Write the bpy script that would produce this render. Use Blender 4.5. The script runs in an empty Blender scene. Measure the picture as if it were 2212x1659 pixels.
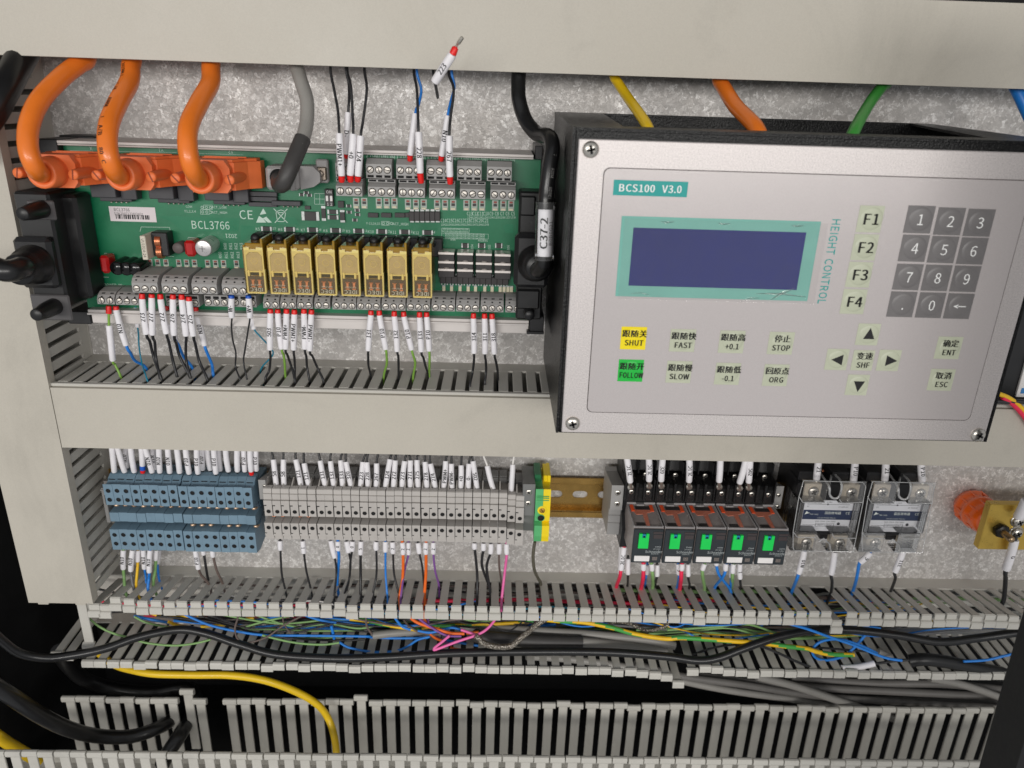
import bpy, math, random
from mathutils import Vector, Matrix
random.seed(7)
SC = bpy.context.scene
COL = SC.collection
# ------------------------------------------------------------------ camera
# everything is modelled in millimetres as (x right, d out of the mounting plate, z up); one scale to metres
S = 0.001
F = 1625.0; W2 = 1106.0; H2 = 829.5
RT = Vector((0.9994292685, -0.0147434450, 0.0303935545))
UP = Vector((-0.0231054719, 0.3579996008, 0.9334358162))
FW = Vector((0.0246429400, 0.9336053324, -0.3574546249))
EYE = Vector((0.0, -540.0, 0.0))
cam = bpy.data.objects.new('camera', bpy.data.cameras.new('camera'))
COL.objects.link(cam); SC.camera = cam
cam.matrix_world = Matrix(((RT.x, UP.x, -FW.x, 0), (RT.y, UP.y, -FW.y, -0.54), (RT.z, UP.z, -FW.z, 0), (0, 0, 0, 1)))
cam.data.sensor_width = 36.0
cam.data.lens = 36.0*F/2212.0
cam.data.clip_start = 0.02; cam.data.clip_end = 20
cam.data.dof.use_dof = True
cam.data.dof.focus_distance = 0.51
cam.data.dof.aperture_fstop = 9.0
# ------------------------------------------------------------------ light
w = bpy.data.worlds.new('World'); SC.world = w; w.use_nodes = True
bg = w.node_tree.nodes['Background']; bg.inputs[0].default_value = (0.95, 0.97, 1.0, 1); bg.inputs[1].default_value = 0.40
def area(name, loc, target, sx, sy, power, col):
    l = bpy.data.lights.new(name, 'AREA'); l.shape = 'RECTANGLE'; l.size = sx; l.size_y = sy; l.energy = power; l.color = col
    o = bpy.data.objects.new(name, l); COL.objects.link(o)
    o.location = loc
    o.rotation_euler = (Vector(target)-Vector(loc)).to_track_quat('-Z', 'Y').to_euler()
    return o
area('ceiling_lamp', (-0.95, -2.5, 0.22), (-0.1, 0, -0.3), 1.45, 0.40, 27, (1.0, 0.972, 0.93))
area('ceiling_lamp', (0.70, -2.5, 0.28), (0.0, 0, -0.3), 1.45, 0.40, 19.5, (1.0, 0.972, 0.93))
SC.view_settings.view_transform = 'Standard'; SC.view_settings.look = 'None'
SC.view_settings.exposure = 0.0; SC.view_settings.gamma = 1.0
SC.cycles.max_bounces = 8; SC.cycles.transparent_max_bounces = 12
# ------------------------------------------------------------------ photograph pixel -> point in the place
CR = {'D': (0, 0, 1), 'A1': (0, 0, 3), 'A2': (737.33, 0, 3), 'A3': (1474.67, 0, 3), 'B1': (0, 553, 3), 'B2': (737.33, 553, 3),
      'B3': (1474.67, 553, 3), 'C1': (0, 1106, 3), 'C2': (737.33, 1106, 3), 'C3': (1474.67, 1106, 3),
      'Z1': (151.6, 291.05, 6), 'Z2': (520.3, 388.07, 6), 'Z3': (848.9, 388.07, 6), 'Z4': (181.9, 545.7, 6),
      'Y1': (206.2, 945.9, 6), 'Y2': (545.7, 970.2, 6), 'Y3': (909.5, 970.2, 6), 'Y4': (1321.9, 970.2, 6), 'Y5': (1685.7, 970.2, 6),
      'Y6': (1940.3, 1030.8, 8.143), 'L': (0, 388.07, 5.261), 'N': (1079.3, 388.07, 4.887), 'G': (545.7, 291.05, 11.4),
      'U1': (788.3, 1309.7, 4.56), 'U2': (303.2, 1309.7, 4.56)}
def pix(c, x, y):
    o = CR[c]; return o[0]+x/o[2], o[1]+y/o[2]
def ray(c, x, y):
    X, Y = pix(c, x, y)
    return RT*(X-W2) + UP*(-(Y-H2)) + FW*F
def P(c, x, y, d):                      # point at distance d in front of the plate
    q = ray(c, x, y); t = (-d-EYE.y)/q.y
    p = EYE+q*t; return (p.x, d, p.z)
def PZ(c, x, y, z):                     # point on the level z
    q = ray(c, x, y); t = (z-EYE.z)/q.z
    p = EYE+q*t; return (p.x, -p.y, z)
def px(c, x, y, d): return P(c, x, y, d)[0]
def pz(c, x, y, d): return P(c, x, y, d)[2]
# ------------------------------------------------------------------ materials
MATS = {}
def lin(c):
    return tuple(((v/255)/12.92 if v/255 <= 0.04045 else (((v/255)+0.055)/1.055)**2.4) for v in c)
def mat(name, rgb, rough=0.5, metal=0.0, var=0.06, vs=60, bump=0.0, bs=900, spec=0.5, coat=0.0, alpha=1.0, emit=0.0, trans=0.0, grain=0.0):
    """plain procedural surface: base colour broken by two noises, optional fine bump"""
    if name in MATS: return MATS[name]
    m = bpy.data.materials.new(name); MATS[name] = m; m.use_nodes = True
    nt = m.node_tree; b = nt.nodes['Principled BSDF']; L = nt.links.new
    c = lin(rgb)
    b.inputs['Roughness'].default_value = rough; b.inputs['Metallic'].default_value = metal
    b.inputs['Specular IOR Level'].default_value = spec
    b.inputs['Coat Weight'].default_value = coat
    b.inputs['Alpha'].default_value = alpha
    b.inputs['Transmission Weight'].default_value = trans
    g = nt.nodes.new('ShaderNodeNewGeometry')
    n = nt.nodes.new('ShaderNodeTexNoise'); n.inputs['Scale'].default_value = vs; n.inputs['Detail'].default_value = 6; n.inputs['Roughness'].default_value = 0.65
    L(g.outputs['Position'], n.inputs['Vector'])
    r = nt.nodes.new('ShaderNodeMix'); r.data_type = 'RGBA'
    r.inputs[6].default_value = tuple(max(0, v*(1-var)) for v in c)+(1,)
    r.inputs[7].default_value = tuple(min(1, v*(1+var)) for v in c)+(1,)
    mr = nt.nodes.new('ShaderNodeMapRange'); mr.inputs[1].default_value = 0.3; mr.inputs[2].default_value = 0.7
    L(n.outputs['Fac'], mr.inputs[0]); L(mr.outputs[0], r.inputs[0]); L(r.outputs[2], b.inputs['Base Color'])
    if grain > 0:      # fine moulded grain and a few soft smudges
        n3 = nt.nodes.new('ShaderNodeTexNoise'); n3.inputs['Scale'].default_value = 1500; n3.inputs['Detail'].default_value = 2
        L(g.outputs['Position'], n3.inputs['Vector'])
        m3 = nt.nodes.new('ShaderNodeMapRange'); m3.inputs[1].default_value = 0.3; m3.inputs[2].default_value = 0.7; m3.inputs[3].default_value = 1-grain; m3.inputs[4].default_value = 1+grain
        L(n3.outputs['Fac'], m3.inputs[0])
        n4 = nt.nodes.new('ShaderNodeTexNoise'); n4.inputs['Scale'].default_value = 7; n4.inputs['Detail'].default_value = 8; n4.inputs['Roughness'].default_value = 0.7; n4.inputs['Distortion'].default_value = 1.2
        L(g.outputs['Position'], n4.inputs['Vector'])
        m4 = nt.nodes.new('ShaderNodeMapRange'); m4.inputs[1].default_value = 0.52; m4.inputs[2].default_value = 0.78; m4.inputs[3].default_value = 1.0; m4.inputs[4].default_value = 0.84
        L(n4.outputs['Fac'], m4.inputs[0])
        mu = nt.nodes.new('ShaderNodeMath'); mu.operation = 'MULTIPLY'; L(m3.outputs[0], mu.inputs[0]); L(m4.outputs[0], mu.inputs[1])
        vm = nt.nodes.new('ShaderNodeVectorMath'); vm.operation = 'SCALE'; L(r.outputs[2], vm.inputs[0]); L(mu.outputs[0], vm.inputs['Scale']); L(vm.outputs[0], b.inputs['Base Color'])
    if rough > 0.05:
        m2 = nt.nodes.new('ShaderNodeMapRange'); m2.inputs[1].default_value = 0.3; m2.inputs[2].default_value = 0.7
        m2.inputs[3].default_value = rough*0.85; m2.inputs[4].default_value = min(1, rough*1.18)
        L(n.outputs['Fac'], m2.inputs[0]); L(m2.outputs[0], b.inputs['Roughness'])
    if bump > 0:
        n2 = nt.nodes.new('ShaderNodeTexNoise'); n2.inputs['Scale'].default_value = bs; n2.inputs['Detail'].default_value = 3
        L(g.outputs['Position'], n2.inputs['Vector'])
        bp = nt.nodes.new('ShaderNodeBump'); bp.inputs['Strength'].default_value = bump; bp.inputs['Distance'].default_value = 0.0006
        L(n2.outputs['Fac'], bp.inputs['Height']); L(bp.outputs[0], b.inputs['Normal'])
    if emit > 0:
        b.inputs['Emission Color'].default_value = c+(1,); b.inputs['Emission Strength'].default_value = emit
    return m
def clear_mat(name, rgb, tint=0.15, rough=0.08):
    """clear moulded plastic: mostly see-through, fresnel shine, a little body colour"""
    if name in MATS: return MATS[name]
    m = bpy.data.materials.new(name); MATS[name] = m; m.use_nodes = True
    nt = m.node_tree; nt.nodes.remove(nt.nodes['Principled BSDF']); L = nt.links.new
    out = nt.nodes['Material Output']
    tr = nt.nodes.new('ShaderNodeBsdfTransparent'); df = nt.nodes.new('ShaderNodeBsdfDiffuse'); gl = nt.nodes.new('ShaderNodeBsdfGlossy')
    c = lin(rgb)+(1,)
    tr.inputs[0].default_value = tuple(0.93+0.07*v for v in lin(rgb))+(1,); df.inputs[0].default_value = c; gl.inputs[0].default_value = (1, 1, 1, 1); gl.inputs[1].default_value = rough
    n = nt.nodes.new('ShaderNodeTexNoise'); n.inputs['Scale'].default_value = 250
    g = nt.nodes.new('ShaderNodeNewGeometry'); L(g.outputs['Position'], n.inputs['Vector'])
    mr = nt.nodes.new('ShaderNodeMapRange'); mr.inputs[3].default_value = tint*0.6; mr.inputs[4].default_value = tint*1.4
    L(n.outputs['Fac'], mr.inputs[0])
    m1 = nt.nodes.new('ShaderNodeMixShader'); L(mr.outputs[0], m1.inputs[0]); L(tr.outputs[0], m1.inputs[1]); L(df.outputs[0], m1.inputs[2])
    fr = nt.nodes.new('ShaderNodeFresnel'); fr.inputs[0].default_value = 1.5
    m2 = nt.nodes.new('ShaderNodeMixShader'); L(fr.outputs[0], m2.inputs[0]); L(m1.outputs[0], m2.inputs[1]); L(gl.outputs[0], m2.inputs[2])
    L(m2.outputs[0], out.inputs[0])
    return m
def galv_mat():
    m = bpy.data.materials.new('galvanised_steel'); m.use_nodes = True; MATS['galv'] = m
    nt = m.node_tree; b = nt.nodes['Principled BSDF']; L = nt.links.new; N = nt.nodes.new
    g = N('ShaderNodeNewGeometry')
    wob = N('ShaderNodeTexNoise'); wob.inputs['Scale'].default_value = 420; wob.inputs['Detail'].default_value = 3
    L(g.outputs['Position'], wob.inputs['Vector'])
    add = N('ShaderNodeMix'); add.data_type = 'RGBA'; add.blend_type = 'LINEAR_LIGHT'; add.inputs[0].default_value = 0.0035
    L(g.outputs['Position'], add.inputs[6]); L(wob.outputs['Color'], add.inputs[7])
    v = N('ShaderNodeTexVoronoi'); v.inputs['Scale'].default_value = 300; L(add.outputs[2], v.inputs['Vector'])
    v2 = N('ShaderNodeTexVoronoi'); v2.inputs['Scale'].default_value = 700; L(add.outputs[2], v2.inputs['Vector'])
    big = N('ShaderNodeTexNoise'); big.inputs['Scale'].default_value = 22; big.inputs['Detail'].default_value = 5
    L(g.outputs['Position'], big.inputs['Vector'])
    s1 = N('ShaderNodeSeparateColor'); L(v.outputs['Color'], s1.inputs[0])
    s2 = N('ShaderNodeSeparateColor'); L(v2.outputs['Color'], s2.inputs[0])
    a = N('ShaderNodeMath'); a.operation = 'MULTIPLY_ADD'; a.inputs[1].default_value = 0.5; L(s1.outputs[0], a.inputs[0])
    h = N('ShaderNodeMath'); h.operation = 'MULTIPLY'; h.inputs[1].default_value = 0.5; L(s2.outputs[0], h.inputs[0]); L(h.outputs[0], a.inputs[2])
    cr = N('ShaderNodeValToRGB'); e = cr.color_ramp.elements
    e[0].position = 0.1; e[0].color = lin((176, 173, 170))+(1,); e[1].position = 0.93; e[1].color = lin((238, 236, 234))+(1,)
    k = cr.color_ramp.elements.new(0.55); k.color = lin((194, 190, 187))+(1,)
    L(a.outputs[0], cr.inputs[0])
    st = N('ShaderNodeMix'); st.data_type = 'RGBA'; st.blend_type = 'MULTIPLY'; st.inputs[7].default_value = lin((202, 190, 172))+(1,)
    bm = N('ShaderNodeMapRange'); bm.inputs[1].default_value = 0.48; bm.inputs[2].default_value = 0.72; bm.inputs[4].default_value = 0.16
    L(big.outputs['Fac'], bm.inputs[0]); L(bm.outputs[0], st.inputs[0]); L(cr.outputs[0], st.inputs[6])
    L(st.outputs[2], b.inputs['Base Color'])
    b.inputs['Metallic'].default_value = 0.22
    rr = N('ShaderNodeMapRange'); rr.inputs[3].default_value = 0.38; rr.inputs[4].default_value = 0.62; L(s2.outputs[1], rr.inputs[0]); L(rr.outputs[0], b.inputs['Roughness'])
    bp = N('ShaderNodeBump'); bp.inputs['Strength'].default_value = 0.35; bp.inputs['Distance'].default_value = 0.0008
    L(a.outputs[0], bp.inputs['Height']); L(bp.outputs[0], b.inputs['Normal'])
    return m
def speckle_mat(name, rgb, lo, hi, scale=1500, rough=0.42, metal=0.55):
    """blasted and lacquered aluminium: fine light and dark grain"""
    m = bpy.data.materials.new(name); m.use_nodes = True; MATS[name] = m
    nt = m.node_tree; b = nt.nodes['Principled BSDF']; L = nt.links.new; N = nt.nodes.new
    g = N('ShaderNodeNewGeometry'); n = N('ShaderNodeTexNoise'); n.inputs['Scale'].default_value = scale; n.inputs['Detail'].default_value = 4; n.inputs['Roughness'].default_value = 0.8
    L(g.outputs['Position'], n.inputs['Vector'])
    cr = N('ShaderNodeValToRGB'); e = cr.color_ramp.elements; c = lin(rgb)
    e[0].position = 0.33; e[0].color = tuple(v*lo for v in c)+(1,); e[1].position = 0.67; e[1].color = tuple(min(1, v*hi) for v in c)+(1,)
    L(n.outputs['Fac'], cr.inputs[0]); L(cr.outputs[0], b.inputs['Base Color'])
    b.inputs['Roughness'].default_value = rough; b.inputs['Metallic'].default_value = metal
    bp = N('ShaderNodeBump'); bp.inputs['Strength'].default_value = 0.25; bp.inputs['Distance'].default_value = 0.0003
    L(n.outputs['Fac'], bp.inputs['Height']); L(bp.outputs[0], b.inputs['Normal'])
    return m
# ------------------------------------------------------------------ glyphs
CHARS = sorted(set('ABCDEFGHIJKLMNOPQRSTUVWXYZabcdefghijklmnopqrstuvwxyz0123456789+-./:,() _↗←▲▼跟随关开快慢高低停止回原点变速确定取消固态继电器'))
GLY = {}; CAP = 0.72
def ui_font():          # the sans-serif that ships with Blender; its built-in face otherwise
    try:
        import os
        return bpy.data.fonts.load(os.path.join(bpy.utils.system_resource('DATAFILES', path='fonts'), 'Noto Sans CJK Regular.woff2'))
    except Exception:
        return None
def load_glyphs(chars=CHARS):
    global CAP
    fnt = ui_font()
    use = [c for c in chars if c != ' ']
    cu = bpy.data.curves.new('glyph', 'FONT'); cu.body = '\n'.join(use); cu.resolution_u = 2; cu.space_line = 4.0
    if fnt: cu.font = fnt
    o = bpy.data.objects.new('glyph', cu); COL.objects.link(o)
    bpy.context.view_layer.update()
    ev = o.evaluated_get(bpy.context.evaluated_depsgraph_get()); me = ev.to_mesh()
    co = [(v.co.x, v.co.y) for v in me.vertices]
    o2 = sorted(set(round(y, 3) for x, y in co))
    lines = []; cur = [o2[0]]
    for y in o2[1:]:                     # one glyph to a line: cut at the wide gaps
        if y-cur[-1] > 0.9: lines.append(cur); cur = []
        cur.append(y)
    lines.append(cur)
    lines = lines[::-1]
    top = lines[use.index('H')]; base0 = top[0]
    pitch = (lines[use.index('B')][0]-lines[use.index('T')][0])/(use.index('T')-use.index('B'))
    b0 = base0+pitch*use.index('H')
    for i, ch in enumerate(use):
        y0 = b0-pitch*i
        ids = {k for k, (x, y) in enumerate(co) if y0-pitch*.45 < y < y0+pitch*.55}
        mp = {k: j for j, k in enumerate(sorted(ids))}
        V = [(co[k][0], co[k][1]-y0) for k in sorted(ids)]
        Fc = [tuple(mp[k] for k in p.vertices) for p in me.polygons if p.vertices[0] in ids]
        xs = [x for x, y in V] or [0, .3]
        GLY[ch] = [V, Fc, (1.0 if ord(ch) > 0x2e00 else 0) or max(xs)+max(0.02, min(xs))]
    ev.to_mesh_clear(); bpy.data.objects.remove(o); bpy.data.curves.remove(cu)
    CAP = max(c for a, c in GLY['H'][0])
    for ch in GLY:
        if ord(ch) > 0x2e00: GLY[ch][2] = max(GLY[ch][2]*0+max(a for a, c in GLY[ch][0])*1.06, .1)
        GLY[ch][0] = [(a*0.72/CAP, c*0.72/CAP) for a, c in GLY[ch][0]]; GLY[ch][2] *= 0.72/CAP
    GLY[' '] = [[], [], 0.32]
load_glyphs()
def text_geo(s, h, sx=1.0, sp=0.0, bold=False):
    """(verts2d, faces, width): capital height h mm"""
    k = h/0.72; V = []; Fc = []; x = 0
    for ch in s:
        g = GLY.get(ch)
        if g is None: continue
        for e in ((-0.035, 0.035) if bold else (0,)):
            b = len(V)
            V += [((x+a+e)*k*sx, c*k) for a, c in g[0]]
            Fc += [tuple(i+b for i in f) for f in g[1]]
        x += g[2]+sp
    return V, Fc, x*k*sx
def split_tall(V, Fc, step):
    """cut glyph faces so that they can bend round a small radius"""
    V = list(V); out = []; st = []
    for f in Fc:
        for i in range(1, len(f)-1): st.append((f[0], f[i], f[i+1]))
    mid = {}
    while st:
        t = st.pop(); e = max(((abs(V[t[i]][1]-V[t[(i+1) % 3]][1]), i) for i in range(3)))
        if e[0] <= step or len(out)+len(st) > 4000: out.append(t); continue
        a, b, c = t[e[1]], t[(e[1]+1) % 3], t[(e[1]+2) % 3]; k = (min(a, b), max(a, b))
        if k not in mid: mid[k] = len(V); V.append(((V[a][0]+V[b][0])/2, (V[a][1]+V[b][1])/2))
        st += [(a, mid[k], c), (mid[k], b, c)]
    return V, out
# ------------------------------------------------------------------ mesh builder
def vadd(a, b, t=1.0): return (a[0]+b[0]*t, a[1]+b[1]*t, a[2]+b[2]*t)
class MB:
    def __init__(s): s.v = []; s.f = []; s.m = []; s.sm = []
    def add(s, v, f, mi=0, smooth=False):
        b = len(s.v); s.v += [tuple(p) for p in v]
        for q in f: s.f.append(tuple(i+b for i in q)); s.m.append(mi); s.sm.append(smooth)
        return s
    def box(s, x0, x1, d0, d1, z0, z1, b=0.0, mi=0):
        x0, x1 = min(x0, x1), max(x0, x1); d0, d1 = min(d0, d1), max(d0, d1); z0, z1 = min(z0, z1), max(z0, z1)
        b = min(b, (x1-x0)*0.45, (d1-d0)*0.45, (z1-z0)*0.45)
        if b <= 0:
            v = [(x, d, z) for x in (x0, x1) for d in (d0, d1) for z in (z0, z1)]
            return s.add(v, [(0, 1, 3, 2), (4, 6, 7, 5), (0, 4, 5, 1), (2, 3, 7, 6), (0, 2, 6, 4), (1, 5, 7, 3)], mi)
        v = []; L = (x0, d0, z0); Hh = (x1, d1, z1); idx = {}
        for c in range(8):
            sg = [(c >> 2) & 1, (c >> 1) & 1, c & 1]
            for a in range(3):
                p = []
                for k in range(3):
                    e = Hh[k] if sg[k] else L[k]
                    if k != a: e += -b if sg[k] else b
                    p.append(e)
                idx[(c, a)] = len(v); v.append(tuple(p))
        f = []
        for a in range(3):
            o = [k for k in range(3) if k != a]
            for side in (0, 1):
                q = []
                for (i, j) in ((0, 0), (0, 1), (1, 1), (1, 0)):
                    sg = [0, 0, 0]; sg[a] = side; sg[o[0]] = i; sg[o[1]] = j
                    q.append(idx[(sg[0]*4+sg[1]*2+sg[2], a)])
                f.append(tuple(q))
        for a in range(3):                     # edges along axis a
            o = [k for k in range(3) if k != a]
            for i in (0, 1):
                for j in (0, 1):
                    cs = []
                    for t in (0, 1):
                        sg = [0, 0, 0]; sg[a] = t; sg[o[0]] = i; sg[o[1]] = j
                        cs.append(sg[0]*4+sg[1]*2+sg[2])
                    f.append((idx[(cs[0], o[0])], idx[(cs[0], o[1])], idx[(cs[1], o[1])], idx[(cs[1], o[0])]))
        for c in range(8): f.append((idx[(c, 0)], idx[(c, 1)], idx[(c, 2)]))
        return s.add(v, f, mi)
    def prism_x(s, poly, x0, x1, mi=0, b=0.0):     # poly of (d, z), extruded along x
        n = len(poly)
        v = [(x0, d, z) for d, z in poly]+[(x1, d, z) for d, z in poly]
        f = [tuple(range(n)), tuple(range(2*n-1, n-1, -1))]+[(i, (i+1) % n, n+(i+1) % n, n+i) for i in range(n)]
        return s.add(v, f, mi)
    def prism_d(s, poly, d0, d1, mi=0):            # poly of (x, z), extruded along d
        n = len(poly)
        v = [(x, d0, z) for x, z in poly]+[(x, d1, z) for x, z in poly]
        f = [tuple(range(n)), tuple(range(2*n-1, n-1, -1))]+[(i, (i+1) % n, n+(i+1) % n, n+i) for i in range(n)]
        return s.add(v, f, mi)
    def prism_z(s, poly, z0, z1, mi=0):            # poly of (x, d), extruded along z
        n = len(poly)
        v = [(x, d, z0) for x, d in poly]+[(x, d, z1) for x, d in poly]
        f = [tuple(range(n)), tuple(range(2*n-1, n-1, -1))]+[(i, (i+1) % n, n+(i+1) % n, n+i) for i in range(n)]
        return s.add(v, f, mi)
    def strip_x(s, prof, th, x0, x1, mi=0):        # open profile of (d, z) given thickness th
        n = len(prof); up = []
        for i in range(n):
            a = Vector(prof[max(0, i-1)]); c = Vector(prof[min(n-1, i+1)]); t = (c-a).normalized()
            nn = Vector((-t.y, t.x)); up.append((prof[i][0]+nn.x*th, prof[i][1]+nn.y*th))
        return s.prism_x(list(prof)+up[::-1], x0, x1, mi)
    def quad(s, a, b, c, d, mi=0): return s.add([a, b, c, d], [(0, 1, 2, 3)], mi)
    def tube(s, pts, r, n=10, mi=0, caps=True, smooth=True):
        pts = [Vector(p) for p in pts]; m = len(pts)
        rs = r if isinstance(r, (list, tuple)) else [r]*m
        T = []
        for i in range(m):
            t = pts[min(m-1, i+1)]-pts[max(0, i-1)]
            T.append(t.normalized() if t.length > 1e-9 else Vector((0, 0, 1)))
        ref = Vector((0, 1, 0)) if abs(T[0].y) < 0.9 else Vector((1, 0, 0))
        nrm = (ref-T[0]*ref.dot(T[0])).normalized(); v = []
        for i in range(m):
            nrm = nrm-T[i]*nrm.dot(T[i])
            if nrm.length < 1e-6: nrm = T[i].orthogonal()
            nrm.normalize(); bi = T[i].cross(nrm)
            for k in range(n):
                a = 2*math.pi*k/n
                v.append(tuple(pts[i]+(nrm*math.cos(a)+bi*math.sin(a))*rs[i]))
        f = [(i*n+k, i*n+(k+1) % n, (i+1)*n+(k+1) % n, (i+1)*n+k) for i in range(m-1) for k in range(n)]
        s.add(v, f, mi, smooth)
        if caps:
            s.add([v[k] for k in range(n)], [tuple(range(n))], mi)
            s.add([v[(m-1)*n+k] for k in range(n)], [tuple(range(n))], mi)
        return s
    def cyl(s, p0, p1, r, n=12, mi=0, r2=None): return s.tube([p0, p1], [r, r if r2 is None else r2], n, mi)
    def lathe(s, p0, ax, prof, n=16, mi=0, caps=True):        # prof of (t along ax, radius)
        ax = Vector(ax).normalized(); p0 = Vector(p0); m = len(prof)
        e1 = ax.orthogonal().normalized(); e2 = ax.cross(e1)
        v = [tuple(p0+ax*t+(e1*math.cos(2*math.pi*k/n)+e2*math.sin(2*math.pi*k/n))*max(r, 1e-3)) for t, r in prof for k in range(n)]
        f = [(i*n+k, i*n+(k+1) % n, (i+1)*n+(k+1) % n, (i+1)*n+k) for i in range(m-1) for k in range(n)]
        s.add(v, f, mi, True)
        if caps:
            s.add(v[:n], [tuple(range(n))], mi); s.add(v[-n:], [tuple(range(n))], mi)
        return s
    def text(s, st, o, u, v, h, mi=0, sx=1.0, align='c', sp=0.0, bold=False, fit=None):
        if fit: sx = sx*fit/text_geo(st, h, sx, sp)[2]
        V, Fc, wd = text_geo(st, h, sx, sp, bold)
        off = {'c': -wd/2, 'l': 0, 'r': -wd}[align]
        u = Vector(u).normalized(); v = Vector(v).normalized(); o = Vector(o)
        return s.add([tuple(o+u*(a+off)+v*(b-h/2)) for a, b in V], Fc, mi)
    def text_front(s, st, x, z, d, h, mi=0, sx=1.0, align='c', sp=0.0, bold=False, fit=None):
        return s.text(st, (x, d, z), (1, 0, 0), (0, 0, 1), h, mi, sx, align, sp, bold, fit)
    def text_tube(s, st, p0, p1, r, h, mi=0, sx=1.0, front=(0, 1, 0.22), bold=True, shift=0.0):
        """lettering wrapped round a sleeve from p0 to p1; reads from p0 towards p1; faces the room"""
        V, Fc, wd = text_geo(st, h, sx, 0, bold)
        V, Fc = split_tall(V, Fc, r*0.22)
        p0 = Vector(p0); p1 = Vector(p1); t = (p1-p0).normalized(); mid = (p0+p1)/2
        fr = Vector(front); fr = (fr-t*fr.dot(t)).normalized(); side = fr.cross(t)
        # (x, d, z) is left handed: up of the letters is the side that lies left of the reading direction as seen from the room
        side = -side if (Vector((t.x, t.z)).to_3d().cross(Vector((side.x, side.z)).to_3d())).z < 0 else side
        out = []
        for a, b in V:
            ang = (b-h/2+shift)/r
            out.append(tuple(mid+t*(a-wd/2)+(fr*math.cos(ang)+side*math.sin(ang))*(r+0.06)))
        return s.add(out, Fc, mi)
    def mesh(s, name, mats, off):
        import bmesh
        me = bpy.data.meshes.new(name)
        me.from_pydata([((x-off[0])*S, -(d-off[1])*S, (z-off[2])*S) for x, d, z in s.v], [], s.f)
        for m in mats: me.materials.append(m)
        if len(mats) > 1: me.polygons.foreach_set('material_index', s.m)
        me.polygons.foreach_set('use_smooth', s.sm)
        bm = bmesh.new(); bm.from_mesh(me)
        bmesh.ops.recalc_face_normals(bm, faces=bm.faces[:])
        bm.to_mesh(me); bm.free()
        return me
def props(o, label=None, cat=None, group=None, kind=None):
    if label: o['label'] = label
    if cat: o['category'] = cat
    if group: o['group'] = group
    if kind: o['kind'] = kind
    return o
OFF = {}
def thing(name, loc, label, cat, group=None):
    o = bpy.data.objects.new(name, None); COL.objects.link(o)
    o.location = (loc[0]*S, -loc[1]*S, loc[2]*S); o.empty_display_size = 0.01
    OFF[o.name] = loc
    return props(o, label, cat, group)
def part(name, mb, mats, parent, label=None, kind=None):
    mats = mats if isinstance(mats, (list, tuple)) else [mats]
    off = OFF[parent.name]
    o = bpy.data.objects.new(name, mb.mesh(name, mats, off)); COL.objects.link(o)
    o.parent = parent; OFF[o.name] = off
    return props(o, label, kind=kind)
def solo(name, mb, mats, label=None, cat=None, group=None, kind=None):
    mats = mats if isinstance(mats, (list, tuple)) else [mats]
    n = len(mb.v); off = (sum(p[0] for p in mb.v)/n, sum(p[1] for p in mb.v)/n, sum(p[2] for p in mb.v)/n)
    o = bpy.data.objects.new(name, mb.mesh(name, mats, off)); COL.objects.link(o)
    o.location = (off[0]*S, -off[1]*S, off[2]*S); OFF[o.name] = off
    return props(o, label, cat, group, kind)
def dup(o, delta=(0, 0, 0), parent=None, label=None):
    c = o.copy(); COL.objects.link(c)
    if parent is not None: c.parent = parent
    c.location = (o.location.x+delta[0]*S, o.location.y-delta[1]*S, o.location.z+delta[2]*S)
    b = OFF[o.name]; OFF[c.name] = (b[0]+delta[0], b[1]+delta[1], b[2]+delta[2]) if parent is None else b
    if label: c['label'] = label
    for ch in list(o.children): dup(ch, (0, 0, 0), c)
    return c
def spline(pts, k=6):
    """Catmull-Rom through the points"""
    P_ = [Vector(p) for p in pts]
    if len(P_) < 3: return P_
    out = []
    for i in range(len(P_)-1):
        a = P_[max(0, i-1)]; b = P_[i]; c = P_[i+1]; e = P_[min(len(P_)-1, i+2)]
        for j in range(k):
            t = j/k
            out.append(0.5*((2*b)+(c-a)*t+(2*a-5*b+4*c-e)*t*t+(3*b-a-3*c+e)*t**3))
    out.append(P_[-1]); return out
def circ(cx, cz, r, n=16, a0=0.0): return [(cx+r*math.cos(a0+2*math.pi*i/n), cz+r*math.sin(a0+2*math.pi*i/n)) for i in range(n)]
def screw(mb, x, d, z, r, mi_head=0, mi_slot=1, ang=0.6, n=12, hgt=0.5, cross=False, dome=False):
    """slotted or cross head facing the room"""
    if dome:
        mb.lathe((x, d, z), (0, 1, 0), [(0, r), (hgt*0.35, r*0.98), (hgt*0.7, r*0.8), (hgt*0.93, r*0.45), (hgt, 0.01)], n, mi_head)
    else:
        mb.lathe((x, d, z), (0, 1, 0), [(0, r), (hgt*0.75, r), (hgt, r*0.88), (hgt+0.001, 0.01)], n, mi_head)
    top = d+hgt
    for a in ((ang, ang+math.pi/2) if cross else (ang,)):
        c, s_ = math.cos(a), math.sin(a); l = r*(0.5 if cross else 0.88); wv = r*(0.15 if cross else 0.13)
        q = [(x+c*l-s_*wv, z+s_*l+c*wv), (x-c*l-s_*wv, z-s_*l+c*wv), (x-c*l+s_*wv, z-s_*l-c*wv), (x+c*l+s_*wv, z+s_*l-c*wv)]
        mb.prism_d(q, d+hgt*0.5, top+0.05, mi_slot)
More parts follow.
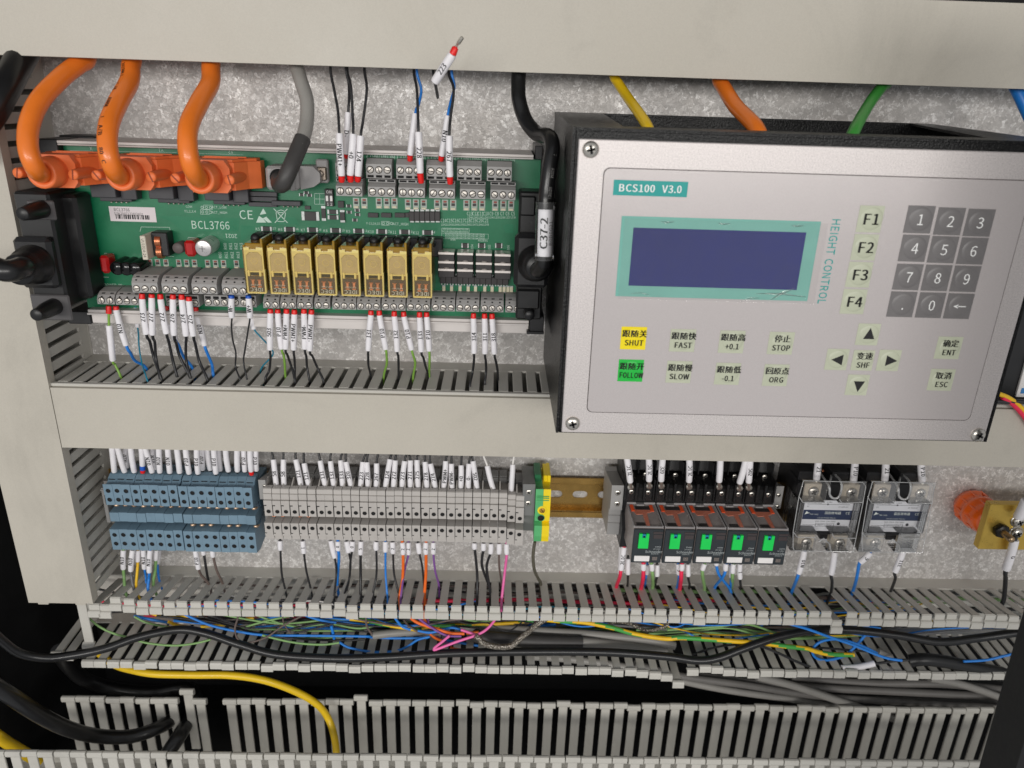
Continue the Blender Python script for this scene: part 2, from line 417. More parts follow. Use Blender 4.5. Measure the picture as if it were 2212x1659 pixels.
# ------------------------------------------------------------------ shared materials
M_DUCT = mat('duct_plastic', (194, 191, 183), 0.5, 0, 0.035, 30, 0.06, 1500, grain=.03)
M_COVER = mat('duct_cover_plastic', (187, 181, 169), 0.45, 0, 0.03, 14, 0.10, 1800, grain=.035)
M_BLACKV = mat('cabinet_black_paint', (14, 14, 15), 0.75, 0, 0.2, 20)
M_BLACK = mat('black_plastic', (26, 26, 28), 0.42, 0, 0.15, 90, 0.1, 1500)
M_RUB = mat('black_rubber', (23, 23, 24), 0.38, 0, 0.15, 60, 0.05, 1200)
M_HOLE = mat('hole_dark', (12, 12, 13), 0.8, 0, 0.1, 90)
M_STEEL = mat('plated_steel', (205, 200, 192), 0.28, 0.9, 0.12, 400)
M_DSTEEL = mat('screw_slot_dark', (48, 44, 40), 0.5, 0.5, 0.1, 300)
M_INK = mat('black_ink', (20, 20, 22), 0.6, 0, 0.05, 90)
M_WINK = mat('white_ink', (214, 220, 214), 0.6, 0, 0.05, 90)
M_TERM = mat('terminal_grey', (154, 152, 150), 0.5, 0, 0.05, 120, 0.05, 1500)
M_TLIGHT = mat('terminal_light_grey', (180, 175, 170), 0.52, 0, 0.05, 100, 0.05, 1500)
M_TBLUE = mat('terminal_blue', (110, 136, 153), 0.5, 0, 0.07, 110, 0.05, 1500)
M_SLEEVE = mat('white_marker_sleeve', (236, 233, 236), 0.45, 0, 0.04, 200)
M_RED = mat('red_ferrule', (232, 34, 30), 0.4, 0, 0.08, 200)
M_BLUEF = mat('blue_ferrule', (25, 88, 190), 0.4, 0, 0.08, 200)
M_COPPER = mat('copper', (214, 138, 100), 0.32, 0.85, 0.15, 700)
M_TIN = mat('tinned_copper', (205, 200, 190), 0.35, 0.85, 0.2, 900)
galv_mat()
# ------------------------------------------------------------------ the setting
b = MB(); b.box(-347, 560, -2.5, 0, -431, 66)
solo('mounting_plate', b, MATS['galv'], kind='structure', label='galvanised sheet steel mounting plate behind the ducts and devices')
b = MB(); b.box(-900, 900, -125, -120, -900, 400)
solo('cabinet_back', b, M_BLACKV, kind='structure', label='dark back of the cabinet below the mounting plate')
b = MB(); b.box(-900, 900, -119, 160, -620, -615)
solo('cabinet_floor', b, M_BLACKV, kind='structure', label='dark cabinet floor under the lowest duct')
b = MB(); b.box(-420, -415, -119, 75, -614, 300)
solo('cabinet_side', b, M_BLACKV, kind='structure', label='dark cabinet side left of the vertical duct')
b = MB(); b.box(-420, 900, -119, 250, 232, 238)
solo('cabinet_roof', b, mat('cabinet_grey_paint', (120, 120, 118), .6, 0, .05, 20), kind='structure', label='cabinet roof above the upper duct')  # out of view, added to keep overhead ambient light off the ducts
# ------------------------------------------------------------------ wiring ducts with covers
PITCH = 10.0; SLAT = 6.6
def slat_mesh(mb_fn): return mb_fn
# upper duct: cover plus the slotted lower wall seen edge-on from below
t = thing('cable_duct', (0, 0, 14), 'wide grey cable duct with closed cover across the top above the circuit board', 'cable duct', 'grey slotted cable ducts')
b = MB()
b.prism_x([(61, 58.8), (61, 13.2), (54, 13.2), (54, 14.5), (59.6, 14.5), (59.6, 57.4), (54, 57.4), (54, 58.8)], -420, 560)
part('cover', b, M_COVER, t)
b = MB(); b.box(-420, 560, 0.2, 2, 16.2, 55); b.box(-420, 560, 0.2, 53.5, 55, 56.8)
b.box(-420, 560, 0.2, 12, 14.6, 16.0)
part('back_wall', b, M_DUCT, t)
b = MB(); b.box(-SLAT/2, SLAT/2, 12, 57, 14.7, 16.0)
base = None
for i in range(74):
    x = -338+i*PITCH
    if base is None:
        bb = MB(); bb.box(x-SLAT/2, x+SLAT/2, 12.1, 57, 14.7, 16.0); base = part('slat', bb, M_DUCT, t); x0 = x
    else:
        dup(base, (x-x0, 0, 0), t)
# left vertical duct
t = thing('cable_duct', (-323, 0, -369), 'vertical grey cable duct with closed cover at the far left', 'cable duct', 'grey slotted cable ducts')
b = MB()
def cov_v(x0, x1, z0, z1):
    m = MB(); m.prism_d([(x0, z0), (x1, z0), (x1, z1), (x0, z1)], 61.5, 63)
    m.box(x0, x0+1.4, 55, 61.5, z0, z1); m.box(x1-1.4, x1, 55, 61.5, z0, z1); return m
b = cov_v(-347.3, -299.2, -368.6, 12.9)
for x in (-337, -309): b.box(x-4, x+4, 60, 62.6, -370.6, -368.6, 0.4)
part('cover', b, M_COVER, t)
b = MB(); b.box(-346, -300.6, 0.2, 2, -368, 14.4); b.box(-346, -344.4, 2.1, 54, -368, 14.4); b.box(-302.4, -300.8, 2.1, 13, -368, 14.4)
part('back_wall', b, M_DUCT, t)
base = None
for i in range(38):
    z = 8-i*PITCH
    if base is None:
        bb = MB(); bb.box(-302.4, -300.8, 13.1, 58, z-SLAT/2, z+SLAT/2); base = part('slat', bb, M_DUCT, t); z0 = z
    else: dup(base, (0, 0, z-z0), t)
# middle duct
t = thing('cable_duct', (0, 0, -238), 'grey cable duct with closed cover across the middle, below the circuit board', 'cable duct', 'grey slotted cable ducts')
b = MB()
b.prism_x([(63, -193.0), (63, -237.6), (55, -237.6), (55, -236.2), (61.5, -236.2), (61.5, -194.4), (57.2, -194.4), (57.2, -193.0)], -298.6, 560)
part('cover', b, M_COVER, t)
b = MB(); b.box(-300, 560, 0.2, 2, -236, -192.5); b.box(-300, 560, 2.1, 54.5, -236, -234.5); b.box(-300, 560, 0.2, 16, -191.9, -190.4)
part('back_wall', b, M_DUCT, t)
SLM = 6.9
base = None
def slat_top(x, z, sl, d0, d1, th=1.5):
    m = MB(); m.box(x-sl/2, x+sl/2, d0, d1, z-th, z, 0.35); return m
for i in range(64):
    x = -293+i*PITCH
    if base is None: base = part('slat', slat_top(x, -190.4, SLM, 16.1, 57, 1.5), M_DUCT, t); x0 = x
    else: dup(base, (x-x0+random.uniform(-.25, .25), 0, random.uniform(-.12, .12)), t)
b = MB(); b.box(-299.5, 560, 56.9, 60.8, -192.9, -190.6, 0.4); part('front_rim', b, M_DUCT, t)
# open duct below: two rows of slats with snap-in lips
t = thing('cable_duct', (0, 0, -430), 'open grey cable duct without cover, full of loose wires', 'cable duct', 'grey slotted cable ducts')
b = MB(); b.box(-345, 560, 0.2, 2, -424.5, -378.9); b.box(-345, 560, 0.2, 14, -378.8, -377.3); b.box(-345, 560, 0.2, 14, -426.1, -424.6)
part('back_wall', b, M_DUCT, t)
def slat_lip(x, z0, z1, d0, d1, sgn=1, sl=6.0, lip=9.2):
    """slat from the wall strip outwards with a stepped snap lip at its end"""
    m = MB()
    m.prism_x([(d0, z0), (d1, z1), (d1, z1-1.4), (d0, z0-1.4)], x-sl/2, x+sl/2)
    if sgn > 0:   # upper wall: face drops down, then a lip hooked forward
        m.prism_x([(d1-0.4, z1), (d1+0.9, z1-0.7), (d1+1.1, z1-5.0), (d1-0.3, z1-5.0), (d1-0.4, z1-1.4)], x-lip/2+0.7, x+lip/2-0.7)
        m.prism_x([(d1+0.4, z1-5.0), (d1+2.2, z1-5.6), (d1+3.0, z1-6.6), (d1+3.0, z1-10.6), (d1+2.0, z1-11.6), (d1+1.1, z1-11.2), (d1+1.2, z1-6.2), (d1-0.3, z1-5.0)], x-lip/2, x+lip/2)
    else:         # lower wall: lip curls down
        m.prism_x([(d1-0.3, z1), (d1+1.6, z1+0.9), (d1+3.2, z1+0.4), (d1+4.0, z1-1.0), (d1+4.1, z1-4.8), (d1+3.0, z1-5.3), (d1+2.6, z1-1.6), (d1+1.2, z1-1.3), (d1-0.3, z1-1.4)], x-lip/2, x+lip/2)
    return m
gaps_up = {}
base = None; n = 0
for i in range(86):
    x = -306+i*PITCH+1.2
    dz = random.uniform(-.5, .5)+random.choice((0,)*9+(1.3, -1.4)); dx = random.uniform(-.4, .4); rot = random.uniform(-.012, .012)
    if i == 0: dz += -3.0; rot = -.03; dx += 3
    if i == 1: dz += -5.0; rot = -.06; dx += 1
    if i in (2, 3): dz += 3.2; rot = 0.03
    if i == 58: dz += -8; rot = -.1
    if base is None:
        base = part('slat', slat_lip(x, -377.3, -369.8, 14.1, 57, 1), M_DUCT, t); x0 = x; o = base
        base.location = (dx*S, 0, dz*S)
    else:
        o = dup(base, (0, 0, 0), t); o.location = ((x-x0+dx)*S, 0, dz*S)
    o.rotation_euler = (0, 0, 0)
    o.delta_rotation_euler = (0, 0, 0)
base = None
for i in range(90):
    x = -337+i*PITCH+2.2
    dz = random.uniform(-.55, .55)+random.choice((0,)*9+(1.2, -1.3)); dx = random.uniform(-.45, .45)
    if i == 0: dz += 7.5; dx -= 3
    if i == 1: dz += 6.5; dx -= 5
    if i in (45, 46, 47, 48): dz -= 1.2*(i-44)
    if i == 49: dz -= 13.0
    if i in (51, 52): dz += 2.5
    if base is None:
        base = part('slat', slat_lip(x, -424.6, -426.6, 14.1, 57, -1), M_DUCT, t, label=None); x1 = x; base.location = (dx*S, 0, dz*S)
    else:
        o = dup(base, (0, 0, 0), t); o.location = ((x-x1+dx)*S, 0, dz*S)
m = MB(); q0 = P('D', 178, 1310, 56); q1 = P('D', 166, 1398, 56)
m.box(q0[0]-4, q0[0]+3.2, 55, 56.5, q1[2]+5, q0[2]+3, .3); m.prism_x([(55, q1[2]+5.1), (56.5, q1[2]+5.1), (58.6, q1[2]+3), (58.8, q1[2]), (57.6, q1[2]-.8), (57, q1[2]+2.4)], q0[0]-5.4, q0[0]+4)
part('slat', m, M_DUCT, t, label='single loose slat hanging at the left end')
# lowest duct: opens upwards, far and near wall of standing slats
t = thing('cable_duct', (0, 57, -560), 'lowest open grey duct with upright slats along the bottom edge of the picture', 'cable duct', 'grey slotted cable ducts')
PB = 12.5
def slat_up(x, d, z1, z0, sl=7.6, lip=11.5):
    m = MB()
    m.box(x-sl/2, x+sl/2, d-0.9, d+0.9, z0, z1-6, 0.35)
    m.prism_x([(d-0.9, z1-6.5), (d+0.9, z1-6.5), (d+1.7, z1-5.6), (d+2.6, z1-5.2), (d+3.1, z1-4), (d+3.1, z1-1.2), (d+2.2, z1-0.2), (d+0.8, z1), (d-0.6, z1-0.5), (d-1.2, z1-2.0)], x-lip/2, x+lip/2)
    return m
D_F, Z_F, D_N, Z_N = 27.0, -492.0, 88.0, -488.2
b = MB(); b.box(-420, 620, D_F-1, D_N+1, -570, -568); b.box(-420, 620, D_F-.9, D_F+.9, -567.9, -560)
b.box(-420, 620, D_N-.9, D_N+.9, -567.9, -560); part('base_strip', b, M_DUCT, t)
base = None
for i in range(80):
    x = -358+i*PB
    if x > 600: break
    dz = random.uniform(-.8, .8)+random.choice((0,)*10+(1.5, -1.5)); dx = random.uniform(-.6, .6)
    if i in (8,): dz += 10; dx += 2
    if i in (9,): dz += -1; dx += -1
    if i in (10,): continue
    if i == 20: dz += 6
    if base is None:
        base = part('slat', slat_up(x, D_F, Z_F, -560.1), M_DUCT, t); x0 = x
    else: o = dup(base, (x-x0+dx, 0, dz), t)
base = None
for i in range(82):
    x = -380+i*PB
    if x > 600: break
    dz = random.uniform(-.5, .5); dx = random.uniform(-.3, .3)
    if base is None: base = part('slat', slat_up(x, D_N, Z_N, -560.1), M_DUCT, t); x0 = x
    else: dup(base, (x-x0+dx, 0, dz), t)
# ------------------------------------------------------------------ interface circuit board on its rail carrier
DP = 40.0
M_PCB = mat('green_solder_mask', (16, 112, 74), 0.34, 0, 0.16, 45, 0.04, 900, 0.5)
M_TRACE = mat('green_trace_area', (16, 116, 78), 0.3, 0, 0.06, 60)
M_CARR = mat('carrier_aluminium', (206, 200, 196), 0.5, 0.1, 0.05, 40)
M_CHIP = mat('chip_black', (44, 40, 40), 0.45, 0, 0.1, 200)
M_PAD = mat('solder_pad', (178, 182, 180), 0.35, 0.6, 0.15, 600)
M_CAPR = mat('red_film_capacitor', (176, 26, 26), 0.22, 0, 0.1, 100, coat=0.5)
M_LABEL = mat('paper_label', (222, 214, 216), 0.6, 0, 0.03, 100)
bx0 = px('Z1', 180, 1100, DP)-7.5; bx1 = px('D', 1163, 480, DP)
bz1 = pz('D', 640, 327, DP); bz0 = pz('D', 640, 676, DP)
board = thing('circuit_board', ((bx0+bx1)/2, 0, bz0), 'green interface circuit board with gold relays and grey screw terminals in a rail carrier', 'circuit board')
b = MB(); b.box(bx0, bx1, DP-1.6, DP, bz0, bz1, 0.2); pcb = part('board', b, M_PCB, board)
# lighter copper-filled areas and traces, slightly proud of the mask
b = MB()
def rectp(b, c, x0, y0, x1, y1, d, h=0.05, mi=0):
    b.box(px(c, x0, (y0+y1)/2, d), px(c, x1, (y0+y1)/2, d), d, d+h, pz(c, (x0+x1)/2, y1, d), pz(c, (x0+x1)/2, y0, d), 0, mi)
b.prism_d([P('Z2', x, y, DP)[::2] for x, y in ((0, 590), (180, 600), (170, 690), (20, 800), (0, 810))], DP, DP+0.05)
b.prism_d([P('Z2', x, y, DP)[::2] for x, y in ((390, 490), (700, 485), (760, 585), (400, 580))], DP, DP+0.05)
b.prism_d([P('Z3', x, y, DP)[::2] for x, y in ((1420, 600), (1480, 575), (1560, 575), (1560, 690), (1460, 690))], DP, DP+0.05)
b.prism_d([P('Z1', x, y, DP)[::2] for x, y in ((1130, 1050), (2200, 1080), (2180, 1250), (1450, 1240), (1330, 1140))], DP, DP+0.05)
for k in range(7):
    rectp(b, 'Z1', 1140, 915+k*22, 1440, 920+k*22, DP); rectp(b, 'Z1', 2060, 985+k*9, 2240, 988+k*9, DP)
part('copper_area', b, M_TRACE, board, kind='stuff')
# carrier rails
def carrier(name, yb, yf, ypcb, top):
    pass
zt = pz('D', 640, 319, 47); dback = PZ('D', 640, 292, zt)[1]
cx0 = px('D', 125, 300, 45); cx1 = px('D', 1153, 320, 45)
b = MB(); b.box(cx0, cx1, max(1, dback), 47, zt-1.6, zt, 0.2)
zs = pz('D', 640, 324.5, 48); b.box(cx0+1, cx1, 42, 48.5, zs-0.2, zt-1.7, 0.25)
b.box(cx0+1.4, cx1, 41, 49.5, pz('D', 640, 329, 49), zs-0.3, 0.3)
part('carrier_rail', b, M_CARR, board)
b = MB(); rx0 = px('D', 193, 672, 45); rx1 = px('D', 1142, 695, 45)
za = pz('D', 640, 680, 47); zb = pz('D', 640, 688, 47.5); zc = pz('D', 640, 708, 45)
b.box(rx0, rx1, 36, 47, zb+0.3, za, 0.2); b.box(rx0-0.3, rx1, 34, 48, zb-0.9, zb+0.25, 0.2); b.box(rx0+1, rx1, 12, 45, zc, zb-1.0, 0.2)
part('carrier_rail', b, M_CARR, board)
b = MB(); b.box(cx0-13, cx0-0.3, 2, 46, zt-16, zt+0.5, 0.5); b.box(cx0-13, cx0+10, 2, 20, zt-2, zt+1.5, 0.5)
part('end_clip', b, M_BLACK, board)
b = MB(); b.box(px('D', 1143, 700, 45), px('D', 1174, 700, 45), 4, 49, pz('D', 1150, 716, 45), pz('D', 1150, 680, 45), 0.5)
b.box(px('D', 1137, 714, 45), px('D', 1174, 714, 45), 4, 51, pz('D', 1150, 716, 45)-0.2, pz('D', 1150, 711, 45), 0.3)
part('end_clip', b, M_BLACK, board)
b = MB(); b.box(px('D', 1156, 330, 45), px('D', 1172, 330, 45), 2, 44, pz('D', 1160, 345, 45), pz('D', 1160, 315, 45), 0.4)
part('end_clip', b, M_BLACK, board)
b = MB(); b.box(px('D', 185, 700, 40)-9, rx0-0.6, 4, 44, zc-1.5, zb, 0.5); part('end_clip', b, M_BLACK, board)
b = MB(); b.box(bx0-1.2, bx0-0.2, DP-3, DP+2.5, bz0+14, bz1-22, 0.2); part('side_strip', b, mat('worn_side_strip', (150, 138, 120), 0.5, 0.3, 0.2, 150), board)

M_TSCR = mat('terminal_screw_head', (198, 192, 184), .38, .45, .14, 500)
def tscrew(b, x, d, z, r):
    b.lathe((x, d, z), (0, 1, 0), [(-.1, r*1.2), (.12, r*1.2), (.13, .1)], 14, 1)
    screw(b, x, d+.05, z, r, 0, 1, random.uniform(0, 3.1), 14, 0.5)
# screw terminals -------------------------------------------------
def screws_row(c, xs, y, d, r, parent, seed=0, mats=(M_STEEL, M_DSTEEL)):
    for k, x in enumerate(xs):
        p = P(c, x, y, d); b = MB()
        screw(b, p[0], d-0.2, p[2], r, 0, 1, random.uniform(0, 3.1), 12, 0.55)
        part('screw', b, mats, parent)
def term_top(c, x0, x1, yt, ys, yb, d, n, up=False):
    """block whose screws face the room; wire side with dark entries above or below"""
    X0 = px(c, x0, ys, d); X1 = px(c, x1, ys, d)
    z1 = pz(c, (x0+x1)/2, yt, d); zs = pz(c, (x0+x1)/2, ys, d); z0 = pz(c, (x0+x1)/2, yb, d)
    p = (X1-X0)/n
    b = MB()
    if not up:      # screws in the upper half, entries under them
        b.prism_x([(DP+.1, z1+3.0), (d-5, z1+3.0), (d, z1), (d, zs-3.1), (d-0.5, zs-3.3), (d-0.5, z0), (DP+.1, z0)], X0, X1)
    else:           # entries on top, screws in the lower half
        b.prism_x([(DP+.1, z1), (d-2.0, z1), (d-2.0, zs+5.6), (d-4.6, zs+5.2), (d, zs+3.0), (d, z0), (DP+.1, z0)], X0, X1)
    t = part('terminal', b, M_TERM, board)
    b = MB()
    for k in range(n):
        xc = X0+p*(k+0.5)
        if not up: b.box(xc-p*.36, xc+p*.36, d-1.5, d-0.35, z0+0.5, z0+1.9)
        else: b.box(xc-p*.40, xc+p*.40, d-3, d-1.85, z1-0.2, z1-1.3)
    part('wire_entry', b, M_HOLE, t)
    for k in range(n):
        b = MB(); tscrew(b, X0+p*(k+0.5), d, zs, min(p*0.36, 1.95))
        part('screw', b, (M_TSCR, M_DSTEEL), t)
for x0, x1 in ((160, 325), (356, 520), (552, 720), (750, 908), (944, 1104)):
    o = (x0-160)/784*18
    term_top('A2', x0, x1, 1064+o, 1101+o, 1157+o, 53, 3)
term_top('A2', -178+140, 128, 1064-4, 1096, 1152, 53, 3)
for x0, x1 in ((-34, 135), (173, 348), (371, 540), (569, 735), (769, 932), (966, 1128)):
    o = (x0-173)/793*19
    term_top('A2', x0, x1, 1166+o, 1244+o, 1276+o, 57, 3, True)
# lower side: two tiers, each with a rounded back falling away to the board
def term_low(c, x0, x1, ytop, yslot, yscrew, yb, d, n, slots=True):
    X0 = px(c, x0, yscrew, d); X1 = px(c, x1, yscrew, d); xm = (x0+x1)/2
    z0 = pz(c, xm, yb, d); zs = pz(c, xm, yscrew, d); zt = pz(c, xm, yslot, d); p = (X1-X0)/n
    zb = zt+2.2
    b = MB(); b.prism_x([(DP+.1, zb), (DP+6, zb), (d-5, zt+1.0), (d-2, zt-0.6), (d, zt-3.2), (d, z0), (DP+.1, z0)], X0, X1)
    t = part('terminal', b, M_TERM, board)
    if slots:
        b = MB()
        for k in range(n):
            xc = X0+p*(k+0.5)
            b.prism_x([(d-3.4, zt+0.3), (d-0.7, zt-1.9), (d-1.6, zt-2.6), (d-4.2, zt-0.4)], xc-0.5, xc+0.55)
            b.box(xc-0.5, xc+1.5, d-3.6, d-2.9, zt-0.4, zt+0.45)
        part('wire_entry', b, M_HOLE, t)
    for k in range(n):
        b = MB(); tscrew(b, X0+p*(k+0.5), d, zs, min(p*0.36, 1.9))
        part('screw', b, (M_TSCR, M_DSTEEL), t)
for i, (x0, x1) in enumerate(((624, 955), (1010, 1342), (1398, 1722), (1790, 2112))):
    o = i*9; term_low('Z4', x0, x1, 240+o, 330+o, 468+o, 518+o, 66, 3)
term_low('Z4', 168, 388, 450, 545, 620, 668, 58, 2); term_low('Z4', 408, 700, 460, 552, 630, 678, 58, 3)
def term_flat(c, x0, x1, yt, yscrew, yb, d, n):
    X0 = px(c, x0, yscrew, d); X1 = px(c, x1, yscrew, d); xm = (x0+x1)/2
    z0 = pz(c, xm, yb, d); zs = pz(c, xm, yscrew, d); z1 = pz(c, xm, yt, d); p = (X1-X0)/n
    b = MB(); b.box(X0, X1, DP+.1, d, z0, z1, 0.3); t = part('terminal', b, M_TERM, board)
    b = MB()
    for k in range(n): b.box(X0+p*(k+.5)-p*.36, X0+p*(k+.5)+p*.36, d-1, d+0.06, z1-2.6, z1-0.8)
    part('wire_entry', b, M_HOLE, t)
    for k in range(n):
        b = MB(); tscrew(b, X0+p*(k+0.5), d, zs, min(p*0.36, 1.9))
        part('screw', b, (M_TSCR, M_DSTEEL), t)
term_flat('Z4', 1060, 1490, 548, 650, 700, 54, 4); term_flat('Z4', 1560, 1868, 552, 645, 698, 54, 3); term_flat('B1', 1500, 1660, 255, 302, 332, 54, 3)
for x0, x1 in ((1706, 1808), (1818, 1918), (1927, 2025), (2038, 2138)):
    o = (x0-1706)/500*6; term_low('B1', x0, x1, 255+o, 268+o, 316+o, 338+o, 56, 2)
for x0, x1, n in ((-58, 95, 3), (102, 252, 3), (262, 415, 3), (424, 575, 3), (585, 736, 3), (744, 893, 3), (903, 1051, 3), (1063, 1165, 2)):
    o = (x0+58)/1200*20; term_low('B2', x0, x1, 255+o, 272+o, 323+o, 347+o, 56, n)

# eight plug-in relays in their black sockets --------------------
M_GOLD = mat('amber_relay_case', (150, 116, 30), 0.12, 0, 0.14, 150, spec=0.7, coat=.6)
M_AMB = clear_mat('amber_clear_cover', (232, 196, 70), .03, .12)
M_GOLDL = mat('amber_case_light', (226, 208, 132), 0.12, 0, 0.06, 150, spec=0.6)
M_WIN = mat('relay_bobbin_beige', (184, 164, 116), 0.3, 0, 0.08, 200)
M_BRN = mat('relay_inside_brown', (62, 44, 34), 0.4, 0, 0.2, 500)
for k in range(8):
    ox = k*308.5; oy = k*8.2
    if k == 7: ox = 2172
    DR = 73.0
    def R(x, y, d=DR): return P('Z2', x+ox, y+oy, d)
    # socket
    b = MB()
    a = R(146, 700, 50); c_ = R(440, 830, 50)
    b.box(a[0], c_[0], DP+.1, 50, c_[2]-6, a[2], 0.5)
    b.box(a[0]+1.0, c_[0]-4.0, DP+.1, 57, c_[2]+1.0, a[2]-1.2, 1.2)
    q = R(160, 850, 62); b.lathe((q[0]+1.0, 50, q[2]+3.8), (0, 1, 0.05), [(0, 3.0), (10, 3.0), (12, 2.4), (12.3, 0.1)], 10)
    b.box(q[0]-1.6, q[0]+2.4, 55, 70, q[2]-1.5, q[2]+1.8, 0.5)
    part('relay_socket', b, M_CHIP if False else M_BLACK, board)
    # amber case
    x0 = R(50, 1100)[0]; x1 = R(306, 1100)[0]
    zt = R(180, 880)[2]; zm = R(180, 1190)[2]; zb = R(180, 1462)[2]
    b = MB()
    b.box(x0+0.6, x1-0.2, DP+4, DR-0.6, zb, zt+2.5, 0.5)
    b.box(x1-1.6, x1-0.15, 52, DR+0.4, zm+1, zt+5.5, 0.3)
    b.box(x0-0.3, x0+1.2, 55, DR+0.3, zm+1, zt+1.5, 0.3)
    case = part('relay', b, M_GOLD, board)
    b = MB()
    xa = R(75, 1050)[0]; xb = R(275, 1050)[0]; z1 = R(180, 945)[2]; z2 = R(180, 1185)[2]
    b.prism_d([(xa, z2), (xb, z2), (xb, z1-2.2), (xb-2.2, z1), (xa+2.2, z1), (xa, z1-2.2)], DR-.8, DR+0.25)
    part('window', b, M_WIN, case)
    b = MB()
    b.prism_d([(x0+.2, z2-.6), (xa-.1, z2-.6), (xa-.1, z1-2.0), (xa+2.1, z1+.25), (xb-2.1, z1+.25), (xb+.1, z1-2.0), (xb+.1, z2-.6), (x1-.3, z2-.6), (x1-.3, zt+.1), (x1-4.4, zt+.1), (x1-4.4, zt-1.2), (x0+3.6, zt-1.2), (x0+3.6, zt+.1), (x0+.2, zt+.1)], DR-.7, DR+.5)
    pts = [R(120, 1110, DR+.3), R(165, 1075, DR+.3), R(185, 1030, DR+.3)]
    b.tube([(p[0], DR+.35, p[2]) for p in [(lambda a: ((xa+xb)/2+2.0*math.cos(a), 0, (z1+z2)/2+0.6+2.0*math.sin(a)))(t*.52) for t in range(13)]], 0.16, 5)
    part('window_frame', b, M_GOLDL, case)
    b = MB(); b.prism_x([(DR+1.9, zt-1.4), (DR+2.05, zt-1.4), (DR+1.0, zb-.3), (DR+.85, zb-.3)], x0+.1, x1-.3); b.box(x0-.25, x0+.05, 52, DR+1.3, zb-.3, zt, .1); part('clear_cover', b, M_AMB, case)
    b = MB()
    for t0, t1 in ((x0+1.6, x0+3.0), (x1-3.6, x1-2.2)): b.box(t0, t1, DR-1, DR+1.2, zm-2.9, zm+1.0, 0.25)
    b.box(x0+.8, x1-.8, DR-.9, DR+.8, zm-.4, zm+.5, 0.2); b.box(x0+0.2, x0+1.2, DR-2, DR+.6, zb, zm, .2); b.box(x1-1.0, x1, DR-2, DR+.6, zb, zm+1.5, .2); b.box(x0+.3, x1-.2, DR-2, DR+.55, zb-.6, zb+.5, .2)
    part('latch', b, M_GOLDL, case)
    b = MB(); b.box(x0+3.2, x1-3.9, DR-1, DR+.15, zm-2.4, zm-.7, .1); part('slot', b, M_HOLE, case)
    b = MB(); b.box(x0+1.3, x1-1.1, DR-1, DR+.1, zb+.6, zm-3.0, 0.1); part('contact_chamber', b, M_BRN, case)
    b = MB()
    zc = zm-5.6
    for xc in (x0+4.2, x1-4.0):
        b.box(xc-.8, xc+.8, DR, DR+.4, zc-3.2, zc+.6, .2); b.box(xc-1.4, xc+1.4, DR, DR+.4, zc-.1, zc+.5, .15); b.box(xc-1.2, xc+1.2, DR, DR+.35, zc-4.6, zc-3.6, .2)
    part('contact', b, M_COPPER, case)
    b = MB(); xm = (x0+x1)/2
    b.text('IDEC', (xm, DR+.46, zb+2.0), (-1, 0, 0), (0, 0, -1), 2.4, 0, 1.1)
    b.text('RJ25-CD24', (xm, DR+.46, zb+5.0), (-1, 0, 0), (0, 0, -1), .95, 0, 1.0)
    part('lettering', b, M_WINK, case)

# small parts on the board ---------------------------------------
def smd(name, c, x, y, w, h, hgt, m, pads='h', padm=M_PAD):
    d = DP; p = P(c, x, y, d); sc = px(c, x+1, y, d)-p[0]
    b = MB(); W = w*sc; Hh = h*sc/0.95
    b.box(p[0]-W/2, p[0]+W/2, d+.02, d+hgt, p[2]-Hh/2, p[2]+Hh/2, 0.12, 0)
    if pads == 'h':
        for s_ in (-1, 1): b.box(p[0]+s_*W*.62-W*.14, p[0]+s_*W*.62+W*.14, d+.02, d+hgt*.8, p[2]-Hh*.5, p[2]+Hh*.5, 0.08, 1)
    elif pads == 'v':
        for s_ in (-1, 1): b.box(p[0]-W*.5, p[0]+W*.5, d+.02, d+hgt*.8, p[2]+s_*Hh*.62-Hh*.14, p[2]+s_*Hh*.62+Hh*.14, 0.08, 1)
    part(name, b, (m, padm), board)
for k in range(8):
    smd('diode', 'Z2', 338+k*298, 634+k*7, 92, 56, 1.6, M_CHIP)
smd('chip', 'Z2', 908, 468, 150, 108, 2.0, M_CHIP); smd('resistor', 'Z2', 1075, 435, 56, 120, .9, M_CHIP, 'v')
smd('chip', 'Z2', 1195, 415, 92, 52, 1.5, M_CHIP); smd('chip', 'Z2', 1200, 485, 92, 52, 1.5, M_CHIP); smd('chip', 'Z2', 1322, 470, 60, 100, 1.8, M_CHIP, 'v')
smd('chip', 'Z2', 870, 360, 70, 44, 1.3, M_CHIP, ''); smd('chip', 'Z2', 1305, 315, 76, 80, 2.5, M_CHIP, '')
for x, y in ((1400, 340), (1405, 420), (1510, 395), (1515, 452), (1480, 522), (790, 195), (850, 170), (890, 200)):
    smd('resistor', 'Z2', x, y, 44, 36, .8, M_CHIP)
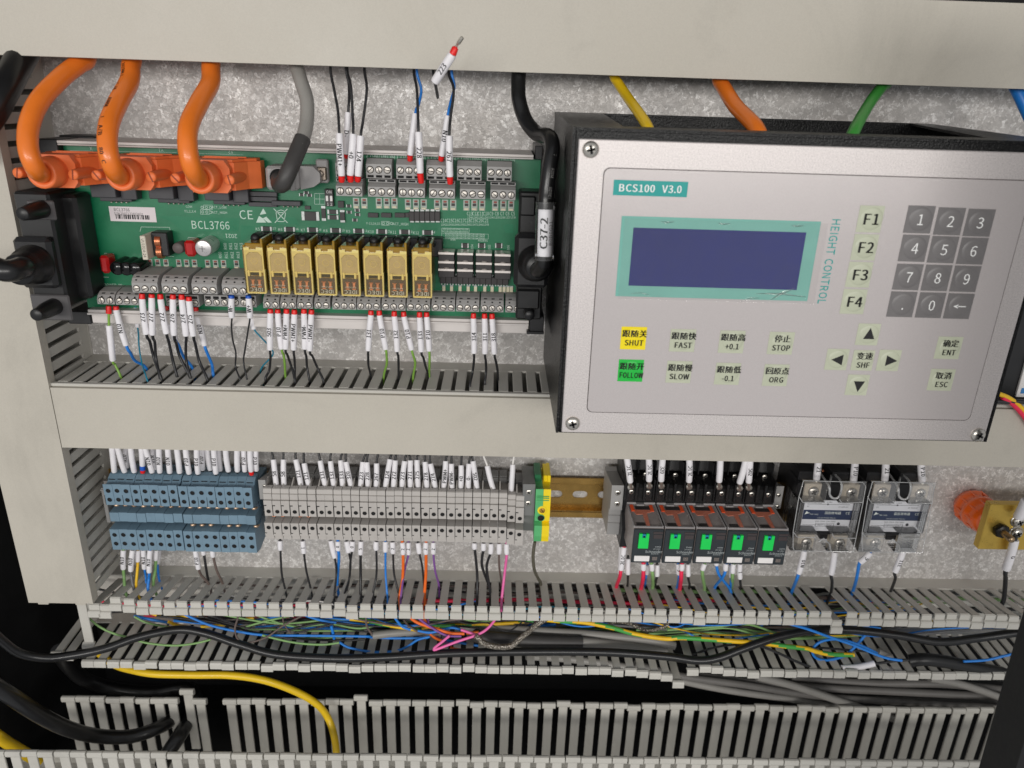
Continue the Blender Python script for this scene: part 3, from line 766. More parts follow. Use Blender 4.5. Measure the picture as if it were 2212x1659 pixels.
# two-colour indicator strips below the upper terminals
M_LED = mat('led_lens', (214, 206, 180), 0.3, 0, 0.1, 200); M_LEDR = mat('red_resistor_body', (150, 70, 58), 0.4, 0, 0.2, 300)
def ledstrip(c, x, y, s=1.0):
    p = P(c, x, y, DP); sc = (px(c, x+1, y, DP)-p[0])*s
    b = MB(); W = 80*sc; Hh = 135*sc
    b.box(p[0]-W/2, p[0]+W/2, DP+.02, DP+.12, p[2]-Hh/2, p[2]+Hh/2, 0, 0)
    b.box(p[0]-W*.28, p[0]+W*.28, DP+.12, DP+.8, p[2]-Hh*.08, p[2]+Hh*.16, .1, 1)
    b.box(p[0]-W*.25, p[0]+W*.25, DP+.12, DP+.7, p[2]+Hh*.22, p[2]+Hh*.40, .1, 3)
    b.box(p[0]-W*.36, p[0]+W*.36, DP+.12, DP+1.0, p[2]-Hh*.46, p[2]-Hh*.26, .1, 2)
    part('indicator_lamp', b, (mat('pad_outline', (150, 160, 152), .4, .3, .2, 500), M_CHIP, M_LED, M_LEDR), board)
for x in (1495, 1600, 1790, 1890, 1990): ledstrip('Z2', x, 305)
for g in ((195, 298, 398), (572, 675, 780), (952, 1055, 1155), (1325, 1430, 1530)):
    for x in g: ledstrip('Z3', x, 322+(x-195)*.012)
for g in ((855, 955, 1062), (1228, 1330, 1432), (1602, 1705, 1808), (1975,)):
    for x in g: ledstrip('Z4', x, 140+(x-855)*.012, 0.85)
# upright transistors: dark bodies with bright tabs, three rows of four
for r in range(3):
    for k in range(4):
        x = 690+k*244; y = (955, 1070, 1168)[r]+k*(8 if r == 0 else 9)
        p = P('Z3', x, y, 56); sc = px('Z3', x+1, y, 56)-p[0]
        b = MB(); b.box(p[0]-104*sc, p[0]+104*sc, DP+.1, 55.4, p[2]-5.2, p[2]-0.9, .3, 0)
        b.box(p[0]-104*sc, p[0]+104*sc, 44, 56.6, p[2]-0.8, p[2]+0.8, .15, 1)
        b.lathe((p[0]+5*sc, 55.9, p[2]+.9), (0, 0, 1), [(0, 1.9), (.5, 1.5), (.8, .1)], 10, 1)
        part('transistor', b, (M_CHIP, mat('tinned_tab', (222, 214, 208), .35, .55, .06, 300)), board)
for k in range(12):
    p = P('Z3', 645+k*74, 1310+k*2, 46); 
    b = MB(); b.box(p[0]-2.0, p[0]+2.0, DP+.05, 44.5, p[2]-2.3, p[2]+2.8, .3, 0)
    for s_ in (-1, 1): b.box(p[0]-1.5, p[0]-.6, DP+.05, DP+1.5, p[2]+s_*3.4-.6, p[2]+s_*3.4+.6, .1, 1); b.box(p[0]+.6, p[0]+1.5, DP+.05, DP+1.5, p[2]+s_*3.4-.6, p[2]+s_*3.4+.6, .1, 1)
    part('optocoupler', b, (M_CHIP, M_PAD), board)
for k, x in enumerate((660, 760, 870, 975, 1070, 1190, 1285, 1390, 1440, 1490, 1535)):
    smd('indicator_lamp', 'Z3', x, 1412+k, 40, 62, 1.0, M_LED, 'v')
for k in range(6):
    p = P('Z3', 240+k*67, 478, 44); b = MB(); b.box(p[0]-1.75, p[0]+1.75, DP+.05, 43.5, p[2]-3, p[2]+3, .3, 0)
    for s_ in (-1, 1): b.box(p[0]-1.3, p[0]+1.3, DP+.05, DP+1, p[2]+s_*3.6-.7, p[2]+s_*3.6+.7, .1, 1)
    part('optocoupler', b, (M_CHIP, M_PAD), board)
for x in (1720, 1890, 2065, 2200): smd('trimmer', 'Z2', x, 455, 130, 56, 2.4, M_CHIP, '')
for x in (935, 1150, 1370): smd('diode', 'Z3', x, 852, 62, 60, 1.6, M_CHIP)
# dip switch
p = P('Z2', 1160, 225, DP); b = MB(); sc = px('Z2', 1161, 225, DP)-p[0]
b.box(p[0]-56*sc, p[0]+52*sc, DP+.1, DP+3.4, p[2]-112*sc, p[2]+108*sc, .3, 0)
for s_ in (-1, 1): b.box(p[0]+s_*27*sc-16*sc, p[0]+s_*27*sc+16*sc, DP+3.3, DP+4.2, p[2]-44*sc, p[2]+26*sc, .2, 1)
b.text_front('ON', p[0], p[2]+72*sc, DP+3.45, 36*sc, 1); b.text_front('1 2', p[0], p[2]-84*sc, DP+3.45, 36*sc, 1)
part('dip_switch', b, (M_CHIP, mat('switch_white', (232, 228, 226), .4)), board)
# choke coil: white slab with winding, round parts, film and electrolytic capacitors
M_CHOKE = mat('choke_plate', (208, 200, 184), .4, 0, .06, 80)
q0 = P('Z1', 895, 1310, 58); q1 = P('Z1', 1040, 1625, 58); b = MB(); b.box(q0[0], q1[0]-1.4, DP+.1, 58, q1[2], q0[2], .4, 0)
b.box(q1[0]-1.3, q1[0]+9, DP+.1, 50, q1[2]+1, q0[2]+1, .6, 1)
for zc in (q0[2]-5, q0[2]-12):
    for k in range(4): b.lathe((q1[0]+1.0+k*.9, 47.5, zc), (1, 0, 0), [(0, 4.2), (.4, 4.45), (.8, 4.2)], 12, 2)
b.text('UU1014-24', ((q0[0]+q1[0]-1.4)/2, 58.1, (q0[2]+q1[2])/2), (0, 0, -1), (1, 0, 0), 1.7, 3)
part('choke', b, (M_CHOKE, M_BLACK, M_COPPER, M_DSTEEL), board)
p = P('Z1', 1405, 1468, 48); b = MB(); b.lathe((p[0], DP, p[2]), (0, 1, 0), [(0, 3.6), (9, 3.6), (9.6, 3.1), (9.7, .1)], 16); part('inductor', b, mat('ferrite_grey', (92, 84, 82), .6, 0, .1, 200), board)
p = P('Z1', 1540, 1480, 54); b = MB(); b.box(p[0]-3.3, p[0]+3.6, DP+1, 54, p[2]-5.2, p[2]+5.2, 1.6); part('film_capacitor', b, M_CAPR, board)
p = P('Z1', 1712, 1478, 56); b = MB(); b.lathe((p[0]+.5, DP, p[2]+.5), (0, 1, -.02), [(0, 5.3), (1, 5.4), (15, 5.4), (15.8, 5.1), (16, 4.7), (16.02, .1)], 20, 0)
b.box(p[0]-2, p[0]+2, DP+16.4, DP+16.5, p[2]-.1, p[2]+.1, 0, 1); b.box(p[0]-.1, p[0]+.1, DP+16.4, DP+16.5, p[2]-2, p[2]+2, 0, 1)
part('electrolytic_capacitor', b, (mat('capacitor_can', (202, 200, 200), .3, .6, .06, 200), M_DSTEEL), board)
p = P('Z4', 250, 150, 52); b = MB(); b.box(p[0]-2.6, p[0]+3.2, DP+1, 52, p[2]-6.2, p[2]+5.4, 1.5); part('film_capacitor', b, M_CAPR, board)
p = P('Z4', 560, 200, 54)
for k in range(3):
    b = MB(); q = P('Z4', 420+k*115, 190+k*6, 54); b.lathe((q[0], DP, q[2]), (0, 1, -.05), [(0, 4.6), (14, 4.6), (15, 4.0), (15.1, .1)], 14); part('capacitor', b, mat('glossy_black_can', (16, 16, 17), .16, 0, .1, 90), board)
# board connectors under the plugs
for x, y in ((560, 730), (1310, 750), (2030, 770)):
    p = P('Z1', x-60, y-10, 52); b = MB(); b.box(p[0]-11, p[0]+4.5, DP+.1, 53, p[2]-4.5, p[2]+5, .4, 0); b.box(p[0]+5, p[0]+15, DP+.1, 48, p[2]-6, p[2]+4, .4, 0)
    p2 = P('Z1', x+10, y+110, 46); b.box(p2[0]-9, p2[0]+11, DP+.1, 46, p2[2]-1.2, p2[2]+3, .3, 0)
    for k in range(4): b.lathe((p2[0]-4+k*3.2, DP+.1, p2[2]-2.2), (0, 1, 0), [(0, .55), (2.4, .5), (2.5, .1)], 8, 1)
    part('socket', b, (mat('connector_dark_grey', (58, 58, 62), .5, 0, .1, 90), M_TIN), board)
p = P('Z2', 590, 320, 46); b = MB(); b.box(p[0]-9.5, p[0]+9, DP+.1, 46, p[2]-1, p[2]+2, .3, 0)
for k in range(4): b.lathe((p[0]-3+k*3, DP+.1, p[2]-2), (0, 1, 0), [(0, .55), (2.4, .5), (2.5, .1)], 8, 1)
for yy in (185, 250, 320): 
    q = P('Z2', 180, yy, 44); b.box(q[0]-4, q[0]+14, DP+.1, 44, q[2]-1.4, q[2]+1.4, .2, 0)
part('socket', b, (mat('connector_dark_grey', (58, 58, 62)), M_TIN), board)
# stuck-on serial label
a = P('Z1', 480, 925, DP); c_ = P('Z1', 1125, 1135, DP); b = MB(); b.box(a[0]+.8, c_[0], DP+.02, DP+.2, c_[2], a[2], .1, 0)
lx = a[0]+1.6; b.text_front('BCL3766', lx+2.2, a[2]-2.0, DP+.26, 2.0, 1, .9, 'l'); b.text_front('S/N:2007122602431', lx+2.2, a[2]-4.6, DP+.26, 1.7, 1, .86, 'l')
xx = lx+3
while xx < c_[0]-4:
    ww = random.choice((.3, .3, .5, .8, 1.0)); b.box(xx, xx+ww, DP+.2, DP+.26, c_[2]+1.6, c_[2]+4.4, 0, 1); xx += ww+random.choice((.3, .5, .7))
part('serial_label', b, (M_LABEL, M_INK), board)
# silk screen
b = MB()
def silk(st, c, x, y, h, sx=1.0, al='c', flip=False, up=False):
    p = P(c, x, y, DP); u = (1, 0, 0); v = (0, 0, 1)
    if flip: u = (-1, 0, 0); v = (0, 0, -1)
    if up: u = (0, 0, 1); v = (-1, 0, 0)
    b.text(st, (p[0], DP+.09, p[2]), u, v, h, 0, sx, al)
def line(c, pts, wd=.22):
    for (xa, ya), (xb, yb) in zip(pts[:-1], pts[1:]):
        p = Vector(P(c, xa, ya, DP+.08)); q = Vector(P(c, xb, yb, DP+.08)); t = q-p
        if t.length < 1e-6: continue
        n_ = Vector((-t.z, 0, t.x)).normalized()*wd/2
        b.add([tuple(p+n_), tuple(q+n_), tuple(q-n_), tuple(p-n_)], [(0, 1, 2, 3)])
silk('BCL3766', 'Z1', 1818, 1172, 5.1, .86)
silk('2021', 'Z1', 2085, 1312, 2.6, 1.0, 'c', True)
silk('X', 'Z1', 268, 175, 2.0, flip=True); silk('Y1', 'Z1', 1175, 200, 2.0, flip=True); silk('Y2', 'Z1', 2080, 225, 2.0, flip=True)
for k, x in enumerate((175, 240, 300)): pass
for g, o in ((190, 0), (388, 2), (586, 5), (780, 8), (968, 12)):
    for k in range(3): silk('COM', 'A2', g+10+k*56, 1017+o, 3.1, .8)
for s_, x, y in (('X-', 865, 212), ('X0', 968, 214), ('X+', 1070, 216), ('Y1-', 1240, 222), ('Y10', 1342, 224), ('Y1+', 1445, 226), ('Y2-', 1615, 230), ('Y20', 1722, 232), ('Y2+', 1822, 234), ('W-', 1990, 238)): silk(s_, 'Z4', x, y, 1.9, .9)
silk('POWER', 'Z4', 340, 422, 2.1, .8, ); silk('IN', 'Z4', 470, 425, 2.0)
for s_, x, y in (('O9-O11', 660, 1470), ('O12-O14', 995, 1475), ('O15-O17', 1265, 1480), ('O18', 1550, 1487)): silk(s_, 'Z3', x, y, 2.3, .8)
for k in range(8): silk('K%d' % (5+k), 'Z2', 218+k*293, 640+k*7, 1.8, .9); silk('D%d' % (7+k), 'Z2', 432+k*293, 634+k*7, 1.5, .9)
silk('ACT_HIGH', 'Z1', 1935, 1008, 1.5); silk('ACT_LOW', 'Z1', 1930, 940, 1.5); silk('Y1,2,3,4', 'Z1', 1555, 992, 1.5); silk('COM', 'Z1', 1540, 932, 1.4)
silk('ACT_HIGH', 'Z2', 2070, 575, 1.7, .9); silk('Y-13,14,15', 'Z2', 1715, 568, 1.5, .9)
for r, (y, n, x0, dx) in enumerate(((1445, 4, 2010, 70), (1560, 4, 1945, 78))):
    for k in range(n): silk('R%d' % (60+k), 'Z1', x0+k*dx, y, 2.0, .9, up=True)
for k in range(9): silk('C%d' % (13-k), 'Z3', 995+k*70, 440, 2.3, .7); silk('LD%d' % (44-k), 'Z3', 1000+k*70, 490, 1.4, .7)
for k in range(8): silk('C%d' % (14+k), 'Z3', 655+k*78, 530, 2.3, .7); silk('LD%d' % (42+k), 'Z3', 660+k*78, 582, 1.4, .8)
silk('101102103104105106', 'Z3', 810, 640, 1.3, .95); silk('R01R02R03R04R05R06', 'Z3', 810, 676, 1.3, .9)
for y in (705, 730, 758): silk('R71R72R73R74R75R76R77R78R79R80', 'Z3', 935, y, 1.1, .95)
silk('D54', 'Z3', 1025, 870, 1.6, .8, up=True); silk('D55', 'Z3', 1250, 875, 1.6, .8, up=True); silk('D56', 'Z3', 1495, 880, 1.6, .8, up=True)
silk('R94', 'Z3', 778, 778, 1.4); silk('R92R91', 'Z3', 1165, 790, 1.3)
silk('CE', 'Z2', 72, 455, 5.6, 1.0); 
# warning triangle split by a bolt, crossed-out bin
for poly in ([(290, 372), (330, 440), (245, 455)], [(235, 470), (290, 505), (330, 556), (198, 556)], [(330, 480), (402, 556), (350, 556), (285, 500)]):
    v = [P('Z2', x, y, DP+.08) for x, y in poly]; b.add(v, [tuple(range(len(v)))])
line('Z2', [(425, 375), (605, 560)], .5); line('Z2', [(603, 378), (440, 560)], .5); line('Z2', [(455, 425), (475, 540), (560, 545), (580, 430), (455, 425)], .4); line('Z2', [(460, 415), (520, 392), (580, 415)], .4)
line('Z1', [(905, 1255), (920, 1195), (1290, 1200), (1300, 1305), (1250, 1305)]); line('Z1', [(600, 218), (1380, 232)], .16); line('Z1', [(1650, 240), (2240, 262)], .16); line('Z1', [(0, 205), (300, 210)], .16)
line('Z1', [(1180, 1380), (1285, 1384), (1285, 1415)]); line('Z1', [(1200, 1470), (1300, 1480)]); line('Z1', [(1525, 1350), (1530, 1330), (1645, 1335), (1645, 1390)]); line('Z1', [(445, 1560), (450, 1535), (565, 1540), (565, 1565)])
line('Z1', [(220, 860), (340, 1640)], .18); line('Z1', [(1270, 1575), (1345, 1580)])
line('Z2', [(200, 690), (2230, 738)], .3); line('Z3', [(-10, 720), (570, 738), (580, 900)], .3); line('Z3', [(620, 360), (620, 300)], .1)
for y in (180, 250, 318): line('Z2', [(955, y), (1095, y+2)], .2)
for x in (955, 1022, 1090): line('Z2', [(x, 180), (x, 320)], .2)
for (x0, y0, x1, y1) in ((1730, 912, 1842, 972), (1690, 968, 1808, 1030)): line('Z1', [(x0, y0), (x1, y0), (x1, y1), (x0, y1), (x0, y0)], .2)
line('Z2', [(1822, 540), (1925, 542), (1922, 592), (1822, 590), (1822, 540)], .2)
line('Z3', [(630, 630), (990, 634), (990, 690)], .14); line('Z3', [(630, 700), (1235, 706), (1235, 770), (630, 766), (630, 630)], .14)
line('Z4', [(200, 315), (320, 318)], .2); line('Z4', [(200, 315), (215, 470)], .2)
ring = [(1710, 940), (1765, 942), (1818, 944), (1718, 1000), (1772, 1002), (1822, 1004)]
for x, y in ring: line('Z1', [(x+16*math.cos(a*.7854), y+16*math.sin(a*.7854)) for a in range(9)], .28)
for x in (1847, 1900, 1952): line('Z2', [(x+16*math.cos(a*.7854), 568+16*math.sin(a*.7854)) for a in range(9)], .28)
part('silk_screen', b, mat('silk_screen_white', (196, 218, 206), .6, 0, .06, 200), board, kind='stuff')
# ------------------------------------------------------------------ height-control operator panel (box on the plate, in front of everything)
DH = 140.0
hA = P('D', 1250.6, 299.6, DH); hB = P('D', 1213.5, 930, DH); hC = P('D', 2124, 957.5, DH)
HX0 = (hA[0]+hB[0])/2; HX1 = hC[0]; HZ1 = hA[2]; HZ0 = (hB[2]+hC[2])/2
HH = HZ1-HZ0
panel = thing('operator_panel', ((HX0+HX1)/2, 0, HZ0), 'silver operator panel with dark blue screen and keypad in a black steel box', 'operator panel')
M_PBLACK = mat('black_powder_coat', (9, 9, 10), 0.34, 0, 0.25, 300, 0.8, 900, 0.35)
M_BEZ = speckle_mat('blasted_aluminium', (214, 207, 205), 0.72, 1.14, 1300, 0.40, 0.35)
M_OVER = speckle_mat('silver_overlay_film', (195, 188, 187), 0.93, 1.06, 2200, 0.24, 0.2)
M_TEAL = mat('teal_print', (8, 152, 146), .35, 0, .03, 100); M_TEALL = mat('pale_teal_frame', (118, 178, 166), .22, 0, .04, 60, coat=.5)
M_SCREEN = mat('dark_blue_screen', (2, 22, 112), 0.12, 0, 0.22, 9, spec=0.7)
M_KEY = mat('pale_green_key', (184, 188, 166), .4, 0, .04, 100); M_KEYD = mat('dark_grey_key', (112, 109, 109), .4, 0, .04, 100)
M_YEL = mat('yellow_key', (238, 216, 0), .4, 0, .03, 100); M_GRN = mat('green_key', (24, 182, 62), .4, 0, .03, 100)
M_KWHITE = mat('key_print_white', (236, 236, 234), .5); M_FILM = clear_mat('protective_film', (240, 240, 240), .012, .06)
e = 3.2        # steel rim round the front plate
b = MB()
x0, x1, z0, z1 = HX0-e, HX1+e, HZ0-1.2, HZ1+5.5
def zt_at(d): return z1+4.7*(1-d/138.0)        # the box leans a little
for xa_, xb_ in ((x0, x0+1.6), (x1-1.6, x1)): b.prism_x([(1, z0), (DH-2, z0), (DH-2, zt_at(DH-2)), (1, zt_at(1))], xa_, xb_)
b.box(x0+1.7, x1-1.7, 1, DH-2, z0, z0+1.6, .4)
# top wall with the wide cable cut-out
I = [(x0+32, 4), (x1-15, 4), (x1-34, 122), (x0+28, 122)]
O_ = [(x0+1.7, 1), (x1-1.7, 1), (x1-1.7, DH-2), (x0+1.7, DH-2)]
for k in range(4):
    q4 = [O_[k], O_[(k+1) % 4], I[(k+1) % 4], I[k]]
    b.add([(x_, d_, zt_at(d_)-e_) for e_ in (0, 1.6) for x_, d_ in q4], [(0, 1, 2, 3), (7, 6, 5, 4), (0, 4, 5, 1), (1, 5, 6, 2), (2, 6, 7, 3), (3, 7, 4, 0)])
b.box(x0+1.7, x1-1.7, 1, 2.5, z0+1.7, zt_at(2)-1.7)
b.box(x0+1.7, x1-1.7, DH-6, DH-2.05, z0+1.7, z1-1.5, .3)
part('box', b, M_PBLACK, panel)
b = MB(); b.box(HX0, HX1, DH-1.95, DH, HZ0, HZ1, .45); part('front_plate', b, M_BEZ, panel)
def hp(c, x, y): p = P(c, x, y, DH); return p[0], p[2]
sc_pts = [('D', 1276, 323), ('D', 1237, 914), ('D', 2112, 939)]
ps = [hp(*s_) for s_ in sc_pts]
ps.append((ps[2][0]+(ps[0][0]-ps[1][0]), ps[0][1]))
for sx_, sz_ in ps:
    b = MB(); screw(b, sx_, DH, sz_, 4.3, 0, 1, random.uniform(.2, 1.2), 20, 2.4, True, True)
    part('screw', b, (M_STEEL, M_HOLE), panel)
# overlay film with rounded corners
def rrect(xa, xb, za, zb, r, n=5):
    o = []
    for cx_, cz_, a0 in ((xb-r, zb-r, 0), (xa+r, zb-r, 90), (xa+r, za+r, 180), (xb-r, za+r, 270)):
        for k in range(n+1):
            a = math.radians(a0+90*k/n); o.append((cx_+r*math.cos(a), cz_+r*math.sin(a)))
    return o
oa = hp('A2', 1705, 1090); ob = hp('B2', 1595, 995); oc = hp('B3', 1850, 1075)
OX0 = (oa[0]+ob[0])/2; OX1 = oc[0]; OZ1 = oa[1]; OZ0 = (ob[1]+oc[1])/2
b = MB(); b.prism_d(rrect(OX0-.5, OX1+.5, OZ0-.5, OZ1+.5, 3.4), DH+.02, DH+.06); part('overlay_edge', b, mat('overlay_edge_line', (92, 86, 84), .4), panel)
b = MB(); b.prism_d(rrect(OX0, OX1, OZ0, OZ1, 3.2), DH+.05, DH+.35); part('overlay', b, M_OVER, panel)
D1 = DH+.35
def flat(name, c, x0, y0, x1, y1, m, h=.25, lab=None, bev=.06, d=D1):
    p, q = hp(c, x0, y0), hp(c, x1, y1)
    b = MB(); b.box(p[0], q[0], d+.02, d+h, q[1], p[1], bev); return part(name, b, m, panel, lab), p, q
# badge
o, p, q = flat('badge', 'D', 1326, 388, 1483, 426, M_TEAL, .12)
b = MB()
for dx, dd in ((0, .2), (.22, .23), (.11, .26)):
    zc = (p[1]+q[1])/2; W_ = q[0]-p[0]
    b.text_front('BCS100', p[0]+W_*.065+dx, zc, D1+dd, 3.7, 0, 1, 'l', .03, False, W_*.50); b.text_front('V3.0', p[0]+W_*.655+dx, zc, D1+dd, 3.7, 0, 1, 'l', .03, False, W_*.27)
part('lettering', b, M_KWHITE, o)
# screen
P_, Q_ = hp('D', 1343, 466), hp('D', 1743, 650)
b = MB(); b.box(P_[0], Q_[0], D1+.02, D1+.25, Q_[1], P_[1], .06); scr = part('screen', b, M_TEALL, panel)
p, q = hp('D', 1368, 491), hp('D', 1720, 626)
b = MB(); b.box(p[0], q[0], D1+.1, D1+.34, q[1], p[1], .05); part('display_window', b, M_SCREEN, scr)
b = MB()
for a, c_, ww in (((p[0]+70, 0), (p[0]+98, -2), .8), ((q[0]-14, -6), (q[0]-2, 5), .9), ((q[0]-20, -4), (q[0]-30, -8), .6), ((p[0]+2, -3), (p[0]+12, -4), .3)):
    za = q[1]-2.5
    b.tube([(a[0], D1+.5, za+a[1]*.6), ((a[0]+c_[0])/2, D1+1.0, za+(a[1]+c_[1])*.3+1.0), (c_[0], D1+.5, za+c_[1]*.6)], [.12, ww*.6, .12], 6)
for xx in (q[0]-6, q[0]-45, q[0]-75): b.tube([(xx-3, D1+.5, p[1]+3.5), (xx, D1+.9, p[1]+3.2), (xx+4, D1+.5, p[1]+3.6)], [.1, .45, .1], 6)
part('film_crease', b, M_FILM, scr)
pf, qf = hp('D', 1349, 470), hp('D', 1757, 656)
b = MB(); b.box(pf[0], qf[0], D1+.42, D1+.5, qf[1], pf[1]); part('protective_film', b, M_FILM, scr)
# vertical title
b = MB(); p, q = hp('D', 1806, 474), hp('D', 1772, 655)
for dd_, dx_ in ((.06, 0), (.09, .16)): b.text('HEIGHT CONTROL', ((p[0]+q[0])/2+.2+dx_, D1+dd_, (p[1]+q[1])/2), (-.075*0, 0, -1), (1, 0, 0), 4.4, 0, 1.0, 'c', 0, False, (p[1]-q[1])*1.03)
part('lettering', b, M_TEAL, panel)
# keys
def key(name, cx, cy, w, h, m, lines, lm=M_INK, cc='D', hh=2.9, dome=True):
    p = hp(cc, cx, cy); kx, kz = p
    b = MB(); b.box(kx-w/2, kx+w/2, D1+.02, D1+.22, kz-h/2, kz+h/2, .08)
    if dome: b.lathe((kx+.6, D1+.2, kz+.2), (0, 1, 0), [(0, h*.44), (.25, h*.41), (.42, h*.33), (.5, .05)], 20)
    o = part(name, b, m, panel)
    b = MB(); zz = kz+(len(lines)-1)*2.75
    for s_, sh, sx_ in lines:
        if s_ in ('up', 'down', 'left', 'right'):
            a = {'up': 90, 'down': 270, 'left': 180, 'right': 0}[s_]; r = 4.0
            v = [(kx+.6+r*math.cos(math.radians(a+t)), D1+.78, kz+r*math.sin(math.radians(a+t))) for t in (0, 128, 232)]
            b.prism_d([(q_[0], q_[2]) for q_ in v], D1+.7, D1+.8)
        elif s_ == 'back':
            b.box(kx-1.5, kx+3.6, D1+.7, D1+.8, kz-.25, kz+.25); b.prism_d([(kx-3.4, kz), (kx-.8, kz+1.1), (kx-.8, kz-1.1)], D1+.7, D1+.8)
        else:
            b.text_front(s_, kx+.5, zz, D1+.82, sh, 0, sx_, 'c', .02, len(lines) > 1 or s_[0] == 'F')
        zz -= 5.3
    part('key_print', b, lm, o)
w_f, h_f = 13.2, 14.0
for k, (cx_, cy_) in enumerate(((1879, 473), (1867, 534), (1855, 593), (1843, 651))):
    key('function_key', cx_, cy_, w_f, h_f, M_KEY, [('F%d' % (k+1), 5.7, .95)])
nums = '123456789'
gx = [[1985, 2050, 2114], [1973, 2036, 2099], [1960, 2022, 2084], [1947, 2009, 2070]]
gy = [(474, 478, 481), (536, 539, 542), (598, 600, 602), (657, 659, 661)]
for r in range(4):
    for c_ in range(3):
        st = nums[r*3+c_] if r < 3 else ('.', '0', 'back')[c_]
        key('number_key', gx[r][c_], gy[r][c_], 14.6, 14.4, M_KEYD, [(st, 5.6, .95)], M_KWHITE)
for cx_, cy_, a_, c_, m in ((1368, 730, '跟随关', 'SHUT', M_YEL), (1362, 800, '跟随开', 'FOLLOW', M_GRN), (1474, 735, '跟随快', 'FAST', M_KEY), (1466, 803, '跟随慢', 'SLOW', M_KEY),
                            (1580, 738, '跟随高', '+0.1', M_KEY), (1571, 807, '跟随低', '-0.1', M_KEY), (1686, 741, '停止', 'STOP', M_KEY), (1675, 810, '回原点', 'ORG', M_KEY),
                            (2048, 751, '确定', 'ENT', M_KEY), (2032, 820, '取消', 'ESC', M_KEY)):
    key('key', cx_, cy_, 14.2, 13.2, m, [(a_, 3.3, 1.0), (c_, 3.2, .88 if len(c_) < 6 else .72)], M_INK, 'D', 3.0)
key('arrow_key', 1874, 722, 12.6, 12.6, M_KEY, [('up', 0, 0)]); key('arrow_key', 1807, 776, 12.6, 12.6, M_KEY, [('left', 0, 0)])
key('arrow_key', 1919, 778, 12.6, 12.6, M_KEY, [('right', 0, 0)]); key('arrow_key', 1851, 831, 12.6, 12.6, M_KEY, [('down', 0, 0)])
key('key', 1863, 778, 12.2, 12.2, M_KEY, [('变速', 3.3, 1.0), ('SHF', 3.2, .88)], M_INK, 'D', 3.0)
# ------------------------------------------------------------------ DIN rail with terminal blocks
M_RAIL = mat('yellow_chromated_rail', (176, 140, 78), 0.26, 0.85, 0.18, 60)
rzt = pz('D', 1250, 1034, 8); rzb = pz('D', 1250, 1119, 8); rL = px('D', 236, 1110, 5); rR = px('D', 1700, 1080, 5)
b = MB()
b.box(rL, rR, 6.5, 7.6, rzt-5.2, rzt, .25); b.box(rL, rR, 6.5, 7.6, rzb, rzb+5.2, .25)
b.box(rL, rR, 0.6, 7.0, rzt-6.2, rzt-5.3, .2); b.box(rL, rR, 0.6, 7.0, rzb+5.3, rzb+6.2, .2)
zm = (rzt+rzb)/2; sl = 3.3
b.box(rL, rR, 0.4, 1.5, zm+sl+.05, rzt-6.2, 0); b.box(rL, rR, 0.4, 1.5, rzb+6.2, zm-sl-.05, 0)
s0 = px('Y3', 2060, 605, 1.5); sp = s0-px('Y3', 1735, 600, 1.5); k0 = int((rL-s0)/sp)
def arc(cx_, cz_, r, a0, a1, n=6): return [(cx_+r*math.cos(math.radians(a0+(a1-a0)*k/n)), cz_+r*math.sin(math.radians(a0+(a1-a0)*k/n))) for k in range(n+1)]
for k in range(k0, 40):
    xa = s0+k*sp; xb = xa+sp
    if xb > rR: break
    hw = sp*.30-sl
    b.prism_d(arc(xa+hw, zm, sl, 90, -90)[::1]+[(xb-hw, zm-sl)]+arc(xb-hw, zm, sl, 270, 90)[::1], 0.4, 1.5)
solo('din_rail', b, M_RAIL, 'yellow chromated slotted rail seen between green yellow earth terminal and black sockets', 'mounting rail')
# ---- holes shared by the blocks
def hole(b, x, d, z, r, ring=0, dark=1, glint=None, n=12):
    b.lathe((x, d, z), (0, 1, 0), [(-.3, r*1.14), (.16, r*1.14), (.24, r*1.02), (-.1, r*.98)], n, ring, False)
    b.lathe((x, d, z), (0, 1, 0), [(-.2, r*1.02), (.08, r*1.02), (.1, .01)], n, dark)
    if glint is not None: b.box(x-r*.55, x+r*.5, d+.1, d+.3, z-r*.3, z+r*.1, .05, glint)
def lerp(a, b_, t): return a+(b_-a)*t
M_CSCR = mat('contact_screw_bronze', (222, 190, 160), .3, .8, .2, 500)
# ---- sixteen blue double-level blocks
xa = px('Y1', 165, 690, 46); xb = px('Y1', 1962, 715, 46); bp = (xb-xa)/15
zl1 = pz('Y1', 1080, 478, 34); zl0 = pz('Y1', 1080, 598, 40); zt1 = pz('Y1', 1080, 612, 46); zt0 = pz('Y1', 1080, 885, 46)
zm1 = pz('Y1', 1080, 985, 44); zm0 = pz('Y1', 1080, 1098, 44); zb1 = pz('Y1', 1080, 1202, 48); zb0 = pz('Y1', 1080, 1462, 48)
blue_t = {0: 'leftmost of the blue terminal blocks, beside the vertical duct', 15: 'rightmost of the blue terminal blocks, next to the grey end bracket'}
base = None
prof = [(8, zl1-5), (28, zl1-5), (29, zl1+.6), (34, zl1), (38, (zl1+zl0)/2), (37, (zl1+zl0)/2-.6), (40, zl0), (45.5, zl0-.6), (46, zt1-.5), (46, zt0), (32, zt0-1), (30, zm1+1.0), (44, zm1), (44, zm0), (32, zm0-1), (31, zb1+1), (48, zb1), (48, zb0), (40, zb0-2), (20, zb0+2), (8, zb0+8)]
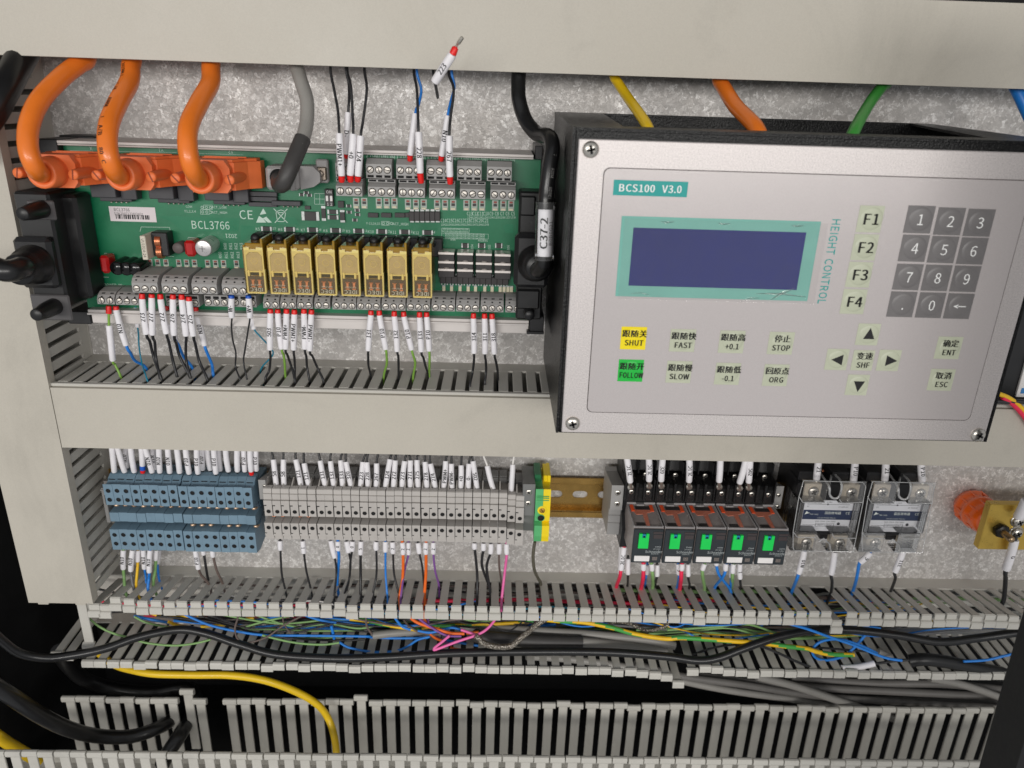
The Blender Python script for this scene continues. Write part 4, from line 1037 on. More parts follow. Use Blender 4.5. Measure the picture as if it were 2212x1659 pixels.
for i in range(16):
    x = xa+bp*i; hw = bp*.485
    end = i in (0, 7, 8)
    lab = blue_t.get(i, 'blue double level terminal block, %s from the left in the blue row' % ('second third fourth fifth sixth seventh eighth ninth tenth eleventh twelfth thirteenth fourteenth fifteenth'.split()[i-1] if 0 < i < 15 else ''))
    if base is None:
        base = thing('terminal_block', (x, 8, zb0), lab, 'terminal block', 'blue double level terminal blocks')
        b = MB(); b.prism_x(prof, x-hw, x+hw); part('body', b, M_TBLUE, base)
        b = MB()
        b.box(x-hw*.8, x+hw*.55, 36, 37.9, (zl1+zl0)/2-.9, (zl1+zl0)/2-.3); b.box(x-hw*.7, x+hw*.6, 37.5, 39, (zl1+zl0)/2-2.6, (zl1+zl0)/2-2.0)
        b.box(x-hw-.12, x-hw+.25, 40, 46.05, zt1-9.5, zt0, 0)
        part('slot', b, M_HOLE, base)
        b = MB(); b.box(x-hw*.96, x+hw*.96, 32.2, 33.4, zm1+1.5, zt0-1.5); b.box(x-hw*.96, x+hw*.96, 32.2, 33.2, zb1+1.5, zm0-1.5); part('inner_wall', b, mat('terminal_blue_shadow_plastic', (54, 70, 84), .55, 0, .08, 100), base)  # dark plates that paint the shade inside both grooves
        for zz, d in ((pz('Y1', 1080, 703, 46), 46), (pz('Y1', 1080, 818, 46), 46), (pz('Y1', 1080, 1272, 48), 48), (pz('Y1', 1080, 1384, 48), 48)):
            b = MB(); hole(b, x, d, zz, 1.75, 0, 1); part('screw_hole', b, (M_TBLUE, M_HOLE), base)
        x0 = x; cur = base
    else:
        cur = dup(base, (x-x0+random.uniform(-.1, .1)+(.45 if i > 7 else -.35), random.uniform(-.3, .2), -.25*(i % 3 == 0)+(-.4 if i > 7 else 0)), None, lab)
    if i not in (3, 11, 14):
        xx = x0; zz = zt0-1.2 if i < 8 else zm0-1.2
        b = MB(); b.lathe((xx+bp*.45, 43.5, zz+.2), (.1, .5, -1), [(-.4, .1), (-.3, 1.9), (.7, 2.0), (1.4, 1.5), (1.7, .1)], 8); b.box(xx+bp*.2, xx+bp*.75, 40.5, 43, zz-.9, zz-.3, .2)
        if i == 0: part('contact_screw', b, M_CSCR, base)
        else:
            o = bpy.data.objects.new('contact_screw', b.mesh('contact_screw', [M_CSCR], OFF[base.name])); COL.objects.link(o); o.parent = cur; OFF[o.name] = OFF[cur.name]
    if i == 0:   # only the copies made later get their own contact screw
        pass
# ---- thirty grey blocks
xa = px('Y2', 205, 815, 46); xb = px('Y2', 3462, 868, 46); gp = (xb-xa)/29; g0 = xa
def yz(y, d, c='Y2', x=1600): return pz(c, x, y, d)
ga, gb, gc = yz(535, 44), yz(600, 45), yz(683, 45)
gt1, gt0 = yz(695, 46), yz(890, 46); gq1, gq0 = yz(985, 49), yz(1142, 49); gf1, gf0 = yz(1150, 47), yz(1185, 47)
profg = [(8, ga-5), (38, ga-5), (39, ga), (43, ga), (44, ga-.4), (44.6, gb), (44, gb-.3), (45, gb-.6), (45, gc+.3), (43.6, gc), (43.6, gt1+.2), (46, gt1), (46, gt0), (32, gt0-.8), (31, gq1+.9), (48.6, gq1), (49, gq1-.6), (49, gq0), (47, gq0-.3), (47, gf0), (20, gf0), (8, gf0+8)]
words = 'first second third fourth fifth sixth seventh eighth ninth tenth eleventh twelfth thirteenth fourteenth fifteenth sixteenth seventeenth eighteenth nineteenth twentieth twenty-first twenty-second twenty-third twenty-fourth twenty-fifth twenty-sixth twenty-seventh twenty-eighth twenty-ninth thirtieth'.split()
base = None
for i in range(30):
    x = g0+gp*i; hw = gp*.466
    lab = 'light grey terminal block, %s from the left in the long grey row' % words[i]
    if i == 0: lab = 'leftmost light grey terminal block of the long grey row'
    if i == 29: lab = 'rightmost light grey terminal block, next to the dark end bracket'
    if base is None:
        base = thing('terminal_block', (x, 8, gf0), lab, 'terminal block', 'grey terminal blocks on the rail')
        b = MB(); b.prism_x(profg, x-hw, x+hw); b.prism_x([(30, ga-6), (38.9, ga-6), (38.9, ga+.3), (32, ga+3.4)], x-hw*.95, x-hw*.68); part('body', b, M_TLIGHT, base)
        b = MB(); zz = yz(760, 46)
        b.box(x-hw-.12, x-hw+.22, 36, 46.06, zz+.3, gt0); b.box(x-hw-.1, x-hw*.35, 45.5, 46.08, zz-.15, zz+.65)
        zz = yz(1105, 49); b.box(x-hw-.1, x-hw+.15, 40, 49.06, gq1-1, zz); b.box(x-hw-.1, x-hw*.5, 48.5, 49.07, zz-.7, zz-.1)
        part('slot', b, M_HOLE, base)
        for zz, d, dx in ((yz(832, 46), 46, .25), (yz(1040, 49), 49, .1)):
            b = MB(); hole(b, x+dx, d, zz, 1.65, 0, 1); part('screw_hole', b, (M_TLIGHT, M_HOLE), base)
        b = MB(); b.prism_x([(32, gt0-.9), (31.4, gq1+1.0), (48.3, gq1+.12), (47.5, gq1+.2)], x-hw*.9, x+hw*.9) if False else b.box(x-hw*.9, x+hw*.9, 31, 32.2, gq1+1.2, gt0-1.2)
        part('inner_wall', b, M_CHIP, base)  # near-black plate, groove shade painted as colour
        b = MB(); fz1 = yz(318, 19); b.box(x-hw, x+hw, 8, 19, ga-5, fz1, .3); b.box(x-hw, x+hw*.8, 19, 21, fz1-1.6, fz1-.6, .1); part('wire_funnel', b, mat('terminal_funnel_grey', (126, 125, 124), .5, 0, .06, 90), base)  # darker than the body: shade of the recess put into the colour
        x0 = x
    else:
        dz = random.uniform(-.2, .15) + (-2.0 if i >= 28 else 0); dd = (-1.5 if i == 28 else 0)
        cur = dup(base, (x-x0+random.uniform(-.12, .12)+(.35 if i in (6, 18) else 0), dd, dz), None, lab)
for k in (0, 1, 3, 4):
    x = g0+gp*(k+.5)-.2; z = gt0-.6
    b = MB(); b.tube([(x+2.2*math.cos(a*.5), 43, z-1.6*math.sin(a*.5)) for a in range(8)], .35, 6); solo('jumper_link', b, M_COPPER, 'thin copper jumper loop under the grey terminals, %s from the left' % words[(0, 1, 3, 4).index(k)], 'jumper', 'jumper loops under the grey terminals')
# ---- end brackets
def bracket(lab, c, x0, x1, y0, ymid, y1, d0, d1, screws_, m=M_TERM, n_rib=0, below=None):
    X0 = px(c, x0, (y0+y1)/2, d1); X1 = px(c, x1, (y0+y1)/2, d1); xm = (x0+x1)/2
    z1 = pz(c, xm, y0, d0); zq = pz(c, xm, ymid, d1); z0 = pz(c, xm, y1, d1)
    t = thing('end_bracket', ((X0+X1)/2, 8, z0), lab, 'end bracket', 'end brackets clamped on the rail')
    b = MB(); b.prism_x([(8, z1+1), (d0, z1), (d1, zq), (d1, z0), (8, z0-2)], X0, X1); part('body', b, m, t)
    if below:
        yb, db = below; zb_ = pz(c, xm, yb, db)
        b = MB(); b.box(X0+.3, X1+(X1-X0)*.1, 8, db, zb_, z0-.2, .4)
        for k in range(n_rib): zz = lerp(z0-1, zb_+4, k/max(1, n_rib)); b.box(X0+.1, X1+.2, db-.5, db+.8, zz-1.2, zz, .2)
        part('foot', b, m, t)
    for x, y in screws_:
        p = P(c, x, y, d1); b = MB(); screw(b, p[0], d1-.4, p[2], (X1-X0)*.27, 0, 1, random.uniform(0, 3), 14, 1.0, True, True); part('screw', b, (M_STEEL, M_DSTEEL), t)
bracket('dark grey end bracket with two screws between the grey blocks and the earth terminal', 'Y3', 1320, 1478, 280, 455, 860, 14, 44, ((1397, 562), (1388, 705)), mat('bracket_dark_grey', (118, 118, 117), .5, 0, .05, 100), 1, (1060, 36))
bracket('light grey end bracket with two screws left of the black relay sockets', 'Y4', -5, 152, 285, 470, 790, 14, 46, ((75, 568), (66, 710)), M_TERM, 3, (1110, 40))
bracket('light grey end bracket with two screws right of the black relay sockets', 'Y4', 2092, 2215, 400, 480, 770, 14, 38, ((2160, 598), (2140, 748)), M_TERM)
bracket('grey end bracket between the blue and the light grey terminal blocks', 'Y2', 78, 168, 290, 400, 650, 14, 40, ((150, 478),), M_TERM, 2, (1010, 34))
bracket('grey end bracket at the left end of the blue row', 'Y1', 100, 150, 500, 560, 600, 20, 30, (), M_TERM, 1, (1100, 36))
# ---- green and yellow earth terminal
pe = thing('earth_terminal', (px('Y3', 1560, 800, 46), 8, pz('Y3', 1550, 1195, 50)), 'green and yellow earth terminal block standing alone on the rail', 'earth terminal')
M_PEG = mat('earth_green', (88, 176, 112), .42, 0, .05, 100); M_PEY = mat('earth_yellow', (244, 214, 22), .42, 0, .05, 100); M_PED = mat('earth_green_dark', (40, 112, 72), .45, 0, .06, 100)
def yp(y, d, x=1570): return pz('Y3', x, y, d)
def xp(x, y, d=48): return px('Y3', x, y, d)
prf = [(8, yp(500, 40)), (40, yp(500, 40)), (47, yp(520, 47)), (48, yp(690, 48)), (48, yp(930, 48)), (44, yp(945, 46)), (49, yp(995, 49)), (49, yp(1130, 49)), (47, yp(1195, 47)), (8, yp(1195, 47))]
xl, xm, xr = xp(1478, 800), xp(1582, 700), xp(1672, 800)
b = MB(); b.prism_x(prf, xl, xm-.05); part('green_half', b, M_PEG, pe)
b = MB(); b.prism_x(prf, xm+.05, xr); part('yellow_half', b, M_PEY, pe)
b = MB(); b.box(xp(1475, 340, 30), xp(1560, 340, 30), 9, 30, yp(510, 34), yp(335, 30), .5); part('green_latch', b, M_PED, pe)
b = MB(); b.box(xp(1590, 345, 30), xp(1682, 345, 30), 9, 30, yp(500, 34), yp(345, 30), .5); b.box(xp(1640, 345, 30), xp(1682, 345, 30), 9, 31, yp(420, 30), yp(335, 30), .3); part('yellow_latch', b, M_PEY, pe)
b = MB(); p = P('Y3', 1570, 792, 48); b.lathe(p, (0, 1, 0), [(-.5, 3.6), (.3, 3.6), (.4, 3.3), (.41, .1)], 16); part('screw_ring', b, M_PEY, pe)
b = MB(); screw(b, p[0], 48.2, p[2], 2.2, 0, 1, 2.2, 14, .6); part('screw', b, (mat('brass_screw', (196, 150, 60), .4, .7, .1, 300), M_DSTEEL), pe)
for x, y, m, r in ((1553, 893, M_HOLE, 2.5), (1546, 1068, M_PED, 2.8)):
    p = P('Y3', x, y, 48.6); b = MB(); hole(b, p[0], 48.6, p[2], r, 0, 1, None, 16); part('screw_hole', b, (M_PEG, m), pe)
b = MB()
for y in (610, 632, 660): b.box(xp(1500, y), xp(1660, y), 47.6, 48.5, yp(y+8, 48), yp(y, 48), .1)
part('rib', b, M_PEG, pe)
# ---- five sockets with plug-in relays
M_SOCK = mat('socket_black', (20, 20, 21), .38, 0, .15, 120, .05, 900)
M_SMOKE = mat('smoked_relay_case', (150, 141, 138), .24, 0, .08, 60)
M_RFACE = mat('relay_face_black', (42, 48, 52), .42, 0, .06, 100); M_ORG = mat('orange_relay_lever', (240, 88, 40), .4, 0, .06, 100)
M_RGRN = mat('relay_button_green', (18, 208, 84), .35, 0, .04, 100); M_RBLU = mat('relay_button_blue', (22, 130, 164), .4)
M_WTAG = mat('white_tag', (232, 228, 226), .5, 0, .03, 90)
DRF = 82.0
rx = [px('Y4', x, 1300, DRF) for x in (455, 860, 1255, 1665, 2068)]
rp = (rx[4]-rx[0])/4
sx0 = px('Y4', 160, 500, 46); sx1 = px('Y4', 2108, 520, 46); spit = (sx1-sx0)/5
sbase = None
pos = ['leftmost', 'second from left', 'middle', 'second from right', 'rightmost']
z_a, z_b, z_c, z_d = pz('Y4', 1150, 150, 28), pz('Y4', 1150, 285, 30), pz('Y4', 1150, 420, 40), pz('Y4', 1150, 690, 48)
for k in range(5):
    x = sx0+spit*(k+.5); hw = spit*.493
    lab = 'black relay socket behind the %s plug-in relay' % ('leftmost', 'second', 'middle', 'fourth', 'rightmost')[k]
    if sbase is None:
        sbase = thing('relay_socket', (x, 8, z_d-30), lab, 'relay socket', 'black relay sockets on the rail')
        b = MB(); b.prism_x([(8, z_a+5), (24, z_a+5), (28, z_a), (30, z_b), (36, z_b-.5), (38, z_c+3), (46, z_c), (48, z_c-2), (48, z_d), (44, z_d-12), (52, z_d-22), (48, z_d-40), (8, z_d-40)], x-hw, x+hw)
        part('body', b, M_SOCK, sbase)
        b = MB()
        for s_ in (-1, 1):
            b.box(x+s_*hw*.93-.6, x+s_*hw*.93+.6, 22, 40, z_b+1, z_a+4, .3); b.box(x+s_*hw*.93-.6, x+s_*hw*.93+.6, 36, 50, z_c-12, z_c+6, .3)
        b.box(x-.6, x+.6, 22, 38, z_b+1, z_a+4, .3); b.box(x-hw*.3, x-hw*.12, 40, 50, z_c-12, z_c+3, .3); b.box(x+hw*.22, x+hw*.4, 40, 50, z_c-12, z_c+3, .3)
        part('partition', b, M_SOCK, sbase)
        b = MB(); b.box(x-hw*.1, x+hw*.2, 46, 48.2, z_d+3, z_c-4); part('opening', b, M_HOLE, sbase)
        for xx, y, d in ((-.5, 345, 38), (.5, 345, 38), (-.55, 572, 48.2), (.58, 578, 48.2)):
            zz = pz('Y4', 1150, y, d); b = MB(); screw(b, x+xx*hw, d-.3, zz, 2.1, 0, 1, 1.0, 10, .9, True, True); part('screw', b, (M_STEEL, M_DSTEEL), sbase)
        x0 = x
    else: dup(sbase, (x-x0, 0, 0), None, lab)
rbase = None
zt_ = pz('Y4', 1255, 1058, DRF); zb_ = pz('Y4', 1255, 1490, DRF)
rdb = PZ('Y4', 1150, 725, zt_+.8)[1]
for k in range(5):
    x = rx[0]+rp*k; hw = rp*.478
    lab = '%s of the five black plug-in relays with green button' % pos[k]
    if rbase is None:
        rbase = thing('plug_in_relay', (x, rdb, zb_), lab, 'relay', 'plug-in relays in the black sockets')
        b = MB(); b.prism_x([(rdb-12, zt_+1.0), (rdb, zt_+1.2), (DRF-2.0, zt_+.2), (DRF-2.0, zb_+1), (rdb-12, zb_+1)], x-hw, x+hw); part('case', b, M_SMOKE, rbase)
        zr = zt_+1.15
        b = MB()
        b.box(x-hw, x-hw*.35, rdb-1.5, rdb+1.2, zr-1, zr+1.4, .3); b.box(x+hw*.2, x+hw, rdb-1.5, rdb+1.2, zr-1, zr+1.4, .3); b.box(x-hw*.35, x+hw*.2, rdb-1, rdb+3.2, zr-1, zr+.8, .3)
        b.box(x-hw, x-hw+.9, rdb-1, DRF-2.2, zt_+.4, zr+.5, .2); b.box(x+hw-.9, x+hw, rdb-1, DRF-2.2, zt_+.4, zr+.5, .2); b.box(x-hw, x+hw, DRF-3.6, DRF-2.1, zt_-.2, zt_+1.1, .2)
        part('case_rim', b, mat('smoked_case_rim', (150, 146, 146), .25, 0, .06, 80), rbase)
        b = MB()   # orange lever frame showing through the smoked top
        for xx, ww in ((-hw*.72, 1.0), (hw*.62, 1.0)):
            b.prism_x([(rdb+2.6, zr+.45), (rdb+11, zr+.2), (rdb+11, zr-.6), (rdb+2.6, zr-.6)], x+xx-ww*1.25, x+xx+ww*1.25)
        b.box(x-hw*.1+.4, x-hw*.1+2.4, DRF-9, DRF-3.0, zt_-.2, zt_+.72, .1)
        part('lever', b, M_ORG, rbase)
        b = MB(); b.prism_z([(x-hw*.8, rdb+8.5), (x+hw*.7, rdb+8.5), (x+hw*.55, rdb+12), (x+hw*.2, rdb+13.5), (x+hw*.12, DRF-4), (x-hw*.1, DRF-4), (x-hw*.12, rdb+15), (x-hw*.55, rdb+15.5)], zt_-.4, zt_+1.05); part('lever_plate', b, mat('orange_seen_through_case', (204, 120, 96), .3, 0, .1, 60), rbase)
        b = MB(); b.box(x-hw*.5, x+hw*.72, rdb+4.0, rdb+9.0, zt_, zr+.12, .1); b.box(x-hw*.75, x-hw*.15, DRF-8.5, DRF-3.7, zt_-.3, zt_+.62, .1); part('armature', b, M_CHIP, rbase)
        b = MB(); b.box(x-hw+.1, x+hw-.1, DRF-1.9, DRF, zb_, zt_, .5); face = part('front_face', b, M_RFACE, rbase)
        w_ = hw/197
        def fx(px_): return x+(px_-455)*w_*.98+.3
        def fz(py_): return zt_+(py_-1058)/(1490-1058)*(zb_-zt_)
        b = MB(); b.prism_d([(fx(318), fz(1285)), (fx(452), fz(1285)), (fx(452), fz(1100)), (fx(415), fz(1100)), (fx(410), fz(1150)), (fx(360), fz(1150)), (fx(362), fz(1100)), (fx(320), fz(1100))], DRF, DRF+1.6); bt = part('test_button', b, M_RGRN, face)
        b = MB(); b.box(fx(362), fx(412), DRF, DRF+1.2, fz(1165), fz(1108), .2, 0); b.lathe((fx(388), DRF+1.15, fz(1138)), (0, 1, 0), [(0, .8), (.15, .8), (.16, .05)], 10, 1); part('test_pin', b, (M_RBLU, M_HOLE), face)
        b = MB(); b.box(fx(508), fx(640), DRF, DRF+.4, fz(1108), fz(1082), .1); b.box(fx(515), fx(635), DRF, DRF+.3, fz(1170), fz(1118), .1); part('indicator_window', b, mat('indicator_brown', (66, 58, 58), .25), face)
        b = MB(); b.box(fx(285), fx(492), DRF, DRF+.8, fz(1462), fz(1392), .2); part('name_tag', b, M_WTAG, face)
        b = MB(); b.box(fx(530), fx(598), DRF, DRF+.4, fz(1450), fz(1405), .1); b.lathe((fx(562), DRF+.3, fz(1420)), (0, 1, 0), [(0, .9), (.3, .8), (.5, .1)], 8); part('lamp', b, mat('relay_lamp_grey', (112, 104, 100), .3), face)
        b = MB(); b.text_front('Schneider', fx(545), fz(1340), DRF+.08, 2.0, 0, .95); b.text_front('RXM4', fx(592), fz(1276), DRF+.08, 1.1, 0, 1); b.text_front('24 VDC', fx(580), fz(1305), DRF+.08, 1.1, 0, 1); b.text_front('Electric', fx(560), fz(1366), DRF+.08, 1.1, 0, .95)
        part('lettering', b, mat('relay_print_grey', (176, 182, 182), .5), face)
        x0 = x
    else: dup(rbase, (x-x0, 0, random.uniform(-.3, .3)), None, lab)
# ---- two solid-state relays on finned black heat sinks
M_CLEAR = clear_mat('clear_terminal_cover', (226, 224, 222), .05, .07)
M_SINK = mat('black_anodised', (34, 33, 34), .38, .2, .15, 120)
M_SSRW = mat('silver_label', (214, 214, 218), .4, .05, .04, 90); M_SSRB = mat('dark_blue_band', (48, 58, 84), .4, 0, .04, 90)
DS = 62.0
def ssr(ox, oy, lab):
    def Q(x, y, d): return P('Y5', x+ox, y+oy, d)
    a = Q(300, 405, DS); c_ = Q(940, 1340, DS); l = Q(180, 900, DS)[0]; r = Q(1030, 900, DS)[0]
    l = (Q(290, 500, DS)[0]+Q(165, 1150, DS)[0])/2; r = (Q(1105, 500, DS)[0]+Q(965, 1150, DS)[0])/2; z1 = a[2]; z0 = c_[2]
    t = thing('solid_state_relay', ((l+r)/2, 0, z0), lab, 'solid state relay', 'solid state relays under clear covers')
    hz1 = Q(300, 222, 28)[2]; hl = Q(150, 400, 28)[0]; hr = hl+(r-l)*1.02
    b = MB(); b.box(hl, hr, .2, 30, z0+3, hz1, .6); part('heat_sink', b, M_SINK, t)
    b = MB()
    b.box(l+1.5, r-3.5, 30.1, 51, z0+8, z1-8, .8); b.box(l+3, l+17, 30.1, 46, z0+1, z0+9, .5); b.box(r-18, r-5, 30.1, 46, z0+1, z0+9, .5); b.box(l+3, l+17, 30.1, 46, z1-10, z1-1, .5); b.box(r-18, r-5, 30.1, 46, z1-10, z1-1, .5)
    part('body', b, mat('ssr_black', (30, 30, 32), .4, 0, .1, 90), t)
    # label
    lz1 = Q(600, 665, 52)[2]; lz0 = Q(560, 1062, 52)[2]; ll = Q(285, 870, 52)[0]; lr = Q(918, 880, 52)[0]
    b = MB(); b.box(ll, lr, 51.1, 52, lz0, lz1, .2); lb = part('label', b, M_SSRW, t)
    bz1 = Q(600, 790, 52)[2]; bz0 = Q(590, 912, 52)[2]
    b = MB(); b.box(ll+.1, lr-.1, 52, 52.08, bz0, bz1); part('label_band', b, M_SSRB, lb)
    b = MB(); xm = (ll+lr)/2; hh = lz1-lz0
    b.text_front('固态继电器', xm+4, bz1-2.3, 52.12, 1.9, 0, .95); b.text_front('CE', lr-3.2, bz1-2.3, 52.12, 2.0, 0, 1); b.prism_d([(ll+1.2, bz1-4.0), (ll+2.6, bz1-1.0), (ll+3.6, bz1-2.2), (ll+5.2, bz1-2.6), (ll+3.2, bz1-3.2)], 52.08, 52.12); b.text_front('SSR relay', ll+8.5, bz1-3.6, 52.12, 1.0, 0, 1); b.text_front('SOLID STATE RELAY', xm, bz0+1.4, 52.12, .8, 0, 1.3)
    part('lettering', b, M_WINK, lb)
    b = MB()
    b.text_front('LOAD', xm, lz1-1.4, 52.06, 1.1); b.box(ll+2, lr-3, 52, 52.05, lz1-3.4, lz1-3.15); b.lathe((xm-1, 52, lz1-3.3), (0, 1, 0), [(0, .7), (.06, .7), (.07, .1)], 8)
    b.text_front('AC', ll+3, lz1-5.2, 52.06, 1.1); b.text_front('24-480VAC', lr-7.5, lz1-5.3, 52.06, 1.1)
    zz = bz0-1.6; b.text_front('SSR-25DA 25A 380V', xm-.5, zz, 52.06, 1.2)
    zz = bz0-4.7; b.box(ll+1, lr-3.5, 52, 52.04, zz-.12, zz+.12)
    for q_ in (zz+1.3, zz-1.3): b.box(xm-7.5, xm+6.5, 52, 52.05, q_-.1, q_+.1)
    b.box(xm-7.6, xm-7.3, 52, 52.05, zz-1.3, zz+1.3); b.box(xm+6.3, xm+6.6, 52, 52.05, zz-1.3, zz+1.3); b.text_front('INPUT 3-32VDC', xm-.5, zz, 52.08, 1.1, 0, .95)
    b.lathe((xm+9.8, 52, zz+1.2), (0, 1, 0), [(0, 1.2), (.3, 1.1), (.5, .1)], 10); b.text_front('-3', ll+2.5, zz-2.6, 52.06, 1.1); b.text_front('+4', lr-6, zz-2.8, 52.06, 1.1)
    part('print', b, mat('label_print_grey', (60, 60, 66), .5), lb)
    for x, y in ((420, 545), (915, 560), (330, 1205), (760, 1215)):
        p = Q(x, y, 53); b = MB(); b.box(p[0]-6.3, p[0]+6.3, 46, 52.6, p[2]-6, p[2]+6, .3, 2); screw(b, p[0]+.6, 52.6, p[2]-.3, 4.2, 0, 1, random.uniform(.2, 1.2), 14, 2.2, True, True); part('terminal_screw', b, (M_STEEL, M_DSTEEL, mat('terminal_tin_brown', (216, 204, 186), .4, .35, .15, 300)), t)
    # clear cover: frame, four hoods, hinge loops
    b = MB(); th = 1.0
    def pl(x0, x1, d0, d1, zA, zB): b.box(x0, x1, d0, d1, zA, zB, .25)
    hz = z1-Q(600, 700, DS)[2]; lz = Q(600, 1085, DS)[2]-z0
    wl = (r-l)
    for (xa_, xb_) in ((l+1, l+wl*.40), (l+wl*.62, r)):
        pl(xa_, xb_, DS-1, DS, z1-hz, z1); pl(xa_, xb_, 44, DS-1.05, z1-hz, z1-hz+th)
    for (xa_, xb_) in ((l, l+wl*.38), (l+wl*.60, r-2)):
        pl(xa_, xb_, DS-1, DS, z0, z0+lz); pl(xa_, xb_, 46, DS-1.05, z0+lz-th, z0+lz); pl(xa_, xb_, 50, DS-1.05, z0, z0+th)
    pl(l, l+th, 36, DS-1.05, z0+1.1, z1-hz-.1); pl(r-th, r, 36, DS-1.05, z0+lz+.1, z1-hz-.1)
    pl(l+th+.05, l+3.2, DS-1, DS, z0+lz+.1, z1-hz-.1); pl(r-5.2, r-th-.05, DS-1, DS, z0+lz+.1, z1-hz-.1)
    part('cover', b, M_CLEAR, t)
    b = MB()
    u = [Q(x, y, d) for x, y, d in ((515, 310, 40), (630, 480, 60), (640, 590, 60), (700, 640, 60), (770, 600, 60), (790, 430, 60), (665, 290, 38))]
    b.tube(spline(u, 4), .9, 6); b.tube([Q(625, 500, 60), Q(650, 400, 50), Q(668, 292, 38)], .8, 6)
    b.tube([Q(500, 1200, 60), Q(560, 1160, 61), Q(640, 1230, 61), Q(655, 1330, 61)], .7, 6)
    u = [Q(x, y, DS+.1) for x, y in ((300, 408), (1065, 430), (1108, 480), (1072, 690), (945, 1330), (180, 1318), (165, 1280), (165, 1070), (240, 620), (300, 408))]
    b.tube(u, .38, 5)
    u = [Q(x, y, DS+.1) for x, y in ((245, 620), (290, 690), (540, 700))]; b.tube(u, .38, 5)
    u = [Q(x, y, DS+.1) for x, y in ((765, 650), (800, 700), (1070, 690))]; b.tube(u, .38, 5)
    u = [Q(x, y, DS+.1) for x, y in ((170, 1075), (220, 1140), (460, 1145))]; b.tube(u, .38, 5)
    u = [Q(x, y, DS+.1) for x, y in ((670, 1095), (700, 1150), (980, 1155))]; b.tube(u, .38, 5)
    part('cover_edge', b, clear_mat('clear_cover_edge', (222, 222, 222), .5, .1), t)
    b = MB(); p = Q(560, 300, 31); screw(b, p[0], 30.2, p[2], 2.6, 0, 1, .6, 12, 2, True, True); part('mounting_screw', b, (M_COPPER, M_DSTEEL), t)
    return t
ssr(0, 0, 'left of the two solid state relays with clear cover on black heat sink')
ssr(895, 12, 'right of the two solid state relays with clear cover on black heat sink')
# ---- orange insulator and brass bar
M_ORI = mat('orange_insulator', (246, 104, 30), .2, 0, .06, 60, coat=.6); M_BRASS = mat('brass', (206, 172, 82), .3, .75, .16, 45, .06, 500)
pb = P('Y6', 1775, 910, 40)
ins = thing('insulator', (pb[0]-1, 0, pb[2]), 'glossy orange ribbed insulator carrying the brass bar', 'insulator')
b = MB()
b.lathe((pb[0]-1, 0.1, pb[2]), (0, 1, 0), [(0, 12.2), (3, 13.6), (5, 14.6), (7, 14.8), (9, 13.7), (11, 13.2), (13, 13.7), (15, 14.7), (18, 14.6), (20, 13.2), (23, 12.8), (26, 13.0), (29, 12), (32.5, 10), (32.6, .1)], 28)
part('body', b, M_ORI, ins)
b = MB()
for k in range(10):
    a = k*.628; ca, sa = math.cos(a), math.sin(a); X, Z = pb[0]-1, pb[2]
    b.tube([(X+14*ca, 5, Z+14*sa), (X+13.7*ca, 15, Z+13.7*sa), (X+12.5*ca, 26, Z+12.5*sa)], 1.1, 6)
part('rib', b, M_ORI, ins)
bl = P('Y6', 1435, 1270, 40); tl = P('Y6', 1600, 480, 40)
bar = thing('brass_bar', (bl[0]+40, 33, bl[2]), 'brass earthing bar with bolts at the right edge, on the orange insulator', 'brass bar')
b = MB(); b.box((bl[0]+tl[0])/2, (bl[0]+tl[0])/2+110, 33, 40, bl[2], tl[2], .5); part('bar', b, M_BRASS, bar)
b = MB(); b.lathe((pb[0], 40, pb[2]), (0, 1, 0), [(0, 5.6), (.6, 5.8), (4.6, 5.8), (5.2, 5.2), (5.21, .1)], 6); part('nut', b, mat('blackened_nut', (42, 40, 38), .35, .6, .15, 300), bar)
b = MB(); b.lathe((pb[0], 40, pb[2]), (0, 1, 0), [(5, 2.6), (15, 2.6), (16.2, 2.1), (16.3, .1)], 12); part('stud', b, mat('stud_steel', (176, 150, 118), .3, .85, .1, 300), bar)
for x, y in ((2125, 790), (2095, 990)):
    p = P('Y6', x, y, 42); b = MB(); b.lathe((p[0], 40, p[2]), (0, 1, 0), [(0, 5.6), (.8, 5.6), (.81, .1)], 16, 2); screw(b, p[0], 40.8, p[2], 4.6, 0, 1, .5, 18, 3.2, True, True); part('screw', b, (M_STEEL, M_HOLE, M_STEEL), bar)
# ---- black device and door post at the right edge
t = thing('black_device', (px('D', 2175, 700, 40), 0, pz('D', 2170, 870, 40)), 'black housing with a white and blue tag at the right edge beside the operator panel', 'device housing')
b = MB(); b.box(px('D', 2148, 700, 45), px('D', 2148, 700, 45)+70, .3, 45, pz('D', 2170, 868, 45), pz('D', 2170, 450, 45), 1); part('housing', b, M_BLACK, t)
b = MB(); b.box(px('D', 2201, 835, 47), px('D', 2201, 835, 47)+22, 45, 47, pz('D', 2205, 858, 47), pz('D', 2205, 760, 47), .3, 0); b.box(px('D', 2208, 835, 47), px('D', 2208, 835, 47)+10, 47, 47.2, pz('D', 2205, 850, 47), pz('D', 2205, 838, 47), .05, 1)
part('tag', b, (M_WTAG, mat('tag_blue', (60, 130, 190), .4)), t)
e0 = P('D', 2108, 1659, 216); e1 = P('D', 2212, 1292, 216)
b = MB(); xx = e0[0]; b.box(xx, xx+70, 215, 245, -520, 60, 3)
for v_ in range(len(b.v)):
    p = b.v[v_]; b.v[v_] = (p[0]+(p[2]-e0[2])*(e1[0]-e0[0])/(e1[2]-e0[2]), p[1], p[2])
solo('door_post', b, mat('door_post_black', (20, 20, 21), .6, 0, .1, 60, .2, 400), 'black steel door post close to the camera at the lower right edge', 'door post')
